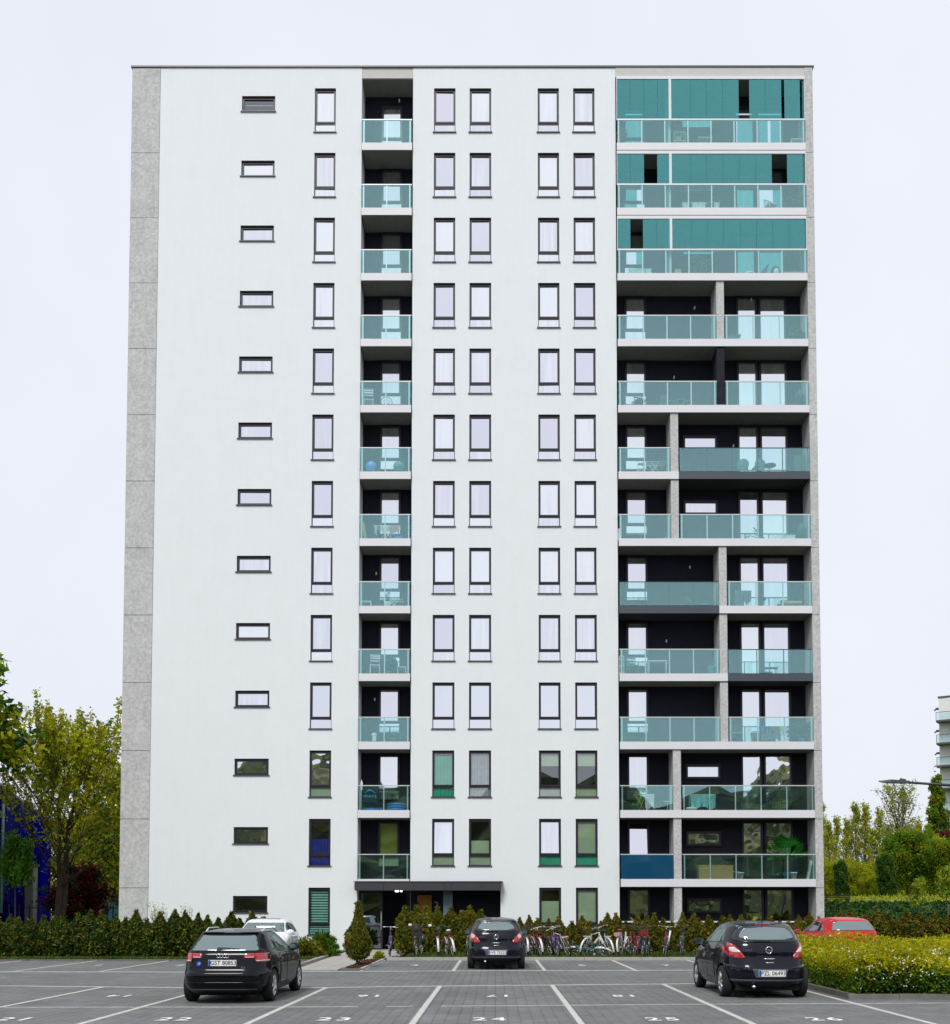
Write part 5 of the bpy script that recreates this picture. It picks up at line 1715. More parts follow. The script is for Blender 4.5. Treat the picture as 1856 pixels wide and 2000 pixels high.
# right-hand trees beyond the bank
pop = [grow(31 + i, 15.5, bell(.7, 1.05, .3, .5), 70, 3.2, 5, 10, .12, .145, ['lf_yellow', 'lf_olive', 'lf_green'], [.6, .25, .15], t0=.08, tr=.16, wob=.2, bark='bark_grey', twig_up=1.6, upright=.6) for i in range(2)]
multi = grow(37, 17, bell(1.5, 2.3, 1.2, .75), 78, 2.4, 5, 8, .15, .15, ['lf_olive', 'lf_green', 'lf_yellow'], [.4, .3, .3], t0=.25, tr=.2, wob=.35, bark='bark_grey', twig_up=1.3, stems=6)
plist = [(1604, 1552, 0, 'first'), (1619, 1592, 1, 'second'), (1634, 1580, 0, 'third'), (1652, 1586, 1, 'fourth'), (1671, 1552, 0, 'fifth'), (1688, 1554, 1, 'sixth'), (1703, 1606, 0, 'seventh'), (1717, 1564, 1, 'eighth'), (1736, 1600, 0, 'ninth'), (1774, 1600, 1, 'tenth'), (1793, 1592, 0, 'eleventh')]
for u, v, k, nm in plist:
    D = 124 + 6 * ((k * 7 + u) % 3)
    x, ztop = survey(u, v, D)
    tree('poplar_tree', f'{nm} slender poplar counted rightwards from the tower, beyond the grassy bank', (x, D, 1.0), pop[k], (.92, .92, (ztop - 1.0) / 15.8), u * .7, 'slender poplars beyond the grassy bank')
x, zt = survey(1757, 1530, 120)
tree('multi_stem_tree', 'tall thin-crowned tree with several bare stems below the lamp arm', (x, 120, 1), multi, (1.15, 1.15, (zt - 1) / 17.3), 0)
x, zt = survey(1828, 1492, 98)
tree('poplar_tree', 'tall columnar poplar standing against the white apartment block at right', (x, 98, 1), grow(44, 15.5, bell(1.0, 1.25, .3, .45), 64, 1.8, 7, 44, .15, .16, ['lf_green', 'lf_olive', 'lf_dark'], [.4, .4, .2], t0=.05, tr=.18, twig_up=.8), (.85, .85, (zt - 1) / 15.8), 0)
bush = grow(51, 5.5, bell(1.9, 2.4, .8, .45), 40, .9, 9, 60, .2, .115, ['lf_yellow', 'lf_olive', 'lf_green'], [.42, .38, .2], t0=.04, tr=.08, twig_up=.6)
bush2 = grow(52, 5.5, bell(1.9, 2.3, .8, .5), 40, 1.3, 9, 60, .2, .115, ['lf_olive', 'lf_green', 'lf_yellow'], [.5, .3, .2], t0=.04, tr=.08, twig_up=.9)
bush3 = grow(54, 5.5, bell(1.9, 2.4, .8, .5), 40, 1.3, 9, 60, .2, .115, ['lf_green', 'lf_bright', 'lf_olive'], [.45, .2, .35], t0=.04, tr=.08, twig_up=.9)
dark = grow(53, 4.2, bell(.9, 1.15, .5, .5), 30, .6, 8, 80, .14, .12, ['lf_dark', 'lf_green'], [.7, .3], t0=.1, tr=.07)
def bg_tree(name, u, vt, D, zb, me, base_h, wx, label, group=None, rot=0):
    x, zt = survey(u, vt, D)
    s = (zt - zb) / base_h
    return tree(name, label, (x, D, zb), me, (s * wx, s * wx, s), rot, group)
bg_tree('dark_round_tree', 1731, 1670, 74, 2.2, dark, 4.2, .66, 'small dark green round tree standing alone on the bank')
bg_tree('dark_round_tree', 1644, 1684, 74, 2.2, dark, 4.2, .62, 'narrow dark young tree just right of the tower corner')
bg_tree('rounded_shrub', 1672, 1694, 80, 2.2, bush, 5.5, .95, 'rounded yellow-green bush between the two dark young trees')
bg_tree('rounded_shrub', 1618, 1690, 82, 2.2, bush, 5.5, .8, 'yellow-green bush beside the tower behind the bench')
bg_tree('rounded_shrub', 1700, 1716, 78, 2.2, bush2, 5.5, .9, 'low olive bush left of the dark round tree')
bg_tree('willow_tree', 1772, 1634, 84, 2.0, bush3, 5.5, .85, 'soft green willow right of the dark round tree', None, .5)
bg_tree('willow_tree', 1806, 1640, 88, 2.0, bush, 5.5, .9, 'pale green willow under the multi-stemmed tree', None, 1.7)
bg_tree('willow_tree', 1845, 1652, 82, 2.0, bush3, 5.5, .9, 'green willow touching the right edge of the picture', None, 2.9)
for k, (u, v) in enumerate(((1606, 1684), (1630, 1694), (1656, 1686), (1684, 1694), (1712, 1690), (1740, 1692), (1768, 1684), (1800, 1680))):
    bg_tree('thicket_tree', u, v, 108 + (k % 3) * 4, 1.0, bush2 if k % 2 else bush, 5.5, .62, f'{ordinal(k + 1)} bushy olive tree from the tower in the thicket under the poplars', 'bushy olive trees under the poplars', k * 1.3)
bg_tree('copper_tree', 1836, 1622, 92, 2.0, tD, 4.2, .7, 'reddish-brown tree below the balconies of the far white block')
for k, (u, v, w_) in enumerate(((1795, 1712, 'left'), (1850, 1690, 'right'))):
    bg_tree('birch_sapling', u, v, 56, .6, grow(70 + k, 4.0, bell(.5, .7, .3, .6), 14, 1.0, 5, 14, .1, .1, ['lf_bright', 'lf_yellow'], [.5, .5], t0=.4, tr=.04, bark='bark_grey'), 4.0, .9, f'thin pale-stemmed sapling on the slope, the {w_} one of two')
# ------------------------------------------------------------------ things standing on the balconies
M.update(
    white_enamel=pbr('white_enamel', (0.8, 0.8, 0.8), 0.4, var=0.03),
    pale_cloth=pbr('pale_cloth', (0.74, 0.78, 0.76), 0.9, var=0.08),
    mint_cloth=pbr('mint_cloth', (0.5, 0.72, 0.6), 0.9, var=0.22, scale=9),
    aqua_cloth=pbr('aqua_cloth', (0.28, 0.62, 0.64), 0.9, var=0.12, scale=4),
    grey_cloth=pbr('grey_cloth', (0.14, 0.15, 0.18), 0.9, var=0.2, scale=6),
    pink_cloth=pbr('pink_cloth', (0.6, 0.36, 0.36), 0.9, var=0.12),
    navy_cloth=pbr('navy_cloth', (0.02, 0.03, 0.28), 0.9, var=0.15),
    orange_cloth=pbr('orange_cloth', (0.5, 0.14, 0.01), 0.9, var=0.12),
    parasol_green=pbr('parasol_green', (0.01, 0.09, 0.07), 0.9, var=0.15),
    pine=pbr('pine_wood', (0.56, 0.38, 0.16), 0.6, var=0.15, scale=4, stretch=(1, 1, 6)),
    honey=pbr('honey_wood', (0.5, 0.34, 0.13), 0.6, var=0.15, scale=4, stretch=(1, 1, 6)),
    terracotta=pbr('terracotta', (0.45, 0.2, 0.12), 0.8, var=0.1),
    plastic_blue=pbr('blue_plastic', (0.03, 0.24, 0.66), 0.45, var=0.05),
    plastic_sky=pbr('sky_blue_plastic', (0.2, 0.62, 0.78), 0.45, var=0.05),
    plastic_teal=pbr('petrol_plastic', (0.03, 0.16, 0.2), 0.5, var=0.05),
    dark_metal=pbr('dark_metal', (0.03, 0.035, 0.04), 0.5, metal=0.4, var=0),
    wicker=pbr('dark_wicker', (0.05, 0.06, 0.06), 0.8, var=0.3, scale=20),
    palm_leaf=leaf('palm_leaf', (0.035, 0.26, 0.03), 0.4),
    dry_plant=leaf('dry_plant', (0.22, 0.13, 0.1), 0.3),
    flower_pink=leaf('pink_flower', (0.5, 0.16, 0.18), 0.3),
)
def spot(u, n, d=0.45):
    """metres: middle of an item seen at u, standing d behind the facade on storey n"""
    s = slab(n)
    v = 1717 - (n - 1) * 130
    return survey(u, v, F + d)[0], F + d, s + 0.003
def item(name, label, cat, u, n, d=0.45, rot=0, group=None, dz=0):
    x, y, z = spot(u, n, d)
    return thing(name, label, cat, (x, y, z + dz), (0, 0, R(rot)), group)
def legs(o, w_, dp, h, m, r=.015, splay=.0):
    for sx in (-1, 1):
        for sy in (-1, 1):
            part('leg', MB().tube([(sx * (w_ / 2 + splay), sy * (dp / 2 + splay), 0), (sx * w_ / 2, sy * dp / 2, h)], r, 5), m, o)
def chair(label, u, n, m='white_enamel', rot=0, d=.5, round_back=False, name='balcony_chair', seat=None, group=None):
    o = item(name, label, 'chair', u, n, d, rot, group)
    seat = M[seat or m]
    m = M[m]
    legs(o, .4, .4, .44, m)
    part('seat', MB().box(-.22, .22, -.22, .22, .44, .48), seat, o)
    if round_back:
        mb = MB().torus((0, .2, .52), (0, 1, 0), .25, .014, 18, 5, arc=(0, math.pi * 2))
        mb.add([(.24 * math.cos(t * .35), .205, .52 + .24 * math.sin(t * .35)) for t in range(18)], [tuple(range(18))], 0)
        part('backrest', mb, m, o)
    else:
        mb = MB().tube([(-.2, .2, .46), (-.2, .25, .9), (.2, .25, .9), (.2, .2, .46)], .015, 5)
        for z in (.6, .72, .82):
            mb.box(-.19, .19, .225, .24, z, z + .06)
        part('backrest', mb, m, o)
    return o
def table(label, u, n, m='white_enamel', w_=.7, dp=.5, h=.5, round_=False, d=.45, rot=0):
    o = item('side_table', label, 'table', u, n, d, rot)
    m = M[m]
    if round_:
        part('tabletop', MB().lathe([(0, h - .025), (w_ / 2, h - .025), (w_ / 2, h), (0, h)], n=24), m, o)
        part('leg', MB().tube([(0, 0, 0), (0, 0, h - .02)], .02, 6).tube([(-.2, 0, .01), (.2, 0, .01)], .015, 5).tube([(0, -.2, .01), (0, .2, .01)], .015, 5), m, o)
    else:
        part('tabletop', MB().box(-w_ / 2, w_ / 2, -dp / 2, dp / 2, h - .03, h), m, o)
        legs(o, w_ - .08, dp - .08, h - .03, m)
    return o
def cloth(w_, h_, seed, k=14):
    r_ = random.Random(seed)
    ph = r_.uniform(0, 6)
    mb = MB()
    for i in range(k):
        a, b = -w_ / 2 + w_ * i / k, -w_ / 2 + w_ * (i + 1) / k
        ya, yb = .025 * math.sin(i * 1.3 + ph), .025 * math.sin((i + 1) * 1.3 + ph)
        da, db = .06 * math.sin(i * .5 + ph), .06 * math.sin((i + 1) * .5 + ph)
        mb.add([(a * .96, ya * 1.6, -h_ + da), (b * .96, yb * 1.6, -h_ + db), (b, yb * .3, 0), (a, ya * .3, 0)], [(0, 1, 2, 3)], 0, True)
    return mb
def airer(label, u, n, w_=1.4, h=.85, cloths=(), m='white_enamel', d=.5, rot=0):
    o = item('clothes_airer', label, 'clothes airer', u, n, d, rot)
    m_ = M[m]
    part('frame', MB().tube([(-w_ / 2, -.22, h), (w_ / 2, -.22, h)], .011, 5).tube([(-w_ / 2, .22, h), (w_ / 2, .22, h)], .011, 5).tube([(-w_ / 2, -.22, h), (-w_ / 2, .22, h)], .011, 5).tube([(w_ / 2, -.22, h), (w_ / 2, .22, h)], .011, 5), m_, o)
    part('wire', MB().tube([(-w_ / 2, -.1, h), (w_ / 2, -.1, h)], .005, 4).tube([(-w_ / 2, .1, h), (w_ / 2, .1, h)], .005, 4).tube([(-w_ / 2, 0, h), (w_ / 2, 0, h)], .005, 4), m_, o)
    for s in (-1, 1):
        for q in (-1, 1):
            part('leg', MB().tube([(s * w_ * .18, q * .22, h), (-s * w_ * .3, q * .22, 0)], .011, 5), m_, o)
    x, y, z = o.location
    for i, (cx_, cw, ch, cm, cl) in enumerate(cloths):
        t = thing('hanging_cloth', cl, 'laundry', (x + cx_, y - .235, z + h + .012))
        part('cloth', cloth(cw, ch, n * 10 + i), M[cm], t)
    return o
def box_item(name, label, cat, u, n, w_, dp, h, m, d=.45, rot=0, lid=None):
    o = item(name, label, cat, u, n, d, rot)
    part('box_body', MB().box(-w_ / 2, w_ / 2, -dp / 2, dp / 2, 0, h * .88), M[m], o)
    part('lid', MB().box(-w_ / 2 - .012, w_ / 2 + .012, -dp / 2 - .012, dp / 2 + .012, h * .88 + .003, h), M[lid or m], o)
    return o
def potted(label, u, n, h=.9, r=.3, pot='terracotta', mats=('lf_green', 'lf_dark'), d=.45, cnt=420, size=.07, pot_h=.28, name='potted_plant', upright=.4):
    o = item(name, label, 'plant', u, n, d)
    part('pot', MB().lathe([(0, 0), (.11, 0), (.155, pot_h), (.135, pot_h), (.12, pot_h - .03), (0, pot_h - .03)], n=16), M[pot], o)
    part('stem', MB().tube([(0, 0, pot_h - .05), (0, 0, h * .7)], .012, 5), M['bark'], o)
    g_ = np.random.default_rng(int(u) + n)
    p = np.clip(g_.normal(0, 1, (cnt, 3)), -1.5, 1.5) * np.array([r * .5, r * .5, (h - pot_h) * .25]) + np.array([0, 0, pot_h + (h - pot_h) * .5])
    p[:, 2] = np.maximum(p[:, 2], pot_h)
    link('foliage', leaf_cloud('foliage', p, size, [M[m] for m in mats], g_.integers(0, len(mats), cnt), int(u), upright, 2), o)
    return o
def pot_only(label, u, n, s=1.0, plant=None, d=.12):
    o = item('flower_pot', label, 'flower pot', u, n, d)
    part('pot', MB().lathe([(0, 0), (.10 * s, 0), (.135 * s, .24 * s), (.15 * s, .24 * s), (.15 * s, .3 * s), (.125 * s, .3 * s), (.12 * s, .26 * s), (0, .26 * s)], n=18), M['white_enamel'], o)
    return o

# right bay, from the top storey down
potted('pink flowering plant in the left corner of the top right balcony', 1212, 12, .95, .34, mats=('flower_pink', 'lf_green'), d=.35)
o = item('cane_chair', 'low curved cane chair beside the pink plant on the top balcony', 'chair', 1229, 12, .3)
part('seat', MB().torus((0, 0, .2), (0, 1, 0), .24, .02, 18, 6, arc=(0, math.pi)), M['pale_cloth'], o)
part('frame', MB().torus((0, .25, .2), (0, 1, 0), .24, .02, 18, 6, arc=(0, math.pi)).tube([(-.24, 0, 0), (-.24, 0, .2)], .02).tube([(.24, 0, 0), (.24, 0, .2)], .02).tube([(-.24, .25, 0), (-.24, .25, .2)], .02).tube([(.24, .25, 0), (.24, .25, .2)], .02).box(-.24, .24, 0, .25, .0, .03), M['pale_cloth'], o)
o = item('storage_shelf', 'open white shelf unit with boxes and plants on the top balcony', 'shelf', 1327, 12, .5)
for s in (-1, 1):
    part('side_panel', MB().box(s * .25 - .012, s * .25 + .012, -.15, .15, 0, .88), M['white_enamel'], o)
for z in (.04, .45, .86):
    part('shelf', MB().box(-.237, .237, -.15, .15, z, z + .025), M['white_enamel'], o)
for k, (dx, z, w_, m) in enumerate(((-.1, .068, .2, 'honey'), (.12, .068, .16, 'mint_cloth'), (-.05, .478, .26, 'pine'))):
    t = item('storage_box', ('tan box on the lower board of the white shelf', 'pale green box on the lower board of the white shelf', 'wooden box on the middle board of the white shelf')[k], 'box', 1327, 12, .5, dz=z - .0)
    t.location.x += dx
    part('box_body', MB().box(-w_ / 2, w_ / 2, -.1, .1, 0, .2), M[m], t)
    part('lid', MB().box(-w_ / 2 - .008, w_ / 2 + .008, -.108, .108, .203, .23), M[m], t)
o = item('fold_table', 'white wall-mounted folding table on the top right balcony', 'table', 1376, 12, .8)
part('tabletop', MB().box(-.32, .32, -.22, .2, .78, .82), M['white_enamel'], o)
for s in (-1, 1):
    part('bracket', MB().tube([(s * .25, .2, .4), (s * .25, -.15, .78)], .015).tube([(s * .25, .2, .0), (s * .25, .2, .78)], .015), M['white_enamel'], o)
box_item('wooden_crate', 'small pale crate on the floor of the top balcony', 'crate', 1424, 12, .4, .25, .16, 'pale_cloth', .3)
table('white bench-like table at the right end of the top balcony', 1556, 12, 'white_enamel', .62, .4, .44, d=.4)
airer('white clothes airer on the second balcony from the top', 1368, 11, 1.7, .52, [(-.72, .26, .46, 'pale_cloth', 'short pale towel at the left end of the uppermost airer'), (-.12, .6, .46, 'pale_cloth', 'wide pale sheet in the middle of the uppermost airer'), (.7, .24, .46, 'pale_cloth', 'narrow pale towel at the right end of the uppermost airer')])
chair('pale round-armed chair near the right end of the second balcony from the top', 1506, 11, 'pale_cloth', 20, .45)
potted('wide dried brown plant at the right end of the second balcony from the top', 1552, 11, .8, .5, mats=('dry_plant',), d=.5, cnt=520)
o = airer('airer covered by a patterned mint cloth on the third balcony from the top', 1249, 10, .95, .44, [(0, 1.05, .42, 'mint_cloth', 'patterned mint cloth hanging over the left airer, third balcony down')])
o = item('round_basket', 'small round terracotta planter with pale top, third balcony down', 'planter', 1308, 10, .4)
part('pot', MB().lathe([(0, 0), (.14, 0), (.19, .12), (.15, .2), (0, .2)], n=16), M['terracotta'], o)
part('cushion', MB().sphere((0, 0, .2), (.17, .17, .08), 14, 7), M['pale_cloth'], o)
o = item('plank_planter', 'long low pine planter box on the third balcony down', 'planter', 1354, 10, .35)
for k in range(2):
    part('plank', MB().box(-.82, .82, -.16, -.135, .01 + k * .075, .08 + k * .075), M['pine'], o)
    part('plank', MB().box(-.82, .82, .135, .16, .01 + k * .075, .08 + k * .075), M['pine'], o)
part('soil', MB().box(-.8, .8, -.13, .13, 0, .13), M['soil'], o)
box_item('cardboard_box', 'small beige box standing on the long pine planter', 'box', 1324, 10, .26, .2, .26, 'pine', .36).location.z += .162
potted('loose green climbing plant behind the long pine planter', 1370, 10, 1.05, .5, mats=('lf_green', 'lf_bright'), d=.75, cnt=300)
o = item('lounge_cushion', 'white crescent-shaped lounge cushion on the third balcony down', 'cushion', 1463, 10, .35)
part('cushion', MB().tube([(-.22, 0, .02), (-.2, 0, .18), (-.08, 0, .3), (.1, 0, .33), (.26, 0, .3)], [.05, .07, .08, .06, .03], 10), M['pale_cloth'], o)
o = item('folded_parasol', 'closed grey parasol leaning across the window, third balcony down', 'parasol', 1492, 10, .5)
part('canopy', MB().tube([(-.2, 0, .05), (0, 0, .4), (.2, 0, .75)], [.03, .11, .04], 10), M['grey_cloth'], o)
part('pole', MB().tube([(-.24, 0, 0), (.24, 0, .85)], .015), M['dark_metal'], o)
o = item('egg_chair', 'dark woven egg chair on the third balcony down', 'chair', 1515, 10, .4)
part('shell', MB().sphere((0, 0, .34), (.22, .2, .3), 16, 10), M['wicker'], o)
part('base', MB().lathe([(0, 0), (.2, 0), (.18, .04), (0, .05)], n=16), M['dark_metal'], o)
part('cushion', MB().sphere((0, -.13, .3), (.13, .1, .18), 12, 8), M['pale_cloth'], o)
o = item('plank_planter', 'short pale wooden planter at the right end, third balcony down', 'planter', 1550, 10, .3)
for k in range(3):
    part('plank', MB().box(-.48, .48, -.16, -.135, .01 + k * .075, .08 + k * .075), M['pine'], o)
part('soil', MB().box(-.46, .46, -.13, .13, 0, .18), M['soil'], o)
o = item('planter_tub', 'dark flared tub beside the balcony door, fourth balcony down', 'planter', 1432, 9, .5)
part('tub', MB().add([(-.26, -.16, 0), (.16, -.16, 0), (.16, .16, 0), (-.26, .16, 0), (-.3, -.2, .4), (.3, -.2, .4), (.3, .2, .4), (-.3, .2, .4)], [(0, 3, 2, 1), (4, 5, 6, 7), (0, 1, 5, 4), (1, 2, 6, 5), (2, 3, 7, 6), (3, 0, 4, 7)]), M['plastic_teal'], o)
part('rim', MB().box(-.32, .32, -.22, .22, .402, .43), M['plastic_teal'], o)
potted('low dark plant spreading at the right end, fourth balcony down', 1556, 9, .55, .55, 'plastic_teal', ('lf_dark', 'lf_green'), .5, 420)
chair('dark round-armed chair in front of the left window, fifth balcony down', 1251, 8, 'dark_metal', 15, .5)
o = item('balcony_bicycle', 'dark bicycle stored on the left half of the fifth balcony down', 'bicycle', 1328, 8, .6)
for s in (-1, 1):
    part('wheel', MB().torus((s * .42, 0, .3), (0, 1, 0), .27, .02, 24, 6), M['plastic_teal'], o)
part('frame', MB().tube([(-.42, 0, .3), (-.12, 0, .62), (.3, 0, .62), (.42, 0, .3)], .02).tube([(-.12, 0, .62), (0, 0, .3), (.3, 0, .62)], .02).tube([(0, 0, .3), (-.42, 0, .3)], .015), M['plastic_teal'], o)
part('handlebar', MB().tube([(.3, -.2, .78), (.27, 0, .76), (.3, .2, .78)], .015).tube([(.3, 0, .6), (.27, 0, .76)], .015), M['dark_metal'], o)
part('saddle', MB().sphere((-.15, 0, .72), (.13, .06, .03), 10, 5), M['dark_metal'], o)
o = item('floor_cabinet', 'narrow dark cabinet left of the stored bicycle, fifth balcony down', 'cabinet', 1296, 8, .8)
part('cabinet_body', MB().box(-.14, .14, -.14, .14, 0, .8), M['plastic_teal'], o)
part('door', MB().box(-.125, .125, -.155, -.142, .03, .77), M['dark_metal'], o)
def closed_parasol(label, u, n, h=1.55, d=.5):
    o = item('folded_parasol', label, 'parasol', u, n, d)
    part('canopy', MB().tube([(0, 0, .12), (0, 0, .5), (.02, 0, h - .35), (.02, 0, h - .05)], [.1, .17, .22, .05], 12), M['parasol_green'], o)
    part('pole', MB().tube([(0, 0, .03), (.02, 0, h)], .018), M['dark_metal'], o)
    part('base', MB().lathe([(0, 0), (.2, 0), (.18, .05), (0, .06)], n=16), M['dark_metal'], o)
closed_parasol('dark green closed parasol at the right end of the fifth balcony down', 1561, 8, 1.05)
chair('dark folded chair beside the closed parasol, fifth balcony down', 1573, 8, 'dark_metal', 80, .7)
airer('thin white folding airer on the left balcony beside the graphite one', 1278, 7, 1.0, .62)
o = item('pot_stand', 'thin white three-tier stand before the left window, sixth balcony down', 'plant stand', 1252, 7, .4)
for z in (.05, .3, .55):
    part('shelf', MB().box(-.14, .14, -.12, .12, z, z + .012), M['white_enamel'], o)
legs(o, .28, .24, .6, M['white_enamel'], .01)
for k, (u, nm) in enumerate(((1452, 'left'), (1482, 'right'))):
    chair(f'dark round-backed chair on the graphite balcony, the {nm} one of the pair', u, 7, 'plastic_teal', 165 + 25 * k, .55, True, group='round-backed chairs on the graphite balcony')
table('dark round bistro table on the graphite balcony', 1504, 7, 'plastic_teal', .56, .5, .5, True, .4)
o = item('folding_screen', 'dark folding screen at the right end of the graphite balcony', 'screen', 1563, 7, .5)
for k in range(3):
    part('panel', MB().box(-.25 + k * .17, -.085 + k * .17, -.02 + .06 * (k % 2), .0 + .06 * (k % 2), 0, 1.02), M['parasol_green'], o)
o = item('flower_box', 'small purple flower pot clipped to the left end of the graphite railing', 'flower pot', 1327, 7, .02, dz=.75)
part('pot', MB().lathe([(0, 0), (.07, 0), (.09, .14), (0, .14)], n=12), M['bike_violet'], o)
link('foliage', leaf_cloud('foliage', np.random.default_rng(3).normal(0, .06, (90, 3)) + [0, 0, .2], .05, [M['bike_violet']], np.zeros(90, int), 3), o)
box_item('white_cooler', 'white upright cooler box in the left corner, seventh balcony down', 'box', 1209, 6, .18, .2, .55, 'white_enamel', .3)
o = item('plank_bundle', 'pale timber offcuts on the floor by the partition, seventh balcony down', 'timber', 1292, 6, .35)
for k in range(4):
    part('plank', MB().tube([(-.2 + .03 * k, .05 * k, .03), (.25, .03 * k, .12 + .05 * k)], .03, 4), M['pine'], o)
o = item('ring_chair', 'round string lounge chair with a dark steel ring, seventh balcony down', 'chair', 1484, 6, .4)
part('ring', MB().torus((0, 0, .4), (.78, -.45, .75), .40, .018, 28, 6), M['parasol_green'], o)
part('seat', MB().torus((-.04, 0, .3), (.5, -.3, .85), .24, .012, 24, 5).torus((-.02, 0, .35), (.6, -.35, .8), .32, .008, 24, 4), M['plastic_teal'], o)
for a in (0, 2.1, 4.2):
    part('leg', MB().tube([(.22 * math.cos(a), .22 * math.sin(a), 0), (.1 * math.cos(a), .1 * math.sin(a), .28)], .012, 5), M['parasol_green'], o)
box_item('white_cooler', 'low pale box right of the ring chair', 'box', 1541, 6, .48, .35, .3, 'pale_cloth', .45)
closed_parasol('dark closed parasol at the right end of the seventh balcony down', 1565, 6, 1.0, .6)
o = item('sun_lounger', 'dark reclining lounger on the left graphite balcony', 'lounger', 1366, 5, .5)
part('mattress', MB().tube([(-.6, 0, .55), (-.3, 0, .26), (.2, 0, .24), (.65, 0, .34)], .07, 8), M['plastic_teal'], o)
part('frame', MB().tube([(-.62, -.2, .53), (-.3, -.2, .22), (.65, -.2, .3)], .018).tube([(-.62, .2, .53), (-.3, .2, .22), (.65, .2, .3)], .018), M['dark_metal'], o)
legs(o, .7, .4, .22, M['dark_metal'])
airer('airer loaded with dark grey laundry, eighth balcony down', 1449, 5, .8, .78, [(-.15, .42, .72, 'grey_cloth', 'dark grey jacket on the left of the eighth-balcony airer'), (.2, .36, .55, 'grey_cloth', 'shorter dark grey shirt on the right of the eighth-balcony airer')], 'dark_metal')
o = item('topiary_ball', 'small dark ball-shaped plant on a stick, eighth balcony down', 'plant', 1494, 5, .3)
part('foliage', MB().sphere((0, 0, .42), .075, 12, 8), M['lf_dark'], o)
part('stem', MB().tube([(0, 0, .1), (0, 0, .36)], .008), M['bark'], o)
part('pot', MB().lathe([(0, 0), (.06, 0), (.08, .12), (0, .12)], n=12), M['white_enamel'], o)
o = item('outdoor_sofa', 'low rattan sofa with beige cushions, eighth balcony down', 'sofa', 1546, 5, .55)
part('base', MB().box(-.42, .42, -.25, .25, .02, .24), M['wicker'], o)
part('cushion', MB().box(-.4, .0, -.24, .22, .243, .34).box(.01, .4, -.24, .22, .243, .34), M['pine'], o)
part('backrest', MB().box(-.42, .42, .2, .26, .345, .5), M['wicker'], o)
o = item('storage_shelf', 'white slatted shelf with folded items in the left corner, ninth balcony down', 'shelf', 1214, 4, .35)
for s in (-1, 1):
    part('side_panel', MB().box(s * .1 - .012, s * .1 + .012, -.14, .14, 0, .85), M['white_enamel'], o)
for z in (.1, .4, .7, .84):
    part('shelf', MB().box(-.087, .087, -.14, .14, z, z + .02), M['white_enamel'], o)
chair('grey slatted chair before the left window, ninth balcony down', 1236, 4, 'plastic_teal', 10, .5)
table('thin pale table between window and partition, ninth balcony down', 1284, 4, 'pale_cloth', .85, .4, .74, d=.75)
o = item('laundry_bucket', 'sky blue plastic bucket at the foot of the partition, ninth balcony down', 'bucket', 1391, 4, .3)
part('bucket_body', MB().lathe([(0, 0), (.14, 0), (.19, .36), (.205, .36), (.205, .385), (.17, .385), (.13, .03), (0, .03)], n=20), M['plastic_sky'], o)
part('handle', MB().torus((0, 0, .37), (0, 1, 0), .19, .008, 14, 5, arc=(R(10), R(170))), M['white_enamel'], o)
o = item('bench', 'thin dark bench behind the glass of the right graphite balcony, ninth down', 'bench', 1506, 4, .6)
part('seat', MB().box(-.3, .3, -.15, .15, .38, .42), M['plastic_teal'], o)
legs(o, .5, .24, .38, M['plastic_teal'])
o = airer('clothes airer loaded with navy and orange laundry, tenth balcony down', 1508, 3, 1.1, .72, [(-.32, .5, .34, 'navy_cloth', 'navy towel on the tenth-balcony airer'), (.1, .36, .26, 'orange_cloth', 'orange towel on the tenth-balcony airer'), (.42, .3, .4, 'mint_cloth', 'mint towel at the right of the tenth-balcony airer'), (-.1, .9, .6, 'grey_cloth', 'long dark garments under the navy and orange towels')], 'dark_metal', .45)
chair('dark chair with a straw-yellow seat in the left corner, tenth balcony down', 1438, 3, 'dark_metal', 10, .5, seat='pine')
potted('tall dark plant at the right end, tenth balcony down', 1566, 3, 1.05, .4, 'plastic_teal', ('lf_dark',), .6, 420)
o = item('deck_chair', 'green folding deck chair with crossed pale legs, eleventh balcony down', 'chair', 1248, 2, .45)
part('seat', MB().tube([(-.3, 0, .3), (-.05, 0, .26), (.12, 0, .6)], .07, 8), pbr('deck_green', (.06, .25, .03), .8, var=.15), o)
part('frame', MB().tube([(-.2, -.2, .7), (.25, -.2, 0)], .014).tube([(.28, -.2, .72), (-.02, -.2, 0)], .014).tube([(-.25, -.2, .72), (.35, -.2, .72)], .014), M['pine'], o)
t = thing('hanging_cloth', 'pale cloth over the folding frame beside the green deck chair', 'laundry', (spot(1268, 2)[0], F + .22, slab(2) + .74))
part('cloth', cloth(.4, .62, 9), M['pale_cloth'], t)
table('small pale pedestal table by the partition, eleventh balcony down', 1304, 2, 'pale_cloth', .36, .3, .42, True, .35)
o = item('covered_barbecue', 'aqua sheet draped over a bulky object, eleventh balcony down', 'covered barbecue', 1372, 2, .5)
part('grill_box', MB().box(-.46, .46, -.2, .2, .1, .68), M['dark_metal'], o)
cb = MB()
prof_ = [(-.55, .25), (-.53, .72), (-.2, .745), (.2, .745), (.53, .72), (.57, .02)]
for i in range(5):
    for j, yy in enumerate((-.23,)):
        a, b = prof_[i], prof_[i + 1]
        cb.quad((a[0], -.23, a[1]), (b[0], -.23, b[1]), (b[0], .23, b[1]), (a[0], .23, a[1]))
cl_ = cloth(1.1, .6, 5, 18)
cb.add([(v[0], v[1] * 2 - .26, v[2] + .73) for v in cl_.v], cl_.f, 0, True)
part('sheet', cb, M['aqua_cloth'], o)
o = item('laundry_bag', 'white bag lying at the foot of the aqua sheet', 'bag', 1351, 2, .12)
part('bag_body', MB().sphere((0, 0, .08), (.26, .14, .09), 14, 8), M['pale_cloth'], o)
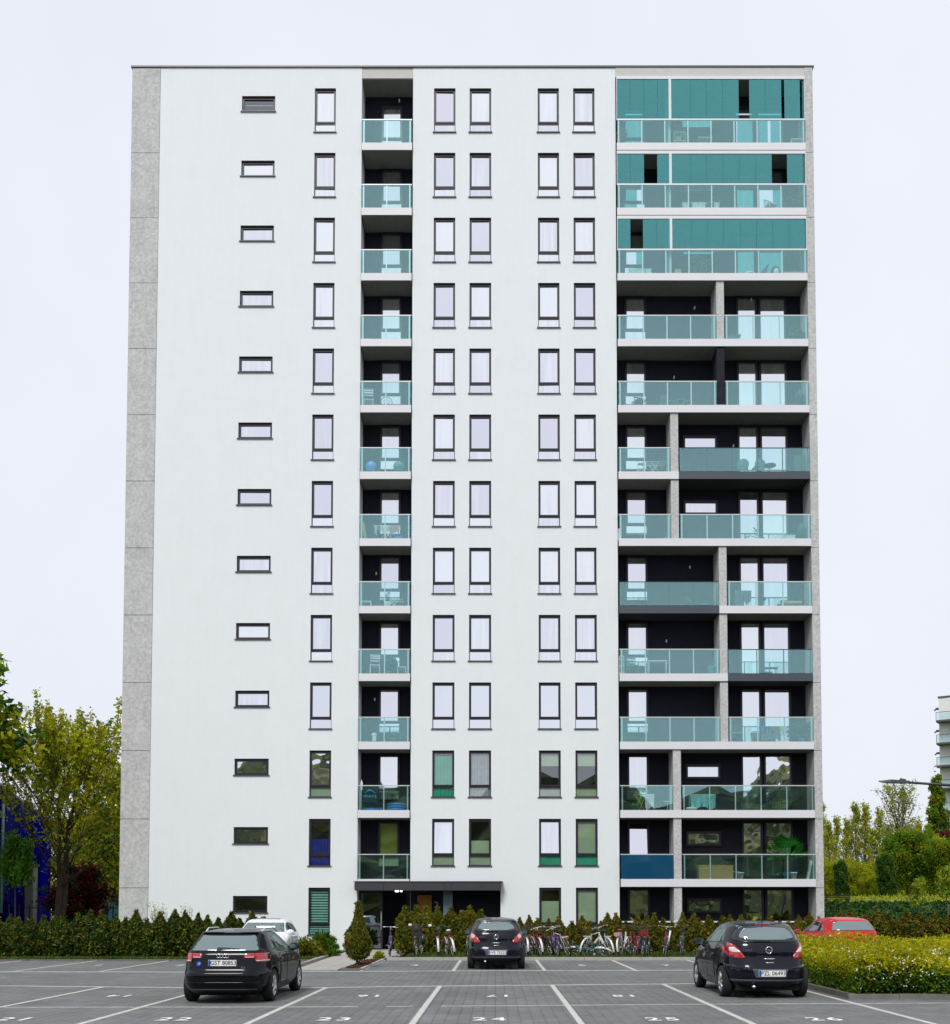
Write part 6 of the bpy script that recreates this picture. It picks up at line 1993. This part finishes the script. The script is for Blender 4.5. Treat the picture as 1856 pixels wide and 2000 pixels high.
part('handle', MB().torus((.05, 0, .16), (0, 1, 0), .07, .01, 12, 5, arc=(0, math.pi)), M['pale_cloth'], o)
table('dark bistro table among chairs, eleventh balcony down', 1527, 2, 'dark_metal', .6, .5, .62, d=.5)
chair('dark chair on the left of the bistro table, eleventh balcony down', 1506, 2, 'dark_metal', -70, .55)
chair('dark chair on the right of the bistro table, eleventh balcony down', 1552, 2, 'dark_metal', 70, .55)
o = box_item('storage_bench', 'honey-coloured wooden storage bench on the lowest right balcony', 'storage bench', 1397, 1, 1.5, .45, .62, 'honey', .42)
for k in range(4):
    part('plank', MB().box(-.742, .742, -.24, -.228, .012 + k * .132, .132 + k * .132), M['honey'], o)
table('small pale shelf table at the right end of the honey bench', 1436, 1, 'pine', .3, .3, .36, d=.6)
pot_only('small white pot right of the honey bench', 1447, 1, 1.0)
pot_only('white pot with a candle-like spike below the big palm', 1551, 1, 1.0, d=.1)
o = item('potted_palm', 'big bright green fan palm at the right of the lowest balcony', 'palm', 1540, 1, .62)
part('pot', MB().lathe([(0, 0), (.17, 0), (.22, .34), (0, .34)], n=18), M['plastic_teal'], o)
part('trunk', MB().tube([(0, 0, .3), (.02, 0, .85)], [.05, .04], 8), M['bark'], o)
rp_ = random.Random(4)
for k in range(20):
    a, el = k * 2.4, rp_.uniform(.12, 1.45)
    d_ = Vector((math.cos(a) * math.cos(el), math.sin(a) * math.cos(el) * .65, math.sin(el)))
    c_ = Vector((.02, 0, .85)) + d_ * rp_.uniform(.5, .85)
    fan = MB()
    side = d_.cross(Vector((0, 0, 1))).normalized()
    for j in range(11):
        q = (j - 5) / 5 * 1.25
        dd = (d_ * math.cos(q) + side * math.sin(q)).normalized()
        L_ = rp_.uniform(.42, .6)
        wv = dd.cross(d_.cross(side)).normalized() * .03
        tip = c_ + dd * L_ + Vector((0, 0, -.08 * abs(q)))
        fan.add([c_ - wv * .4, c_ + dd * L_ * .5 + wv, tip, c_ + dd * L_ * .5 - wv], [(0, 1, 2, 3)])
    fan.tube([(.02, 0, .85), c_], .008, 4)
    part('frond', fan, M['palm_leaf'], o)
o = item('leaning_board', 'pale framed board leaning in the right corner of the lowest balcony', 'board', 1581, 1, .3)
part('board', MB().add([(-.13, 0, .01), (-.02, 0, .0), (.14, 0, .82), (.05, 0, .86), (-.13, .03, .01), (-.02, .03, 0), (.14, .03, .82), (.05, .03, .86)], [(0, 1, 2, 3), (4, 7, 6, 5), (0, 4, 5, 1), (1, 5, 6, 2), (2, 6, 7, 3), (3, 7, 4, 0)]), M['mint_cloth'], o)
part('frame', MB().tube([(-.13, -.01, .01), (.05, -.01, .86), (.14, -.01, .82), (-.02, -.01, 0), (-.13, -.01, .01)], .014, 5), M['pale_cloth'], o)

# central bay
o = item('globe_lamp', 'white globe lamp in the left corner, fourth small balcony from the top', 'lamp', 717, 9, .4)
part('globe', MB().sphere((0, 0, .26), .055, 12, 8), M['white_enamel'], o)
part('stand', MB().tube([(0, 0, 0), (0, 0, .21)], .012).lathe([(0, 0), (.07, 0), (.06, .02), (0, .02)], n=12), M['dark_metal'], o)
chair('thin pale wire chair, fifth small balcony from the top', 720, 8, 'pale_cloth', 185, .5)
o = item('round_wire_table', 'dark round wire table before the window, fifth small balcony from the top', 'table', 755, 8, .45)
part('tabletop', MB().torus((0, 0, .42), (0, .45, 1), .25, .014, 26, 6).torus((0, 0, .42), (0, .45, 1), .12, .01, 20, 5), M['parasol_green'], o)
for a in (0.3, 2.4, 4.5):
    part('leg', MB().tube([(.2 * math.cos(a), .2 * math.sin(a), 0), (.05 * math.cos(a), .05 * math.sin(a), .4)], .012, 5), M['parasol_green'], o)
o = item('round_stool_chair', 'blue round-backed chair with wooden legs, sixth small balcony from the top', 'chair', 725, 7, .5)
part('backrest', MB().sphere((0, 0, .5), (.24, .08, .24), 16, 9), M['plastic_blue'], o)
part('seat', MB().box(-.2, .2, -.2, .12, .24, .28), M['plastic_blue'], o)
legs(o, .34, .26, .24, M['terracotta'], .028)
o = item('round_stool_chair', 'dark petrol round-backed chair right of the window, sixth small balcony from the top', 'chair', 779, 7, .5)
part('backrest', MB().sphere((0, 0, .5), (.25, .08, .25), 16, 9), M['plastic_teal'], o)
part('seat', MB().box(-.2, .2, -.2, .12, .24, .28), M['plastic_teal'], o)
legs(o, .34, .26, .24, M['pale_cloth'], .022)
o = item('leaning_plank', 'light wooden board leaning in the left corner, seventh small balcony from the top', 'board', 712, 6, .5)
part('board', MB().add([(.02, -.03, 0), (.14, -.03, 0), (-.02, -.03, .95), (-.1, -.03, .95), (.02, 0, 0), (.14, 0, 0), (-.02, 0, .95), (-.1, 0, .95)], [(0, 1, 2, 3), (4, 7, 6, 5), (0, 4, 5, 1), (1, 5, 6, 2), (2, 6, 7, 3), (3, 7, 4, 0)]), M['honey'], o)
part('edge_strip', MB().tube([(-.1, -.04, .95), (.02, -.04, 0)], .014, 5), M['pine'], o)
airer('full clothes airer, seventh small balcony from the top', 757, 6, 1.2, .72, [(-.1, .4, .3, 'pale_cloth', 'white towel in the middle of the small-balcony airer'), (.32, .44, .36, 'pink_cloth', 'dusty pink towel on the small-balcony airer'), (-.5, .12, .4, 'pale_cloth', 'narrow white cloth at the left of the small-balcony airer')])
box_item('laundry_crate', 'blue plastic crate under the dusty pink towel', 'crate', 778, 6, .34, .3, .28, 'plastic_blue', .5)
o = item('low_bench', 'white square-framed bench in the left corner, eighth small balcony from the top', 'bench', 715, 5, .3)
part('seat', MB().box(-.24, .24, -.15, .15, .26, .3), M['white_enamel'], o)
legs(o, .44, .26, .26, M['white_enamel'], .02)
airer('unfolded white airer with crossed legs before the window, eighth small balcony from the top', 768, 5, .9, .42)
potted('small dark plant on a white stick before the window, eighth small balcony down', 757, 5, .75, .1, 'white_enamel', ('lf_dark',), .3, 60, .06)
chair('pale slatted garden chair, ninth small balcony from the top', 732, 4, 'pale_cloth', 190, .45)
table('pale thin-legged table right of the window, ninth small balcony from the top', 785, 4, 'pale_cloth', .42, .36, .4, d=.45)
potted('bushy dark plant before the window, ninth small balcony from the top', 758, 4, .95, .42, 'plastic_teal', ('lf_dark', 'plastic_teal'), .65, 420, .09)
o = item('hooded_stroller', 'white hooded pushchair at the left, tenth small balcony from the top', 'pushchair', 731, 3, .35)
part('hood', MB().sphere((0, 0, .36), (.13, .14, .1), 14, 8), M['pale_cloth'], o)
part('seat', MB().box(-.07, .09, -.12, .12, .08, .3), M['pale_cloth'], o)
for s in (-1, 1):
    part('wheel', MB().torus((s * .08, -.1, .05), (1, 0, 0), .045, .012, 12, 5), M['rubber'], o)
part('handle', MB().tube([(-.12, 0, .3), (-.2, 0, .42)], .012), M['dark_metal'], o)
airer('slim grey airer in the left corner, tenth small balcony from the top', 714, 3, .3, .85, (), 'dark_metal', .5)
potted('round leafy plant under the window, tenth small balcony from the top', 770, 3, .5, .4, 'plastic_teal', ('lf_green', 'lf_dark'), .5, 300)
o = item('surf_paddle', 'upright white paddle rising above the left rail, eleventh small balcony', 'paddle', 706, 2, .1)
part('shaft', MB().tube([(0, 0, 0), (0, 0, 1.0)], .016), M['white_enamel'], o)
part('blade', MB().add([(-.04, -.01, .9), (.04, -.01, .9), (.05, -.01, 1.2), (0, -.01, 1.36), (-.04, -.01, 1.2), (-.04, .01, .9), (.04, .01, .9), (.05, .01, 1.2), (0, .01, 1.36), (-.04, .01, 1.2)], [(0, 1, 2, 3, 4), (9, 8, 7, 6, 5), (0, 5, 6, 1), (1, 6, 7, 2), (2, 7, 8, 3), (3, 8, 9, 4), (4, 9, 5, 0)]), M['white_enamel'], o)
o = item('wave_banner', 'dark blue banner reading WAVE under a wave emblem behind the glass', 'banner', 723, 2, .12)
part('sheet', MB().box(-.33, .33, 0, .01, .36, 1.0), pbr('banner_cloth', (.008, .05, .09), .9, var=.1), o)
part('emblem', MB().add([(-.28 + .048 * i, -.006, .83 + .06 * math.sin((i - 3) * .62) + (0.0 if k_ == 0 else (.028 * math.sin(math.pi * i / 12) + .003))) for k_ in (0, 1) for i in range(13)], [(i, i + 1, i + 14, i + 13) for i in range(12)]), M['plastic_sky'], o)
link('lettering', text_mesh('lettering', 'WAVE', .19, M['aqua_cloth'], .001, 1.15), o, (0, -.006, .62), (math.pi / 2, 0, 0))
part('pole', MB().tube([(-.34, 0, 0), (-.34, 0, 1.02)], .01).tube([(.34, 0, 0), (.34, 0, 1.02)], .01), M['dark_metal'], o)
o = item('water_mat', 'bright blue mat rolled on the floor under the wave banner', 'mat', 727, 2, .3)
part('mat', MB().lathe([(0, -.45), (.07, -.45), (.07, .45), (0, .45)], (0, 0, .07), 'x', 14), M['plastic_blue'], o)
part('strap', MB().torus((0.15, 0, .07), (1, 0, 0), .072, .008, 14, 4), M['dark_metal'], o)
o = item('inflatable_pool', 'blue ribbed paddling pool at the right, eleventh small balcony', 'paddling pool', 775, 2, .45)
for k in range(3):
    part('ring', MB().torus((0, 0, .06 + .11 * k), (0, 0, 1), .38, .055, 22, 7), M['plastic_blue'], o)
# ------------------------------------------------------------------ background
# grassy bank beyond the tower
gb = MB()
bx = list(np.arange(13.5, 90, 2.0))
prof_y = [(52, -.05), (54.5, .5), (58, 1.35), (61, 2.0), (62.5, 2.1), (74, 2.62), (95, 2.3), (140, .9)]
vs, fs, ms = [], [], []
for i, x in enumerate(bx):
    for (y, z) in prof_y:
        vs.append((x, y + 1.2 * math.sin(x * .15), z * (1 + .05 * math.sin(x * .6 + y)) * (1.0 if x < 30 else .92)))
kk = len(prof_y)
for i in range(len(bx) - 1):
    for j in range(kk - 1):
        gb.add([vs[i * kk + j], vs[(i + 1) * kk + j], vs[(i + 1) * kk + j + 1], vs[i * kk + j + 1]], [(0, 1, 2, 3)], 0 if j < 4 else 1, True)
setting(part('grass_bank', gb, [M['turf'], M['turf_pale']]))
g = np.random.default_rng(91)
n = 26000
x = g.uniform(14, 62, n)
y = g.uniform(52.5, 62.6, n)
z = np.interp(y, [p[0] for p in prof_y], [p[1] for p in prof_y]) + g.uniform(0, .22, n)
setting(link('ground_cover', leaf_cloud('ground_cover', np.stack([x, y + 1.2 * np.sin(x * .15), z], 1), .15, [M['lf_dark'], leaf('bank_leaf', (.01, .052, .004), .2), M['lf_green']], g.choice(3, n, p=[.5, .42, .08]), 91, .3, 1.6)), 'stuff')  # leaves on the bank face, darker green than the grass on top
n = 9000
x = g.uniform(14, 62, n)
y = g.uniform(62.5, 74, n)
setting(link('grass', leaf_cloud('grass', np.stack([x, y + 1.2 * np.sin(x * .15), np.interp(y, [62.5, 74], [2.05, 2.6]) + g.uniform(0, .22, n)], 1), .12, [M['lf_yellow'], M['turf_pale']], g.integers(0, 2, n), 92, .8, 3)), 'stuff')
bn = thing('park_bench', 'dark park bench on top of the grassy bank, partly hidden by the tower corner', 'bench', (21.2, 63.6, 2.05))
bn.scale = (.72, .8, .8)
bd_ = pbr('dark_bench_wood', (.018, .016, .018), .8, var=.2)
for k in range(3):
    part('plank', MB().box(-1.3, 1.25, -.24 + k * .16, -.1 + k * .16, .44, .5), bd_, bn)
for k in range(2):
    part('plank', MB().box(-1.3, 1.25, .26, .3, .56 + k * .15, .68 + k * .15), bd_, bn)
for q in (-.95, -.1, .95):
    part('leg', MB().box(q - .06, q + .06, -.2, .28, -.15, .438), bd_, bn)

# far white apartment block at the right edge
fa = thing('apartment_block', 'distant white apartment block with stacked glass balconies at the right edge', 'apartment building', (57.6, 132, 0), (0, 0, R(-32)))
FW = pbr('far_render', (.72, .72, .72), .8, var=.04)
part('wall', MB().box(0, 26, 0, 16, 0, 29.3), FW, fa)
part('roof', MB().box(-.1, 26.1, -.1, 16.1, 29.32, 29.5), M['flashing'], fa)
fpane = M['pane_wavy']
far_glass = clear_glass('far_balcony_glass', .12, (.8, 1, 1), (.86, .95, .95))
bal_f, bal_g = None, None
for k in range(9):
    z = 2.6 + k * 2.92
    b_ = part('balcony', MB().box(-.15, 6.5, -1.5, -.003, z, z + .22), M['flashing'], fa)
    part('railing', MB().box(-.15, 6.5, -1.5, -1.46, z + 1.2, z + 1.26).box(-.15, -.1, -1.5, -1.45, z + .22, z + 1.2).box(2.05, 2.1, -1.5, -1.45, z + .22, z + 1.2).box(4.2, 4.25, -1.5, -1.45, z + .22, z + 1.2).box(6.45, 6.5, -1.5, -1.45, z + .22, z + 1.2), M['rail_dark'], b_)
    part('glass_panel', MB().box(-.1, 6.45, -1.49, -1.47, z + .24, z + 1.18), far_glass, b_)
    w_ = part('window', MB().box(2.2, 3.9, -.06, .02, z + .3, z + 2.4), M['anthracite'], fa)
    part('pane', MB().quad((2.3, -.08, z + .4), (3.8, -.08, z + .4), (3.8, -.08, z + 2.3), (2.3, -.08, z + 2.3)), fpane, w_)
    part('bracket_lamp', MB().box(-.55, -.003, 1.1, 1.5, z + 2.05, z + 2.3).tube([(-.55, 1.3, z + 2.15), (-.75, 1.3, z + 1.95)], .1, 6), M['flashing'], fa)

# blue glass-clad hall on the left
blue = coated_glass('cobalt_glass', .012, (.4, .5, 1.0), (.004, .003, .19), .05)
blue2 = coated_glass('deep_cobalt_glass', .012, (.3, .4, 1.0), (.003, .002, .09), .05)
a0, a1 = Vector((-23.6, 46.8, 0)), Vector((-32.6, 75.0, 0))
L = (a1 - a0).length
bh = thing('blue_hall', 'low cobalt blue panel-clad hall seen at an angle behind the trees on the left', 'building', tuple(a0), (0, 0, math.atan2(a1.y - a0.y, a1.x - a0.x)))
HB = 8.1
part('wall', MB().box(0, L, .03, 14, 0, HB - .02), M['curtain_navy'], bh)
part('roof', MB().box(-.05, L + .05, -.05, 14, HB, HB + .12), pbr('hall_roof', (.02, .02, .12), .5, var=0), bh)
k = 14
for i in range(k):
    for j in range(3):
        part('cladding_panel', MB().box(L * i / k + .012, L * (i + 1) / k - .012, -.0, .028, HB * j / 3 + .012, HB * (j + 1) / 3 - .012), blue if (i * 2 + j) % 3 else blue2, bh)
lt = pbr('hall_light_strip', (.06, .22, .2), .5, var=.1)
x_ = L * .2
part('light_strip', MB().box(x_, x_ + .75, -.06, -.004, 1.6, 7.6), lt, bh)

# left background: fence, wall, tank, low sheds
fe = thing('iron_fence', 'dark iron fence behind the hedge under the red-leaved maple', 'fence', (-26.2, 54.0, 0))
for i in range(16):
    part('bar', MB().tube([(i * .55, 0, 0), (i * .55, 0, 2.05)], .035, 5), M['dark_metal'], fe)
part('rail', MB().box(-.1, 8.4, -.02, .02, 1.85, 1.9).box(-.1, 8.4, -.02, .02, .2, .25), M['dark_metal'], fe)
gp = thing('concrete_pillar', 'pale grey-green concrete pillar at the far end of the blue hall', 'pillar', (-28.2, 62.0, 0))
part('shaft', MB().box(-.33, .33, -.3, .3, 0, 4.4), pbr('mossy_concrete', (.34, .36, .30), .9, var=.15), gp)
part('cap', MB().box(-.4, .4, -.37, .37, 4.402, 4.55), M['kerb_dark'], gp)
tk = thing('blue_tank', 'pale blue rounded tank between the concrete pillar and the cream wall', 'tank', (-27.7, 67.0, 0))
part('shell', MB().lathe([(0, -1.0), (.5, -.98), (.85, -.8), (.95, -.4), (.95, .4), (.85, .8), (.5, .98), (0, 1.0)], (0, 0, 1.45), 'x', 20), pbr('tank_paint', (.25, .48, .66), .4, var=.06), tk)
for s in (-.6, .6):
    part('support', MB().box(s - .08, s + .08, -.5, .5, 0, .62), M['dark_metal'], tk)
cw = thing('cream_shed', 'low cream walled shed behind the iron fence under the red-leaved maple', 'shed', (-25.6, 66.0, 0))
part('wall', MB().box(-1.1, 1.9, 0, 3, 0, 2.75), pbr('cream_wall', (.6, .56, .5), .85, var=.08), cw)
part('roof', MB().box(-1.25, 2.05, -.2, 3.2, 2.752, 2.9), M['kerb_dark'], cw)
part('door', MB().box(.75, 1.45, -.04, -.003, 0, 2.0), M['plastic_teal'], cw)
part('window', MB().box(1.5, 1.85, -.04, -.003, 1.2, 1.9), M['anthracite'], cw)
dg_ = thing('dark_garage', 'dark low garage front tucked beside the concrete corner', 'garage', (-22.5, 62.0, 0))
part('wall', MB().box(-1.2, 2.6, 0, 4, 0, 2.7), pbr('dark_wall', (.012, .016, .03), .8, var=.2), dg_)
part('roof', MB().box(-1.3, 2.7, -.15, 4.1, 2.702, 2.82), M['dark_metal'], dg_)
part('door', MB().box(-.9, 1.6, -.04, -.003, 0, 2.2), M['plastic_teal'], dg_)

# what stands across the street behind the photographer (it shows in the lower panes): a wooded slope
wh = MB()
r_ = random.Random(9)
nx, nz = 90, 14
vs = []
for i in range(nx + 1):
    x = -150 + 300 * i / nx
    H_ = 20.5 + 6.5 / (1 + math.exp((x + 14) / 3)) + 6 / (1 + math.exp(-(x - 36) / 1.5)) + 2.5 * math.sin(x * .05 + 1) + 3 * math.sin(x * .13) + 2.2 * math.sin(x * .41)
    for j in range(nz + 1):
        t = j / nz
        vs.append((x + r_.uniform(-1, 1), -58 - 26 * t ** 1.5 + r_.uniform(-1.6, 1.6), H_ * t + (r_.uniform(-.9, .9) if j else 0)))
for i in range(nx):
    for j in range(nz):
        wh.add([vs[i * (nz + 1) + j], vs[i * (nz + 1) + j + 1], vs[(i + 1) * (nz + 1) + j + 1], vs[(i + 1) * (nz + 1) + j]], [(0, 1, 2, 3)], 0 if (i * 7 + j * 3) % 4 else 1)
setting(part('hills', wh, [pbr('wooded_slope', (.045, .06, .02), .95, var=.6, scale=.5), pbr('wooded_slope_light', (.11, .12, .03), .95, var=.5, scale=.6)]))
